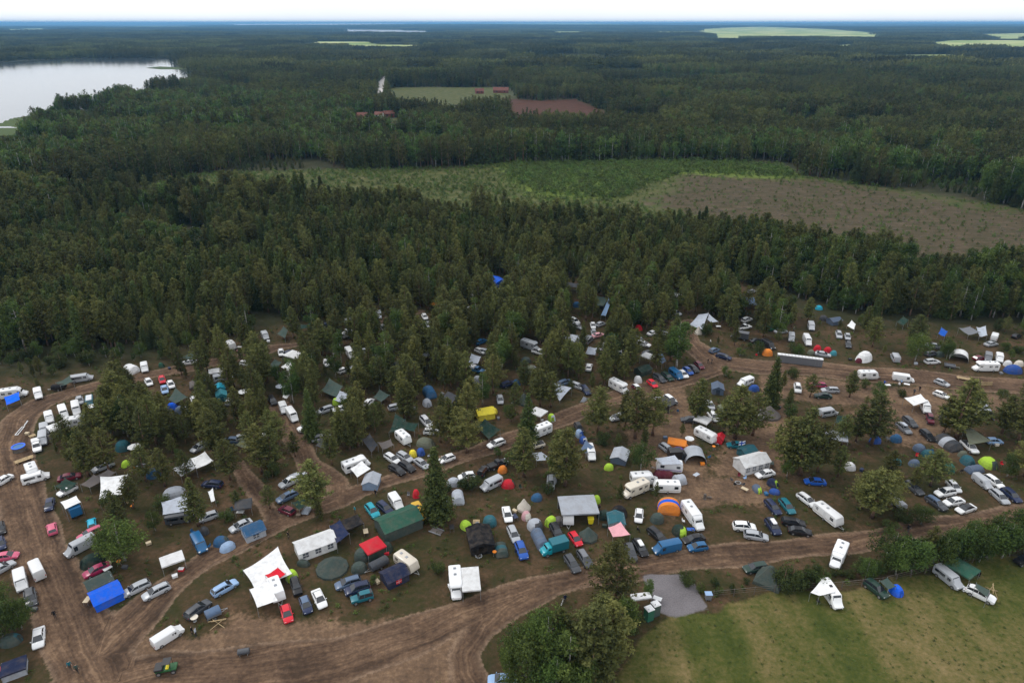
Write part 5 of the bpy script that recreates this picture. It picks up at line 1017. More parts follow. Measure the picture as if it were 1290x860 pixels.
def road_field(X,Y):
    "soft mask and signed lateral coordinate of the nearest road"
    best=np.full(X.shape,-99.0); lat=np.zeros(X.shape)
    for pts,ws in ROADS:
        P=W2(pts)
        for i in range(len(P)-1):
            ax,ay=P[i]; bx,by=P[i+1]; dx,dy=bx-ax,by-ay; L=math.hypot(dx,dy); t=np.clip(((X-ax)*dx+(Y-ay)*dy)/(L*L),0,1)
            w=ws[i]*(1-t)+ws[i+1]*t; d=np.hypot(X-ax-t*dx,Y-ay-t*dy); s=((X-ax)*dy-(Y-ay)*dx)/L; q=w/2-d
            m=q>best; best=np.where(m,q,best); lat=np.where(m,s,lat)
    return best,lat
# ------------------------------------------------------------------ ground sheet: a fan of quads from below the camera to the horizon
def build_ground():
    us=np.linspace(-1.75,1.75,900); ys=[-3000,-1500,-600,-200,-60,0,15,25]; y=25.0
    while y<60000:
        y+=max(.62,.0052*y) if y<1700 else y*.013
        ys.append(y)
    ys=np.array(ys); Yg,U=np.meshgrid(ys,us,indexing='ij'); Xg=U*(np.abs(Yg)*.85+170); Zg=terrain_h(Xg,Yg)
    ny,nx=Xg.shape; X=Xg.ravel(); Y=Yg.ravel(); Z=Zg.ravel(); n=X.size
    near=(Y<420)&(Y>-100); rb=np.full(n,-99.0); lat=np.zeros(n); a,b=road_field(X[near],Y[near]); rb[near]=a; lat[near]=b
    wob=1.1*np.sin(X*.31+Y*.17)+.8*np.sin(X*.13-Y*.41+2); road=np.clip(.5+(rb+wob*.35)/1.6,0,1)
    dirt=np.zeros(n)
    for p in DIRT: dirt[near]=np.maximum(dirt[near],soft(sdist(X[near],Y[near],p),3.5))
    camp=soft(sdist(X,Y,CAMP),5); field=np.zeros(n); field[near]=soft(sdist(X[near],Y[near],FIELD)+wob[near]*.8,1.6); grav=np.zeros(n); grav[near]=soft(sdist(X[near],Y[near],GRAVEL)+wob[near]*.4,.9)
    mid=(Y<6000)&(Y>150); wb2=6*np.sin(X*.05+1)+5*np.sin(Y*.06+X*.02); clear=np.zeros(n); slash=np.zeros(n); shr=np.zeros(n); bare=np.zeros(n)
    clear[mid]=soft(sdist(X[mid],Y[mid],CLEAR)+wb2[mid]*.4,5); slash[mid]=soft(sdist(X[mid],Y[mid],SLASH)+wb2[mid]*1.3-4,22); shr[mid]=soft(sdist(X[mid],Y[mid],SHRUBG)+wb2[mid],20)
    f1=np.zeros(n); f2=np.zeros(n); f1[mid]=np.maximum(soft(sdist(X[mid],Y[mid],FAR1),15),soft(sdist(X[mid],Y[mid],YARD),12)); f2[mid]=soft(sdist(X[mid],Y[mid],FAR2),15)
    clear=np.maximum(clear,f1); slash=np.maximum(slash,f2); clear=np.maximum(clear,f2); bare[mid]=np.maximum(soft(sdist(X[mid],Y[mid],PATHFAR),4),.5*soft(sdist(X[mid],Y[mid],BARE),6))
    fy=np.zeros(n); far=Y>1200
    for p in FIELDS: fy[far]=np.maximum(fy[far],soft(sdist(X[far],Y[far],p),25))
    reed=np.zeros(n); reed[mid]=np.maximum(soft(sdist(X[mid],Y[mid],LSHORE),10),soft(sdist(X[mid],Y[mid],SPIT),12))
    wat=np.zeros(n); m2=(Y>600)
    wat[m2]=inside(X[m2],Y[m2],LAKE)&~inside(X[m2],Y[m2],SPIT)|inside(X[m2],Y[m2],LAKE2)
    for p in WATERS: wat[m2]=np.maximum(wat[m2],inside(X[m2],Y[m2],p))
    idx=np.arange(n).reshape(ny,nx); q=np.stack([idx[:-1,:-1],idx[:-1,1:],idx[1:,1:],idx[1:,:-1]],-1).reshape(-1,4)
    fm=lambda a:a[q].mean(1)
    lab=np.zeros(len(q),int); lab[fm(field)>.5]=2; lab[fm(clear)>.5]=4; lab[fm(fy)>.5]=5; lab[(fm(grav)>.5)]=3; lab[fm(road)>.5]=1; lab[fm(wat)>.5]=6
    sets=[('ground',0),('dirt_road',1),('grass_field',2),('gravel_path',3),('clearing_ground',4),('farmland_field',5),('lake_water',6)]
    for nm,k in sets:
        fq=q[lab==k]
        if not len(fq): continue
        used,inv=np.unique(fq,return_inverse=True); me=bpy.data.meshes.new(nm); zz=Z[used].copy()
        if k==6: zz=np.zeros_like(zz)+.0+np.median(zz)*0+zz*0+ (zz if False else 0)
        if k==6: zz=Z[used]
        me.vertices.add(len(used)); me.vertices.foreach_set('co',np.stack([X[used],Y[used],zz],1).astype(np.float32).ravel())
        me.loops.add(fq.size); me.loops.foreach_set('vertex_index',inv.reshape(-1).astype(np.int32)); me.polygons.add(len(fq)); me.polygons.foreach_set('loop_start',np.arange(0,fq.size,4,dtype=np.int32)); 
        me.update(calc_edges=True); me.validate()
        if k!=6:
            for an,ch in (('za',(road,np.clip(lat/20+.5,0,1),camp,dirt)),('zb',(field,grav,clear,slash)),('zc',(shr,fy,reed,bare))):
                at=me.attributes.new(an,'FLOAT_COLOR','POINT'); at.data.foreach_set('color',np.stack([c[used] for c in ch],1).astype(np.float32).ravel())
        me.materials.append(MATS['water' if k==6 else 'terrain']); me.polygons.foreach_set('use_smooth',[True]*len(me.polygons))
        o=bpy.data.objects.new(nm,me); COL.objects.link(o); o['kind']='structure'
def terrain_mat():
    m,nt,b=newmat('terrain'); L=nt.links; tc=N(nt,'ShaderNodeTexCoord'); P=tc.outputs['Object']
    def attr(n):
        a=N(nt,'ShaderNodeAttribute',attribute_name=n); s=N(nt,'ShaderNodeSeparateColor'); L.new(a.outputs['Color'],s.inputs[0]); return s.outputs[0],s.outputs[1],s.outputs[2],a.outputs['Alpha']
    road,lat,camp,dirt=attr('za'); field,grav,clear,slash=attr('zb'); shr,fy,reed,bare=attr('zc')
    nbig=noise(nt,P,.035,4,.6); nmid=noise(nt,P,.16,5,.65); nfine=noise(nt,P,1.3,5,.7); nvf=noise(nt,P,5,3,.7)
    def breakup(mask,amt=.9,src=None):
        s=math_(nt,'ADD',mask,math_(nt,'MULTIPLY',math_(nt,'SUBTRACT',src or nmid,.5),amt)); 
        return ramp(nt,math_(nt,'ADD',s,math_(nt,'MULTIPLY',math_(nt,'SUBTRACT',nfine,.5),amt*.6)),[(.40,(0,0,0)),(.60,(1,1,1))])
    floor=ramp(nt,nmid,[(.3,(0.022,0.026,0.010)),(.5,(0.035,0.037,0.016)),(.7,(0.054,0.045,0.026))])
    campg=ramp(nt,math_(nt,'ADD',math_(nt,'MULTIPLY',nmid,.50),math_(nt,'ADD',math_(nt,'MULTIPLY',nfine,.34),math_(nt,'MULTIPLY',nbig,.16))),[(.36,(.022,.028,.009)),(.45,(.040,.037,.013)),(.52,(.062,.043,.021)),(.59,(.098,.060,.034)),(.68,(.17,.103,.058))])
    c=mix(nt,camp,floor,campg)
    tan=ramp(nt,math_(nt,'ADD',math_(nt,'MULTIPLY',nfine,.5),math_(nt,'MULTIPLY',nmid,.5)),[(.36,(0.072,0.048,0.032)),(.5,(0.140,0.089,0.056)),(.66,(0.255,0.166,0.100))])
    c=mix(nt,breakup(dirt,.8),c,tan)
    # clearing
    sh=ramp(nt,math_(nt,'ADD',math_(nt,'MULTIPLY',nmid,.6),math_(nt,'MULTIPLY',nfine,.4)),[(.36,(.030,.046,.012)),(.47,(.060,.074,.018)),(.56,(.095,.094,.036)),(.66,(.17,.145,.085))])
    c=mix(nt,clear,c,sh)
    st=N(nt,'ShaderNodeMapping'); st.inputs['Rotation'].default_value=(0,0,.5); st.inputs['Scale'].default_value=(.08,.5,1); L.new(P,st.inputs[0]); nst=noise(nt,st.outputs[0],1.0,4,.7)
    sl=ramp(nt,math_(nt,'ADD',math_(nt,'MULTIPLY',nst,.40),math_(nt,'ADD',math_(nt,'MULTIPLY',nmid,.25),math_(nt,'MULTIPLY',nfine,.35))),[(.38,(.034,.038,.014)),(.46,(.055,.048,.026)),(.53,(.082,.060,.044)),(.60,(.12,.092,.070)),(.70,(.24,.20,.16))])
    sp_=N(nt,'ShaderNodeSeparateXYZ'); L.new(P,sp_.inputs[0]); sl=mix(nt,math_(nt,'GREATER_THAN',sp_.outputs[1],640.0),mix(nt,1.0,sl,(.98,.98,.82),'MULTIPLY'),mix(nt,1.0,sl,(.95,.50,.42),'MULTIPLY'))
    c=mix(nt,breakup(slash,1.3),c,sl)
    c=mix(nt,breakup(shr,1.2),c,ramp(nt,math_(nt,'ADD',math_(nt,'MULTIPLY',nmid,.5),math_(nt,'MULTIPLY',nfine,.5)),[(.35,(.055,.085,.012)),(.65,(.14,.185,.032))]))
    # mown field: strips running away from the road
    sx=N(nt,'ShaderNodeMapping'); sx.inputs['Rotation'].default_value=(0,0,.10); sx.inputs['Scale'].default_value=(.155,.012,1); L.new(P,sx.inputs[0])
    wv=N(nt,'ShaderNodeTexNoise'); wv.inputs['Scale'].default_value=1.0; wv.inputs['Detail'].default_value=2; L.new(sx.outputs[0],wv.inputs[0])
    fs=math_(nt,'ADD',math_(nt,'MULTIPLY',wv.outputs[0],.42),math_(nt,'ADD',math_(nt,'MULTIPLY',nmid,.26),math_(nt,'MULTIPLY',nfine,.32)))
    fld=ramp(nt,fs,[(.36,(.034,.050,.009)),(.45,(.060,.072,.015)),(.51,(.098,.092,.028)),(.58,(.155,.122,.050)),(.69,(.27,.195,.10))])
    c=mix(nt,breakup(field,.5),c,fld)
    fyc=ramp(nt,noise(nt,P,.004,3,.5),[(.35,(.16,.24,.06)),(.5,(.30,.36,.13)),(.65,(.50,.50,.24))])
    c=mix(nt,fy,c,fyc); c=mix(nt,reed,c,(.065,.095,.03)); c=mix(nt,bare,c,(.55,.52,.50))
    # road with wheel ruts running along it
    lt=math_(nt,'ADD',math_(nt,'MULTIPLY',lat,20.0),math_(nt,'MULTIPLY',nmid,2.2)); cv=N(nt,'ShaderNodeCombineXYZ'); L.new(lt,cv.inputs[0]); L.new(math_(nt,'MULTIPLY',nbig,3.0),cv.inputs[1]); rut=noise(nt,cv.outputs[0],1.15,3,.6)
    rs=math_(nt,'ADD',math_(nt,'MULTIPLY',rut,.40),math_(nt,'ADD',math_(nt,'MULTIPLY',nmid,.32),math_(nt,'MULTIPLY',nfine,.28)))
    rc=ramp(nt,rs,[(.38,(.038,.025,.017)),(.47,(.070,.044,.029)),(.54,(.120,.075,.048)),(.65,(.25,.162,.100))])
    rc=mix(nt,ramp(nt,road,[(.45,(1,1,1)),(.98,(0,0,0))]),rc,ramp(nt,nfine,[(.35,(.13,.088,.06)),(.65,(.27,.185,.125))]))
    c=mix(nt,breakup(road,.35,nfine),c,rc)
    gc=ramp(nt,math_(nt,'ADD',math_(nt,'MULTIPLY',nvf,.6),math_(nt,'MULTIPLY',nmid,.4)),[(.35,(.11,.10,.105)),(.65,(.21,.195,.205))]); c=mix(nt,breakup(grav,.3,nfine),c,gc)
    L.new(c,b.inputs['Base Color']); b.inputs['Roughness'].default_value=.95; b.inputs['Specular IOR Level'].default_value=.15
    bp=N(nt,'ShaderNodeBump'); bp.inputs['Strength'].default_value=.6; bp.inputs['Distance'].default_value=.25; L.new(math_(nt,'ADD',nfine,math_(nt,'MULTIPLY',rut,road)),bp.inputs['Height']); L.new(bp.outputs[0],b.inputs['Normal'])
    MATS['terrain']=m
    m,nt,b=newmat('water'); b.inputs['Base Color'].default_value=(.05,.06,.07,1); b.inputs['Roughness'].default_value=.08; b.inputs['IOR'].default_value=1.45
    tc=N(nt,'ShaderNodeTexCoord'); bp=N(nt,'ShaderNodeBump'); bp.inputs['Strength'].default_value=.25; bp.inputs['Distance'].default_value=.5; nt.links.new(noise(nt,tc.outputs['Object'],.05,4,.6),bp.inputs['Height']); nt.links.new(bp.outputs[0],b.inputs['Normal']); MATS['water']=m
terrain_mat(); build_ground()

# ------------------------------------------------------------------ trees
def tri_mesh(name,V,T,mats,midx=None,tint=None):
    V=np.asarray(V,np.float32); T=np.asarray(T,np.int32); me=bpy.data.meshes.new(name); me.vertices.add(len(V)); me.vertices.foreach_set('co',V.ravel()); me.loops.add(T.size); me.loops.foreach_set('vertex_index',T.ravel())
    me.polygons.add(len(T)); me.polygons.foreach_set('loop_start',np.arange(0,T.size,3,dtype=np.int32)); me.update(calc_edges=True)
    for m in mats: me.materials.append(MATS[m])
    if midx is not None: me.polygons.foreach_set('material_index',np.asarray(midx,np.int32))
    if tint is not None:
        a=me.attributes.new('tint','FLOAT','POINT'); a.data.foreach_set('value',np.asarray(tint,np.float32))
    return me
def crown_pts(kind,H,rg):
    "tuft centres with sizes and tints for a crown of a tree of height H"
    C=[];S_=[];Ti=[]
    if kind in('pine','spruce'):
        pe=rg.uniform(.55,1.0); te=rg.uniform(1.15,2.3); z0=rg.uniform(.12,.36)*H if kind=='pine' else .05*H; rmax=H*(.178 if kind=='pine' else .16); z=z0; lvl=0
        while z<H*.985:
            t=(z-z0)/(H-z0); prof=(1-t**te)**pe*(min(1,.5+t*2.4))*(1+.10*math.sin(z*2.3+pe*9)) if kind=='pine' else (1-t)**.9*min(1,.7+t*3); nb=int(7 if kind=='pine' else 9) if t<.7 else 5; off=rg.random()*6
            for i in range(nb):
                if rg.random()<(.16 if kind=='pine' else .05): continue
                a=off+i*2*math.pi/nb+rg.normal()*.30; Lb=rmax*prof*rg.uniform(.55,1.28)+.18; up=(.30*t+.12) if kind=='pine' else -.22+.3*t; bt=rg.random()
                k=max(2,int(Lb/.20))
                for j in range(k):
                    s=(j+.7)/k
                    if s<.25 and t<.8: continue
                    spread=.12+.26*Lb*s*.45
                    for _ in range(3):
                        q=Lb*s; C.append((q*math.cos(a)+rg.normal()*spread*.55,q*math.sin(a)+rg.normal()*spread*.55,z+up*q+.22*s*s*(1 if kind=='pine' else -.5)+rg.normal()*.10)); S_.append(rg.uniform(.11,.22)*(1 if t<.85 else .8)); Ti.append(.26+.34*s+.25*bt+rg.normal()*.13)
            z+= (.42 if kind=='pine' else .30)*(1 if t<.8 else .7)*H/11; lvl+=1
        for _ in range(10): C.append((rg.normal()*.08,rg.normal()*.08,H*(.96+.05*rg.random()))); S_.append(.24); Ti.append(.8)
    else:
        nb=int(26 if kind=='birch' else 18); cz=.58*H; rz=.42*H; rx=H*(.21 if kind=='birch' else .44)
        if kind=='bush': cz=.5*H; rz=.5*H
        if kind=='broad': rx=H*.36; cz=.56*H; rz=.44*H; nb=30
        for i in range(nb):
            u=rg.normal(size=3); u/=np.linalg.norm(u); rr=rg.uniform(.45,.95); c=np.array([u[0]*rx*rr,u[1]*rx*rr,cz+u[2]*rz*rr]); 
            tt=(c[2]-cz)/rz; c[:2]*= (1-.35*max(0,tt)); cr=rg.uniform(.24,.42)*rx+.12; bt=rg.random(); n=int(70 if kind!='bush' else 55)
            for _ in range(n):
                d=rg.normal(size=3); d/=np.linalg.norm(d); d*=rg.uniform(.55,1.12)*cr; d[2]*=1.15; p=c+d
                if p[2]<.05*H: continue
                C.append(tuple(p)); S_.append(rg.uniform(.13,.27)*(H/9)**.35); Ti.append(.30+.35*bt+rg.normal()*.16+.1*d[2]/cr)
    return np.array(C),np.array(S_),np.clip(np.array(Ti),0,1)
def tufts(C,Sz,Ti,rg,per,elong,updir=.0):
    n=len(C)*per; c=np.repeat(C,per,0); s=np.repeat(Sz,per); t=np.repeat(Ti,per)+rg.normal(size=n)*.07
    a=rg.normal(size=(n,3)); a[:,2]=a[:,2]*.7+updir; a/=np.linalg.norm(a,axis=1,keepdims=True); b=rg.normal(size=(n,3)); b=np.cross(a,b); b/=np.linalg.norm(b,axis=1,keepdims=True)
    c=c+rg.normal(size=(n,3))*s[:,None]*.42; L_=(s*rg.uniform(.8,1.3,n))[:,None]
    v0=c+a*L_*elong*.6; v1=c-a*L_*elong*.4+b*L_*.42; v2=c-a*L_*elong*.4-b*L_*.42
    V=np.stack([v0,v1,v2],1).reshape(-1,3); T=np.arange(len(V)).reshape(-1,3); return V,T,np.repeat(np.clip(t,0,1),3)
def trunk_geom(H,r,kind,rg,seg=7,sides=7,branches=True):
    m=MB(); rings=[]; bx,by=rg.normal()*.15,rg.normal()*.15
    for k in range(seg+1):
        t=k/seg; z=H*.97*t; rr=r*(1-t)**.8+.015; rr*=1.35 if k==0 else 1
        rings.append([(bx*math.sin(t*3)+rr*math.cos(2*math.pi*i/sides),by*math.sin(t*2.5)+rr*math.sin(2*math.pi*i/sides),z) for i in range(sides)])
    m.loft(rings)
    if branches:
        for k in range(10):
            z=H*rg.uniform(.25,.85); a=rg.random()*6.28; l=H*.16*(1.1-z/H)+.3; m.cyl((0,0,z),(l*math.cos(a),l*math.sin(a),z+l*.3),r*.22,.012,4)
    tris=[]; 
    for f in m.f:
        for i in range(1,len(f)-1): tris.append((f[0],f[i],f[i+1]))
    return np.array(m.v),np.array(tris)
LEAF=dict(pine='pine_needles',spruce='spruce_needles',birch='birch_leaves',broad='birch_leaves',bush='shrub_leaves'); BARK=dict(pine='pine_bark',spruce='pine_bark',birch='birch_bark',broad='birch_bark',bush='pine_bark')
PER=dict(pine=3,spruce=4,birch=3,broad=4,bush=3); EL=dict(pine=1.5,spruce=1.5,birch=1.0,broad=1.0,bush=1.0)
VAR={}
def variants(kind):
    if kind in VAR: return VAR[kind]
    out=[]
    for i in range({'pine':10,'spruce':4,'birch':4,'broad':3,'bush':3}[kind]):
        rg=np.random.default_rng(100+i+len(kind)*13); H=10.0 if kind!='bush' else 3.0
        C,Sz,Ti=crown_pts(kind,H,rg); 
        if kind=='pine': C[:,:2]*=(1,.82,.9,1.12,.85,1.0,1.2,.95,1.1,.78)[i]; 
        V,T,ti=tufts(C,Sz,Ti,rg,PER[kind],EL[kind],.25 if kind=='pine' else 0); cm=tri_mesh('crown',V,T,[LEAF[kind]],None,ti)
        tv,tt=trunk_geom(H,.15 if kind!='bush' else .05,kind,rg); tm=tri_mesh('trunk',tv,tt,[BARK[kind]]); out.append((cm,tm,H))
    VAR[kind]=out; return out
TREES=[]  # (kind,x,y,h,widthscale)
def tree_box(x,y,h,wf):
    px,py=proj(x,y,0); tx,ty=proj(x,y,h); return px,py,ty,wf*h*scale_at(py)*.5
IP=None
def blocked(x,y,h,wf,strict=1.0):
    px,py,ty,hw=tree_box(x,y,h,wf); a=IP
    dy=py-a[:,1]; H_=py-ty
    inb=(np.abs(a[:,0]-px)<hw*(.62*(1-dy/H_*.6))*strict+a[:,2]*.30*strict)&(dy>-2-a[:,2]*.15)&(dy<H_*.97+a[:,2]*.1)
    wx,wy=gp(px,py); near=(np.hypot(a[:,3]-x,a[:,4]-y)<a[:,5]*.5+.7)
    return inb.any() or near.any()
def mk_item_arrays():
    global IP
    rows=[]
    for it in ITEMS:
        if it['hide']: sz=it['s']*.25
        else: sz=it['s']
        l=it['o'].location; rows.append((it['px'],it['py'],sz,l.x,l.y,it['s']/scale_at(it['py'])))
    IP=np.array(rows)
mk_item_arrays()
WF=dict(pine=.38,spruce=.36,birch=.40,broad=.72,bush=.9)
FIX=[('spruce',551,655,15,1.15),('pine',250,662,10,1.1),('pine',398,645,11,1.4),('spruce',394,553,12,1),('broad',158,706,8,1.25),('broad',140,700,6,1.1),('pine',152,668,8,1.1),('pine',112,600,11,1.2),('pine',138,594,10,1.1),('pine',92,586,7,1.1),('pine',188,572,11,1),('pine',172,555,10,1.1),
 ('pine',770,772,13.5,1.15),('broad',690,850,11,.85),('birch',716,872,10.5,1.3),('pine',745,862,13.5,1.5),('broad',652,842,8,.9),('broad',664,870,9,1.0),('birch',786,806,8,1.1),('broad',672,826,8,.9),('pine',705,836,10,1.3),('pine',733,838,10,1.5),('broad',700,884,8,1),('pine',768,838,11.5,1.3),('broad',735,885,7,1),('broad',640,866,7,.8),('pine',758,812,9,1.2),('bush',797,792,3.5,1),('broad',817,752,3.2,1),
 ('broad',6,806,7.5,1.2),('broad',28,792,5.5,1),('broad',-8,785,8,1),('spruce',970,512,12.5,1.1),('pine',878,533,11,1.2),('pine',926,552,12.5,1.4),('pine',948,548,10,1.3),('pine',912,545,9,1.2),
 ('pine',1008,598,15,1.35),('pine',988,592,12,1.2),('pine',1030,594,11,1.1),('broad',991,600,4,1),('pine',1055,600,7,1.2),('pine',1097,560,12,1.4),('pine',1078,556,9,1.2),('pine',1205,552,14,1.45),('pine',1188,545,9,1.2),('pine',1222,545,10,1.2),('pine',1283,556,12,1.4),('pine',1262,545,9,1.3),('broad',1268,600,5,1.1),('pine',1290,600,9,1.3),
 ('pine',1098,652,10,1.5),('pine',1118,640,8,1.2),('pine',1086,640,8,1.2),('pine',1172,612,8,1.4),('broad',1160,660,4,1.3),('broad',1152,455,8.5,1.05),('pine',712,612,12.5,1.3),('pine',703,598,10,1.1),('pine',753,545,11,1.2),('pine',800,552,12,1.25),('pine',822,548,11,1.2),('pine',787,538,9,1.1),('birch',852,464,13.5,1.2),('broad',807,594,7,1),('pine',826,628,3.8,1),
 ('pine',340,640,5,1.1),('pine',330,596,11,1.2),('pine',345,592,10,1.1),('bush',592,616,3.5,1.3),('bush',552,722,3,.8),('pine',1150,616,5,1.2),('pine',1020,500,6,1.2),('pine',1070,500,7,1.2),('broad',955,445,3.5,1.2),('broad',932,448,2.5,1.3),('spruce',665,560,12,1.1),('pine',660,600,11,1.2),('pine',588,570,10,1.2)]
for k,px,py,h,w in FIX: x,y=gp(px,py); TREES.append([k,x,y,h,w,'fix'])
for k,px,py,h,w in (('pine',208,612,8.5,1.1),('pine',184,606,8,1.1),('bush',205,640,3,1.1),('pine',290,604,9,1.1),('pine',274,575,10,1.1),('pine',318,566,9,1),('pine',300,640,4,1),('pine',236,606,7,1),('broad',196,668,4,1),('bush',286,655,2.4,1.2),('pine',168,640,7,1.1),('pine',430,560,9,1),('pine',418,585,8,1),('pine',372,575,6,1),('bush',470,735,1.6,1),('pine',576,560,9,1),('pine',1060,560,7,1.1),('pine',1120,600,6,1.2),('broad',700,598,4,1.2),('bush',690,622,2.4,1.2),('bush',1140,655,2.6,1.4),('bush',1120,668,2.2,1.4)): x,y=gp(px,py); TREES.append([k,x,y,h,w,'fix'])
# hedge along the field
for i in range(34):
    t=i/33; px=985+t*315; py=742-t*50+random.uniform(-7,5)
    if 1040<px<1075: k,h='bush',random.uniform(1.2,1.8)
    elif px>1115: k,h=random.choice(['broad','pine','broad','birch','broad']),random.uniform(5.0,7.6)
    else: k,h='bush' if random.random()<.6 else 'broad',random.uniform(2.6,4.4)
    x,y=gp(px,py); TREES.append([k,x,y,h,random.uniform(.9,1.2),'hedge'])
for px,py in ((868,738),(882,744),(905,748),(922,745),(900,738),(862,732),(940,735),(990,735)): x,y=gp(px,py); TREES.append(['bush',x,y,random.uniform(1.2,2.4),1,'hedge'])
FORESTLINE=[(-200,442),(0,441),(120,441),(210,442),(300,418),(420,398),(520,372),(600,346),(700,350),(860,360),(930,352),(1000,392),(1070,404),(1140,400),(1200,404),(1450,408)]
def line_y(px): return np.interp(px,[p[0] for p in FORESTLINE],[p[1] for p in FORESTLINE])
CAMPWOOD=[(60,545),(140,490),(215,455),(330,425),(480,395),(600,350),(860,362),(870,420),(840,462),(760,492),(640,535),(560,560),(470,596),(425,606),(400,560),(360,500),(330,520),(380,590),(340,600),(300,590),(330,640),(250,660),(190,640),(150,600),(90,590)]
WOOD2=[(870,362),(990,395),(1010,430),(930,440),(870,405)]
def jitter_grid(x0,x1,y0,y1,step,rg):
    xs,ys=np.meshgrid(np.arange(x0,x1,step),np.arange(y0,y1,step)); xs=xs.ravel()+rg.uniform(-.48,.48,xs.size)*step; ys=ys.ravel()+rg.uniform(-.48,.48,ys.size)*step; return xs,ys
def roadfree(x,y,m=1.2): 
    r,_=road_field(x,y); return r<-m
rg=np.random.default_rng(5)
xs,ys=jitter_grid(-220,220,120,340,3.1,rg); ok=(inside(xs,ys,CAMPWOOD)|inside(xs,ys,WOOD2))&roadfree(xs,ys,.9); xs,ys=xs[ok],ys[ok]
for x,y in zip(xs,ys):
    if min(math.hypot(x-t[1],y-t[2]) for t in TREES[:len(FIX)])<2.6: continue
    h=rg.uniform(7.6,11.6)
    for tryh in (h,h*.8,h*.6,h*.42):
        if not blocked(x,y,tryh,.33,.62 if y>150 else .8): TREES.append(['pine' if rg.random()<.89 else 'birch',x,y,tryh,rg.uniform(.85,1.15),'camp']); break
xs,ys=jitter_grid(-160,200,95,260,5.2,rg); px,py=proj(xs,ys); ok=inside(xs,ys,CAMP)&roadfree(xs,ys,1.0)&(py<690)&(rg.random(xs.size)<.75)&~((px>830)&(py>560))
for x,y in zip(xs[ok],ys[ok]):
    h=rg.uniform(2.2,5.6)
    if min(math.hypot(x-t[1],y-t[2]) for t in TREES)>2.0 and not blocked(x,y,h,.4,1.0): TREES.append([['pine','pine','bush','broad'][int(rg.integers(4))],x,y,h*(1 if rg.random()<.7 else .6),1.05,'camp'])
# scattered in the open right half
xs,ys=jitter_grid(-220,230,70,250,9,rg); px,py=proj(xs,ys); ok=inside(xs,ys,CAMP)&~inside(xs,ys,CAMPWOOD)&roadfree(xs,ys,1.5)&((px>1060)&(py<640)|(py<430)|(px<60)&(py>470)&(py<480)); 
for x,y in zip(xs[ok],ys[ok]):
    if min(math.hypot(x-t[1],y-t[2]) for t in TREES[:len(FIX)])<5: continue
    h=rg.uniform(5,9)
    if not blocked(x,y,h,.5,1.2): TREES.append(['pine',x,y,h,1.15,'open'])
EDGE=[(-160,446),(80,447),(140,450),(215,446),(225,453),(160,461),(110,466),(72,474),(55,486),(30,484),(0,487),(-160,492)]
# bushes and young birches at the left edge
xs,ys=jitter_grid(-260,-20,160,260,3.4,rg); px,py=proj(xs,ys)
ok=inside(xs,ys,EDGE)|((px<75)&(py>445)&(py<490)&(px>-120))|((px>200)&(px<300)&(py>405)&(py<441)&(py<line_y(px)+14))|((px>-100)&(px<230)&(py>462)&(py<480)&(px<65))
for x,y in zip(xs[ok],ys[ok]):
    if road_field(np.array([x]),np.array([y]))[0][0]<-1.5 and not blocked(x,y,3.5,.5,.9): TREES.append([['broad','birch','bush'][int(rg.integers(3))],x,y,rg.uniform(2.5,5.2),1,'edge'])
# forest beyond the camp, individual trees to 1.25 km
FT=[]
_sp=np.random.default_rng(11); STP=[]
for _ in range(2600):
    yy=170*math.exp(_sp.random()*4.6); STP.append((_sp.uniform(-1.1,1.1)*(yy+60),yy))
STP=np.array(STP); SH=np.random.default_rng(12).choice([.3,.6,.75,.95,1.0,1.05,1.12,1.22],len(STP)); SG=np.random.default_rng(13).random(len(STP))
from mathutils import kdtree
KD=kdtree.KDTree(len(STP))
for i,(a_,b_) in enumerate(STP): KD.insert((math.log(b_)*260,a_/b_*260,0),i)
KD.balance()
def stand(x,y):
    x=x+14*math.sin(y/37+x/51); i=KD.find((math.log(max(y,50))*260,x/max(y,50)*260,0))[1]; return SH[i],SG[i]
def forest_ok(X,Y):
    px,py=proj(X,Y); ok=(np.abs(px-645)<790)&(py<line_y(px))
    for p in (CLEAR,FAR1,FAR2,PATHFAR,YARD,LAKE,LAKE2): ok&=~inside(X,Y,p)
    ok&=~inside(X,Y,LSHORE); return ok,px,py
for y0,y1,step in ((170,330,3.3),(330,700,3.8),(700,1300,4.8)):
    xs,ys=jitter_grid(-y1*.98-60,y1*.98+60,y0,y1,step,rg); ok,px,py=forest_ok(xs,ys)
    cl=np.sin(xs*.045+1)*np.sin(ys*.04)+.6*np.sin(xs*.11+ys*.07); ok&=(rg.random(xs.size)<.93-.12*(cl<-.7))&~((cl<-1.15))
    xs,ys,px,py,cl=xs[ok],ys[ok],px[ok],py[ok],cl[ok]
    grn=np.zeros(xs.size); 
    for poly,v in (([(-200,140),(260,120),(420,140),(560,160),(600,200),(560,215),(350,200),(230,175),(60,230),(-200,260)],.42),([(860,185),(1080,188),(1290,235),(1400,250),(1400,270),(1290,263),(1130,238),(985,208),(870,202)],.50),([(640,190),(860,192),(880,204),(640,210)],.28),([(960,330),(1450,330),(1450,420),(1000,420),(960,380)],.34),([(0,260),(300,270),(260,330),(0,330)],.12),([(-200,380),(70,400),(60,442),(-200,442)],.4)):
        grn=np.maximum(grn,v*inside(xs,ys,poly))
    big=np.sin(xs*.013+ys*.021)+np.sin(xs*.031-ys*.017+2); sp=rg.random(xs.size); 
    for i in range(xs.size):
        hf,gf=stand(xs[i],ys[i]); hf=hf if ys[i]>300 else .5*hf+.5; k='birch' if sp[i]<grn[i]*.9+.015+(.15 if gf>.9 else 0) else ('spruce' if rg.random()<.25+.4*(gf<.25) else 'pine')
        base=12.0 if py[i]>285 else 14.5
        FT.append((k,xs[i],ys[i],base*rg.uniform(.84,1.14)*hf,1.0))
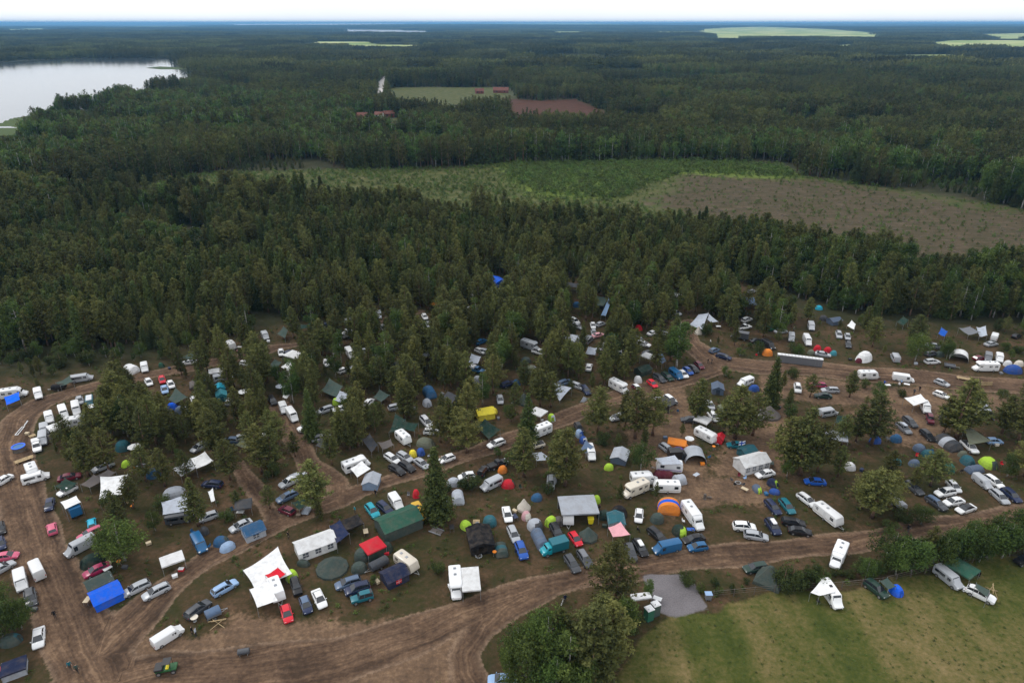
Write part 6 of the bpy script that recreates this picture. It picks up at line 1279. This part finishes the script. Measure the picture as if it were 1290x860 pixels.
FT.sort(key=lambda t:t[1]**2+t[2]**2)
# keep forest trees off the things that show between them
def near_items(x,y): return (np.abs(IP[:,3]-x)<70)&(np.abs(IP[:,4]-y)<70)
FT2=[]
for t in FT:
    if t[2]<420 and near_items(t[1],t[2]).any():
        hh=t[3]
        if blocked(t[1],t[2],hh,.44,.85): 
            if blocked(t[1],t[2],hh*.55,.44,.85): continue
            t=(t[0],t[1],t[2],hh*.55,t[4])
    FT2.append(t)
# individual trees: the nearest of each kind
ALL=[tuple(t) for t in TREES]+[(*t,'forest') for t in FT2]
cnt={}; LIM=dict(pine=295,spruce=60,birch=60,broad=120,bush=120)
def inframe(t):
    px,py=proj(t[1],t[2],t[3]*.5); return -30<px<PW+30 and -10<py<PH+50
vis=sorted([t for t in ALL if inframe(t)],key=lambda t:-(t[3]/math.hypot(t[1],t[2],CAMH-5))); 
IND=[];rest=[t for t in ALL if not inframe(t)]
for t in vis:
    k=t[0]; 
    if cnt.get(k,0)<LIM[k]: cnt[k]=cnt.get(k,0)+1; IND.append(t)
    else: rest.append(t)
TW=dict(pine=('pine_tree','pine'),spruce=('spruce_tree','spruce'),birch=('birch_tree','birch'),broad=('leafy_tree','leafy tree'),bush=('bush','bush'))
TREE_OBJS=[]
for k,x,y,h,w,zone in IND:
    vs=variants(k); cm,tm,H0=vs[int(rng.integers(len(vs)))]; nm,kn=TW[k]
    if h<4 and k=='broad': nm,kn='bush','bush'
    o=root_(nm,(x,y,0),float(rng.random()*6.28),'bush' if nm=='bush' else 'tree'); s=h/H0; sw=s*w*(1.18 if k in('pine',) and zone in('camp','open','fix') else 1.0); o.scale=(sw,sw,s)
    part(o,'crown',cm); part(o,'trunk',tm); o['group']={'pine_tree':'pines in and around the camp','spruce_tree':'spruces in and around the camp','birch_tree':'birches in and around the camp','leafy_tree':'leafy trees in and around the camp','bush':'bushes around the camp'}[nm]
    TREE_OBJS.append((o,k,x,y,h,zone,kn))
# ------------------------------------------------------------------ forest as instanced stuff
def src_collection(nm,meshes):
    c=bpy.data.collections.new(nm)
    for i,m in enumerate(meshes): o=bpy.data.objects.new(f'{nm}_{i:02d}',m); c.objects.link(o)
    return c
def scatter(name,pts,rz,sc,idx,coll,label=None,tone=None):
    me=bpy.data.meshes.new(name); me.vertices.add(len(pts)); me.vertices.foreach_set('co',np.asarray(pts,np.float32).ravel())
    a=me.attributes.new('rz','FLOAT_VECTOR','POINT'); r3=np.zeros((len(pts),3),np.float32); r3[:,2]=rz; a.data.foreach_set('vector',r3.ravel())
    a=me.attributes.new('sc','FLOAT_VECTOR','POINT'); a.data.foreach_set('vector',np.asarray(sc,np.float32).ravel())
    if tone is not None: a=me.attributes.new('stand','FLOAT','POINT'); a.data.foreach_set('value',np.asarray(tone,np.float32))
    a=me.attributes.new('idx','INT','POINT'); a.data.foreach_set('value',np.asarray(idx,np.int32))
    o=bpy.data.objects.new(name,me); COL.objects.link(o); o['kind']='stuff'
    if label: o['label']=label
    g=bpy.data.node_groups.new(name,'GeometryNodeTree'); g.interface.new_socket('Geometry',in_out='INPUT',socket_type='NodeSocketGeometry'); g.interface.new_socket('Geometry',in_out='OUTPUT',socket_type='NodeSocketGeometry')
    gi=g.nodes.new('NodeGroupInput'); go=g.nodes.new('NodeGroupOutput'); ip=g.nodes.new('GeometryNodeInstanceOnPoints'); ci=g.nodes.new('GeometryNodeCollectionInfo'); ci.inputs['Collection'].default_value=coll; ci.inputs['Separate Children'].default_value=True; ci.inputs['Reset Children'].default_value=True
    def na(n,t): q=g.nodes.new('GeometryNodeInputNamedAttribute'); q.data_type=t; q.inputs[0].default_value=n; return next(s for s in q.outputs if s.enabled and s.name=='Attribute')
    L=g.links; L.new(gi.outputs[0],ip.inputs['Points']); L.new(ci.outputs[0],ip.inputs['Instance']); ip.inputs['Pick Instance'].default_value=True
    L.new(na('idx','INT'),ip.inputs['Instance Index']); L.new(na('rz','FLOAT_VECTOR'),ip.inputs['Rotation']); L.new(na('sc','FLOAT_VECTOR'),ip.inputs['Scale']); L.new(ip.outputs[0],go.inputs[0])
    md=o.modifiers.new('scatter','NODES'); md.node_group=g; return o
def joined(kind,i):
    cm,tm,H=variants(kind)[i]; 
    def arr(me): 
        v=np.empty(len(me.vertices)*3,np.float32); me.vertices.foreach_get('co',v); f=np.empty(len(me.loops),np.int32); me.loops.foreach_get('vertex_index',f); return v.reshape(-1,3),f.reshape(-1,3)
    v1,f1=arr(cm); v2,f2=arr(tm); t=np.empty(len(v1),np.float32); cm.attributes['tint'].data.foreach_get('value',t)
    return v1,f1,t,v2,f2,H
def hi_mesh(kind,i):
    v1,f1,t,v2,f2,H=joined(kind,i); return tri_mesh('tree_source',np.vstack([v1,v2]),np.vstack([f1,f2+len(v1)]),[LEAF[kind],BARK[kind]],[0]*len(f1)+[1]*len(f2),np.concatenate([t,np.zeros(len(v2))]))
def lo_tree(kind,rg,n=150,H=10.0):
    # fewer, larger upright tufts
    C,Sz,Ti=crown_pts(kind,H,rg); k=rg.choice(len(C),min(n,len(C)),replace=False); f=(len(C)/len(k))**.5
    V,T,ti=tufts(C[k],Sz[k]*f*.62,Ti[k],rg,2,2.0,1.6); tv,tt=trunk_geom(H,.14,kind,rg,2,4,False); return V,T,ti,tv,tt
def lo_mesh(kind,i,n=260):
    rg=np.random.default_rng(900+i); V,T,ti,tv,tt=lo_tree(kind,rg,n); return tri_mesh('tree_source',np.vstack([V,tv]),np.vstack([T,tt+len(V)]),[LEAF[kind],BARK[kind]],[0]*len(T)+[1]*len(tt),np.concatenate([ti,np.zeros(len(tv))]))
KI=['pine','spruce','birch','broad','bush']; HB={k:variants(k)[0][2] for k in KI}
meshes=[];start={};nv={}
for k in KI: start[k]=len(meshes); nv[k]=len(variants(k)); meshes+= [hi_mesh(k,i) for i in range(nv[k])]
start_lo={}; 
for k in ('pine','spruce','birch'): start_lo[k]=len(meshes); meshes+=[lo_mesh(k,i) for i in range(4)]
coll=src_collection('tree_sources',meshes)
pts=[];rz=[];sc=[];ix=[]
for t in rest:
    k=t[0]; d=math.hypot(t[1],t[2]); lo=d>430 and k in start_lo
    pts.append((t[1],t[2],0)); rz.append(rng.random()*6.28); s=t[3]/(10.0 if lo else HB[k]); w=t[4]*rng.uniform(.95,1.3); sc.append((s*w,s*w,s)); ix.append((start_lo[k]+int(rng.integers(4))) if lo else start[k]+int(rng.integers(nv[k])))
scatter('pine_forest',pts,rz,sc,ix,coll,'dense dark pine forest stretching behind the camp',[((.80+.2*rng.random()) if t[0]=='birch' and t[2]>300 else (.06+.72*stand(p[0],p[1])[1]+.1*rng.random() if p[1]>300 else .62)) for p,t in zip(pts,rest)])
print('TREES individual',len(IND),cnt,'stuff',len(pts))
# distant forest in patches
def patch(size,ntree,n,seed,hmean=15.0,mixk=('pine','spruce','pine','birch')):
    rg=np.random.default_rng(seed); Vs=[];Ts=[];ti=[];mi=[];o=0; base={k:[lo_tree(k,np.random.default_rng(seed*7+j),n) for j in range(3)] for k in set(mixk)}
    for _ in range(ntree):
        k=mixk[int(rg.integers(len(mixk)))] if rg.random()<.5 else 'pine'; V,T,t_,tv,tt=base[k][int(rg.integers(3))]; a=rg.random()*6.28; s=hmean/10*rg.uniform(.75,1.2); w=s*rg.uniform(.9,1.25); c_,s_=math.cos(a),math.sin(a)
        x,y=rg.uniform(-.5,.5,2)*size
        W_=np.stack([(V[:,0]*c_-V[:,1]*s_)*w+x,(V[:,0]*s_+V[:,1]*c_)*w+y,V[:,2]*s],1); Vs.append(W_); Ts.append(T+o); o+=len(V); dt=rg.normal()*.13+(.25 if k=='birch' else 0); ti.append(np.clip(t_+dt,0,1))
    V=np.vstack(Vs);T=np.vstack(Ts); return tri_mesh('patch_source',V,T,['pine_needles'],None,np.concatenate(ti))
pm=[patch(62,135,44,40+i) for i in range(6)]; pm2=[patch(240,420,12,80+i,17.0) for i in range(5)]
coll2=src_collection('patch_sources',pm+pm2); pts=[];rz=[];sc=[];ix=[]
OPEN=[LAKE,LAKE2]+FIELDS+WATERS
def far_ok(X,Y,m):
    px,py=proj(X,Y); ok=np.abs(px-645)<800
    for p in OPEN: ok&=sdist(X,Y,p)<-m*.8
    return ok
for y0,y1,st,i0,n in ((1280,5200,60,0,6),(5200,16000,230,6,5)):
    xs,ys=np.meshgrid(np.arange(-y1*.85,y1*.85,st),np.arange(y0,y1,st)); xs=xs.ravel();ys=ys.ravel(); ok=(np.abs(xs)<ys*.82+100)&far_ok(xs,ys,st*.38); gap=np.sin(xs/310+1)*np.sin(ys/420)+.5*np.sin(xs/130+ys/170); ok&=gap>-1.05; xs,ys=xs[ok],ys[ok]; z=terrain_h(xs,ys)
    for x,y,zz in zip(xs,ys,z): pts.append((x,y,zz-.3)); rz.append(int(rng.integers(4))*math.pi/2); hs=(stand(x,y)[0] if y<9000 else 1)*(1+rng.normal()*.05); sc.append((1.04,1.04,hs)); ix.append(i0+int(rng.integers(n)))
scatter('distant_forest',pts,rz,sc,ix,coll2,'far forest fading to blue towards the horizon',[(.06+.8*stand(p[0],p[1])[1] if p[1]<9000 else .3+.3*math.sin(p[0]/900)*math.sin(p[1]/1300)) for p in pts])
print('PATCHES',len(pts))
# clearing saplings, slash and undergrowth
def sapling(rg,k): 
    C=rg.normal(size=(26,3))*np.array([.35,.35,.4])+np.array([0,0,.55]); C[:,2]=np.abs(C[:,2]); V,T,ti=tufts(C,np.full(26,.28),np.clip(rg.random(26)*.5+.4,0,1),rg,2,1.3,.4); return tri_mesh('plant_source',V,T,['shrub_leaves' if k else 'birch_leaves'],None,ti)
def logm(rg):
    m=MB(); m.cyl((-1.2,0,.1),(1.2,.1,.16),.13,.09,6)
    for _ in range(4): a=rg.random()*6.28; x=rg.uniform(-.8,.8); m.cyl((x,0,.1),(x+.7*math.cos(a),.7*math.sin(a),.25),.04,.02,4)
    return m.mesh('log_source','old_wood',0)
sr=np.random.default_rng(3); coll3=src_collection('plant_sources',[sapling(sr,k%2) for k in range(6)]+[logm(sr) for _ in range(4)]); pts=[];rz=[];sc=[];ix=[]
xs,ys=jitter_grid(-420,520,240,470,1.9,rg); 
mC=inside(xs,ys,CLEAR); mS=inside(xs,ys,SLASH); mG=inside(xs,ys,SHRUBG); r_=rg.random(xs.size); pn=np.sin(xs*.06)*np.sin(ys*.08)+.5*np.sin(xs*.17+ys*.13)
for x,y,s_,g_,r1,p_ in zip(xs[mC],ys[mC],mS[mC],mG[mC],r_[mC],pn[mC]):
    if g_: pr=.66
    elif s_: pr=.16+.12*(p_>.3)
    else: pr=.34+.2*(p_>.2)
    if r1<pr: pts.append((x,y,0)); rz.append(rg.random()*6.28); s=rg.uniform(.7,1.9)*(1.25 if g_ else (.6 if s_ else .85)); sc.append((s,s,s)); ix.append(int(rg.integers(6)))
    elif r1>(.88 if s_ else .985): pts.append((x,y,0)); rz.append(rg.random()*6.28); s=rg.uniform(.3,1.0); sc.append((s,s,s)); ix.append(6+int(rg.integers(4)))
scatter('undergrowth',pts,rz,sc,ix,coll3,'young saplings and logging slash covering the clearing',[.95]*len(pts))
pts=[];rz=[];sc=[];ix=[]
xs,ys=jitter_grid(-240,240,60,300,1.25,rg); rd=roadfree(xs,ys,.4); fd=inside(xs,ys,FIELD)|inside(xs,ys,GRAVEL); pn=np.sin(xs*.21+1)*np.sin(ys*.19)+.6*np.sin(xs*.5+ys*.37); ok=rd&~fd&inside(xs,ys,CAMP)&(rg.random(xs.size)<.16+.30*(pn>.35))
for p in DIRT: ok&=~(inside(xs,ys,p)&(rg.random(xs.size)<.93))
for x,y in zip(xs[ok],ys[ok]):
    if ((np.abs(IP[:,3]-x)<IP[:,5]*.5)&(np.abs(IP[:,4]-y)<IP[:,5]*.5)).any(): continue
    pts.append((x,y,-.05)); rz.append(rg.random()*6.28); s=rg.uniform(.28,.7); sc.append((s,s,s*.75)); ix.append(int(rg.integers(6)))
xs,ys=jitter_grid(-260,-30,190,300,1.6,rg); px,py=proj(xs,ys); ok=(py<line_y(px)+34)&(py>line_y(px)-30)&(px<320)&roadfree(xs,ys,.5)&(rg.random(xs.size)<.5)
for x,y in zip(xs[ok],ys[ok]): pts.append((x,y,0)); rz.append(rg.random()*6.28); s=rg.uniform(.5,1.2); sc.append((s,s,s)); ix.append(int(rg.integers(6)))
xs,ys=jitter_grid(10,150,58,175,1.0,rg); ok=inside(xs,ys,FIELD)&(rg.random(xs.size)<.5)
for x,y in zip(xs[ok],ys[ok]): pts.append((x,y,-.06)); rz.append(rg.random()*6.28); s=rg.uniform(.14,.32); sc.append((s*1.2,s*1.2,s*.6)); ix.append(int(rg.integers(6)))
scatter('ground_vegetation',pts,rz,sc,ix,coll3,'low heather and grass tufts on the camp ground')
# ------------------------------------------------------------------ fence, far buildings
fr=root_('wire_fence',(0,0,0),0,'fence'); F=[gp(a,b) for a,b in ((898,753),(950,748),(1000,744),(1060,741),(1110,736),(1165,722),(1225,708),(1300,694))]
pp=[]
for (x0,y0),(x1,y1) in zip(F,F[1:]):
    n=max(2,int(math.hypot(x1-x0,y1-y0)/2.6)); pp+=[(x0+(x1-x0)*i/n,y0+(y1-y0)*i/n) for i in range(n)]
pm_=cached('post',lambda:MB().cyl((0,0,0),(0,0,1.5),.06,n=6).mesh('post','old_wood'))
for x,y in pp: part(fr,'post',pm_,loc=(x,y,0))
for k,z in enumerate((.6,1.0,1.4)):
    w=MB()
    for a,b in zip(pp,pp[1:]): w.cyl((*a,z),(*b,z),.02 if k<2 else .035,n=4)
    part(fr,'rail',w.mesh('rail','old_wood',0))
fr['label']='low wooden post fence between hedge and mown field'
house_far(68,292,11,7,3.2,5.2,'wall_red','roof_dark','dark roofed cabin deep in the forest',20); house_far(40,299,7,5,2.6,3.8,'wall_white','roof_dark','small pale cabin beside a dark roofed one',10); house_far(126,305,5,4,2.6,3.4,'wall_white','solar','pale shed among the forest pines',0); house_far(212,326,9,3,2.4,3,'wall_white','roof_dark','long white shed among the forest pines',5); house_far(143,342,8,4,2.8,3.8,'wall_white','roof_dark','grey-white shed under tall pines',30)
house_far(457,152,12,8,4,7,'wall_red','roof_red','red roofed farmhouse by the green yard',8); house_far(478,150,10,7,4,6.4,'wall_white','roof_red','white walled house with a red roof',-12); house_far(490,148,13,7,3.6,6,'wall_red','roof_red','red barn at the end of the yard',25)
house_far(604,118,14,7,3,6,'wall_red','roof_red','orange-red barn on the far clearing',10); house_far(631,117,26,9,3,6.5,'wall_red','roof_red','long orange-red barn on the far clearing',-5)
house_far(55,175,9,7,3,5.5,'wall_red','roof_red','red cottage near the lake shore',10); house_far(1065,64,30,14,6,10,'wall_white','roof_dark','large white farm building among the fields',5); house_far(1078,63,22,12,6,9,'wall_red','roof_red','red farm building among the fields',-20); house_far(985,57,18,10,5,8,'wall_white','roof_dark','white farmhouse behind the far trees',10)
for i,(a,b) in enumerate(((88,71),(98,70.5),(140,71),(158,70.6),(182,70.5))): house_far(a,b,16,9,4,7.5,['wall_red','wall_white'][i%2],['roof_red','roof_dark'][i%2],['red cottage on the far lake shore','white villa on the far lake shore','red boathouse on the far lake shore','white boathouse on the far lake shore','red house near the end of the far shore'][i],i*9)
# ------------------------------------------------------------------ labels
used=set()
def key(t): return t.lower()
dcount={}
for it in ITEMS: dcount[it['d']]=dcount.get(it['d'],0)+1
def article(n): return n
pos=np.array([(it['px'],it['py']) for it in ITEMS])
TOWARD=lambda a,b:'in front of' if a['py']-b['py']>9 else ('behind' if b['py']-a['py']>9 else 'beside')
TOI=[it for it in ITEMS if it['o'].name.startswith('portable_toilet') and 'long row' in it['d']]
for it in TOI: it['o']['label']=it['d']; it['o']['group']='portable toilets in a row by the road'; it['done']=1
used.add(key(TOI[0]['d']))
LAND=[it for it in ITEMS if dcount[it['d']]==1]
def nwords(t): return len(t.replace(',','').split())
def pick(it,desc,px,py,maxd=400):
    c=sorted(((math.hypot(o['px']-px,(o['py']-py)*1.4),i) for i,o in enumerate(LAND) if o is not it and not o['hide']),key=lambda q:q[0])[:9]; c=[LAND[i] for d,i in c]
    me=dict(px=px,py=py)
    for o in c:
        t=f"{desc} {TOWARD(me,o)} the {o['d']}"
        if nwords(t)<=16 and key(t) not in used: return t
    for o in c:
        for p in c:
            if p is o: continue
            t=f"{desc} between the {o['d']} and the {p['d']}"
            if nwords(t)<=16 and key(t) not in used: return t
    return f"{desc} near the {c[0]['d']}"
for it in sorted(ITEMS,key=lambda i:(dcount[i['d']]>1)):
    if it.get('done'): continue
    d=it['d']
    if dcount[d]==1 and nwords(d)>=4 and key(d) not in used: t=d
    else: t=pick(it,d,it['px'],it['py'])
    used.add(key(t)); it['o']['label']=t
for o,k,x,y,h,zone,kn in TREE_OBJS:
    px,py=proj(x,y,0)
    adj={'pine':'dark olive','spruce':'pointed green','birch':'bright green','broad':'leafy green','bush':'low green'}[k]; size='tall' if h>11 else ('small' if h<6 else 'mid-sized')
    if k=='bush' or kn=='bush': d='low green bush'
    elif k=='broad': d=f'{size} green leafy tree'
    else: d=f'{size} {adj} {kn}'
    if zone=='forest': o['label']=f'{adj} {kn} of the forest edge beyond the camp'; o['group']=('birches' if kn=='birch' else kn+'s')+' of the forest edge'; continue
    if zone=='hedge': t=pick(None,d+' of the field hedge',px,py); 
    else: t=pick(None,d,px,py)
    if key(t) in used:
        t=f"{d} standing close to the {sorted(LAND,key=lambda q:math.hypot(q['px']-px,q['py']-py))[0]['d']}"
    used.add(key(t)); o['label']=t
# ------------------------------------------------------------------ haze, sky and sun
m=bpy.data.materials.new('haze'); m.use_nodes=True; nt=m.node_tree; nt.nodes.clear(); out=nt.nodes.new('ShaderNodeOutputMaterial'); pv=nt.nodes.new('ShaderNodeVolumePrincipled'); pv.inputs['Color'].default_value=(.22,.54,.92,1); pv.inputs['Density'].default_value=HAZE; pv.inputs['Anisotropy'].default_value=.1; nt.links.new(pv.outputs[0],out.inputs['Volume']); MATS['haze']=m
hb=MB(); hb.box(-62000,62000,-3200,62000,-1.5,118); ho=bpy.data.objects.new('haze',hb.mesh('haze','haze',0)); COL.objects.link(ho); ho['kind']='stuff'; ho['label']='thin blue haze in the air'
w=bpy.data.worlds.new('World'); S.world=w; w.use_nodes=True; nt=w.node_tree; bg=nt.nodes['Background']; sky=nt.nodes.new('ShaderNodeTexSky'); sky.sky_type='NISHITA'; sky.sun_disc=False; sky.sun_elevation=R(50); sky.sun_rotation=R(-60); sky.altitude=100
# overcast: cloud layer over the clear sky
tc=N(nt,'ShaderNodeTexCoord'); mp=N(nt,'ShaderNodeMapping'); mp.inputs['Scale'].default_value=(1,1,4); nt.links.new(tc.outputs['Generated'],mp.inputs[0]); nn=noise(nt,mp.outputs[0],2.2,5,.6)
cloud=ramp(nt,nn,[(.3,(CLOUD*.90,CLOUD*.92,CLOUD*.96)),(.6,(CLOUD,CLOUD*1.01,CLOUD*1.03))])
cm_=mix(nt,.90,sky.outputs[0],cloud); nt.links.new(cm_,bg.inputs[0]); bg.inputs[1].default_value=.1
sl=bpy.data.lights.new('sun','SUN'); sl.energy=1.9; sl.angle=R(14); sl.color=(1,.96,.9); so=bpy.data.objects.new('sun',sl); COL.objects.link(so)
az=R(-60); el=R(50); dv=Vector((math.sin(az)*math.cos(el),math.cos(az)*math.cos(el),math.sin(el))); so.rotation_euler=(-dv).to_track_quat('-Z','Y').to_euler(); so.location=(0,0,300)
S.view_settings.view_transform='Standard'; S.view_settings.look='None'; S.view_settings.gamma=1; S.view_settings.use_curve_mapping=False; S.view_settings.exposure=-.62
S.cycles.volume_bounces=0; S.cycles.max_bounces=6; S.cycles.transparent_max_bounces=8; S.cycles.use_denoising=True

# one unit of the layout is 1.13 m
for o in list(bpy.data.objects):
    if o.parent is None and o.name in COL.objects:
        o.location=tuple(c*1.13 for c in o.location)
        if o.type in ('MESH','EMPTY'): o.scale=tuple(c*1.13 for c in o.scale)
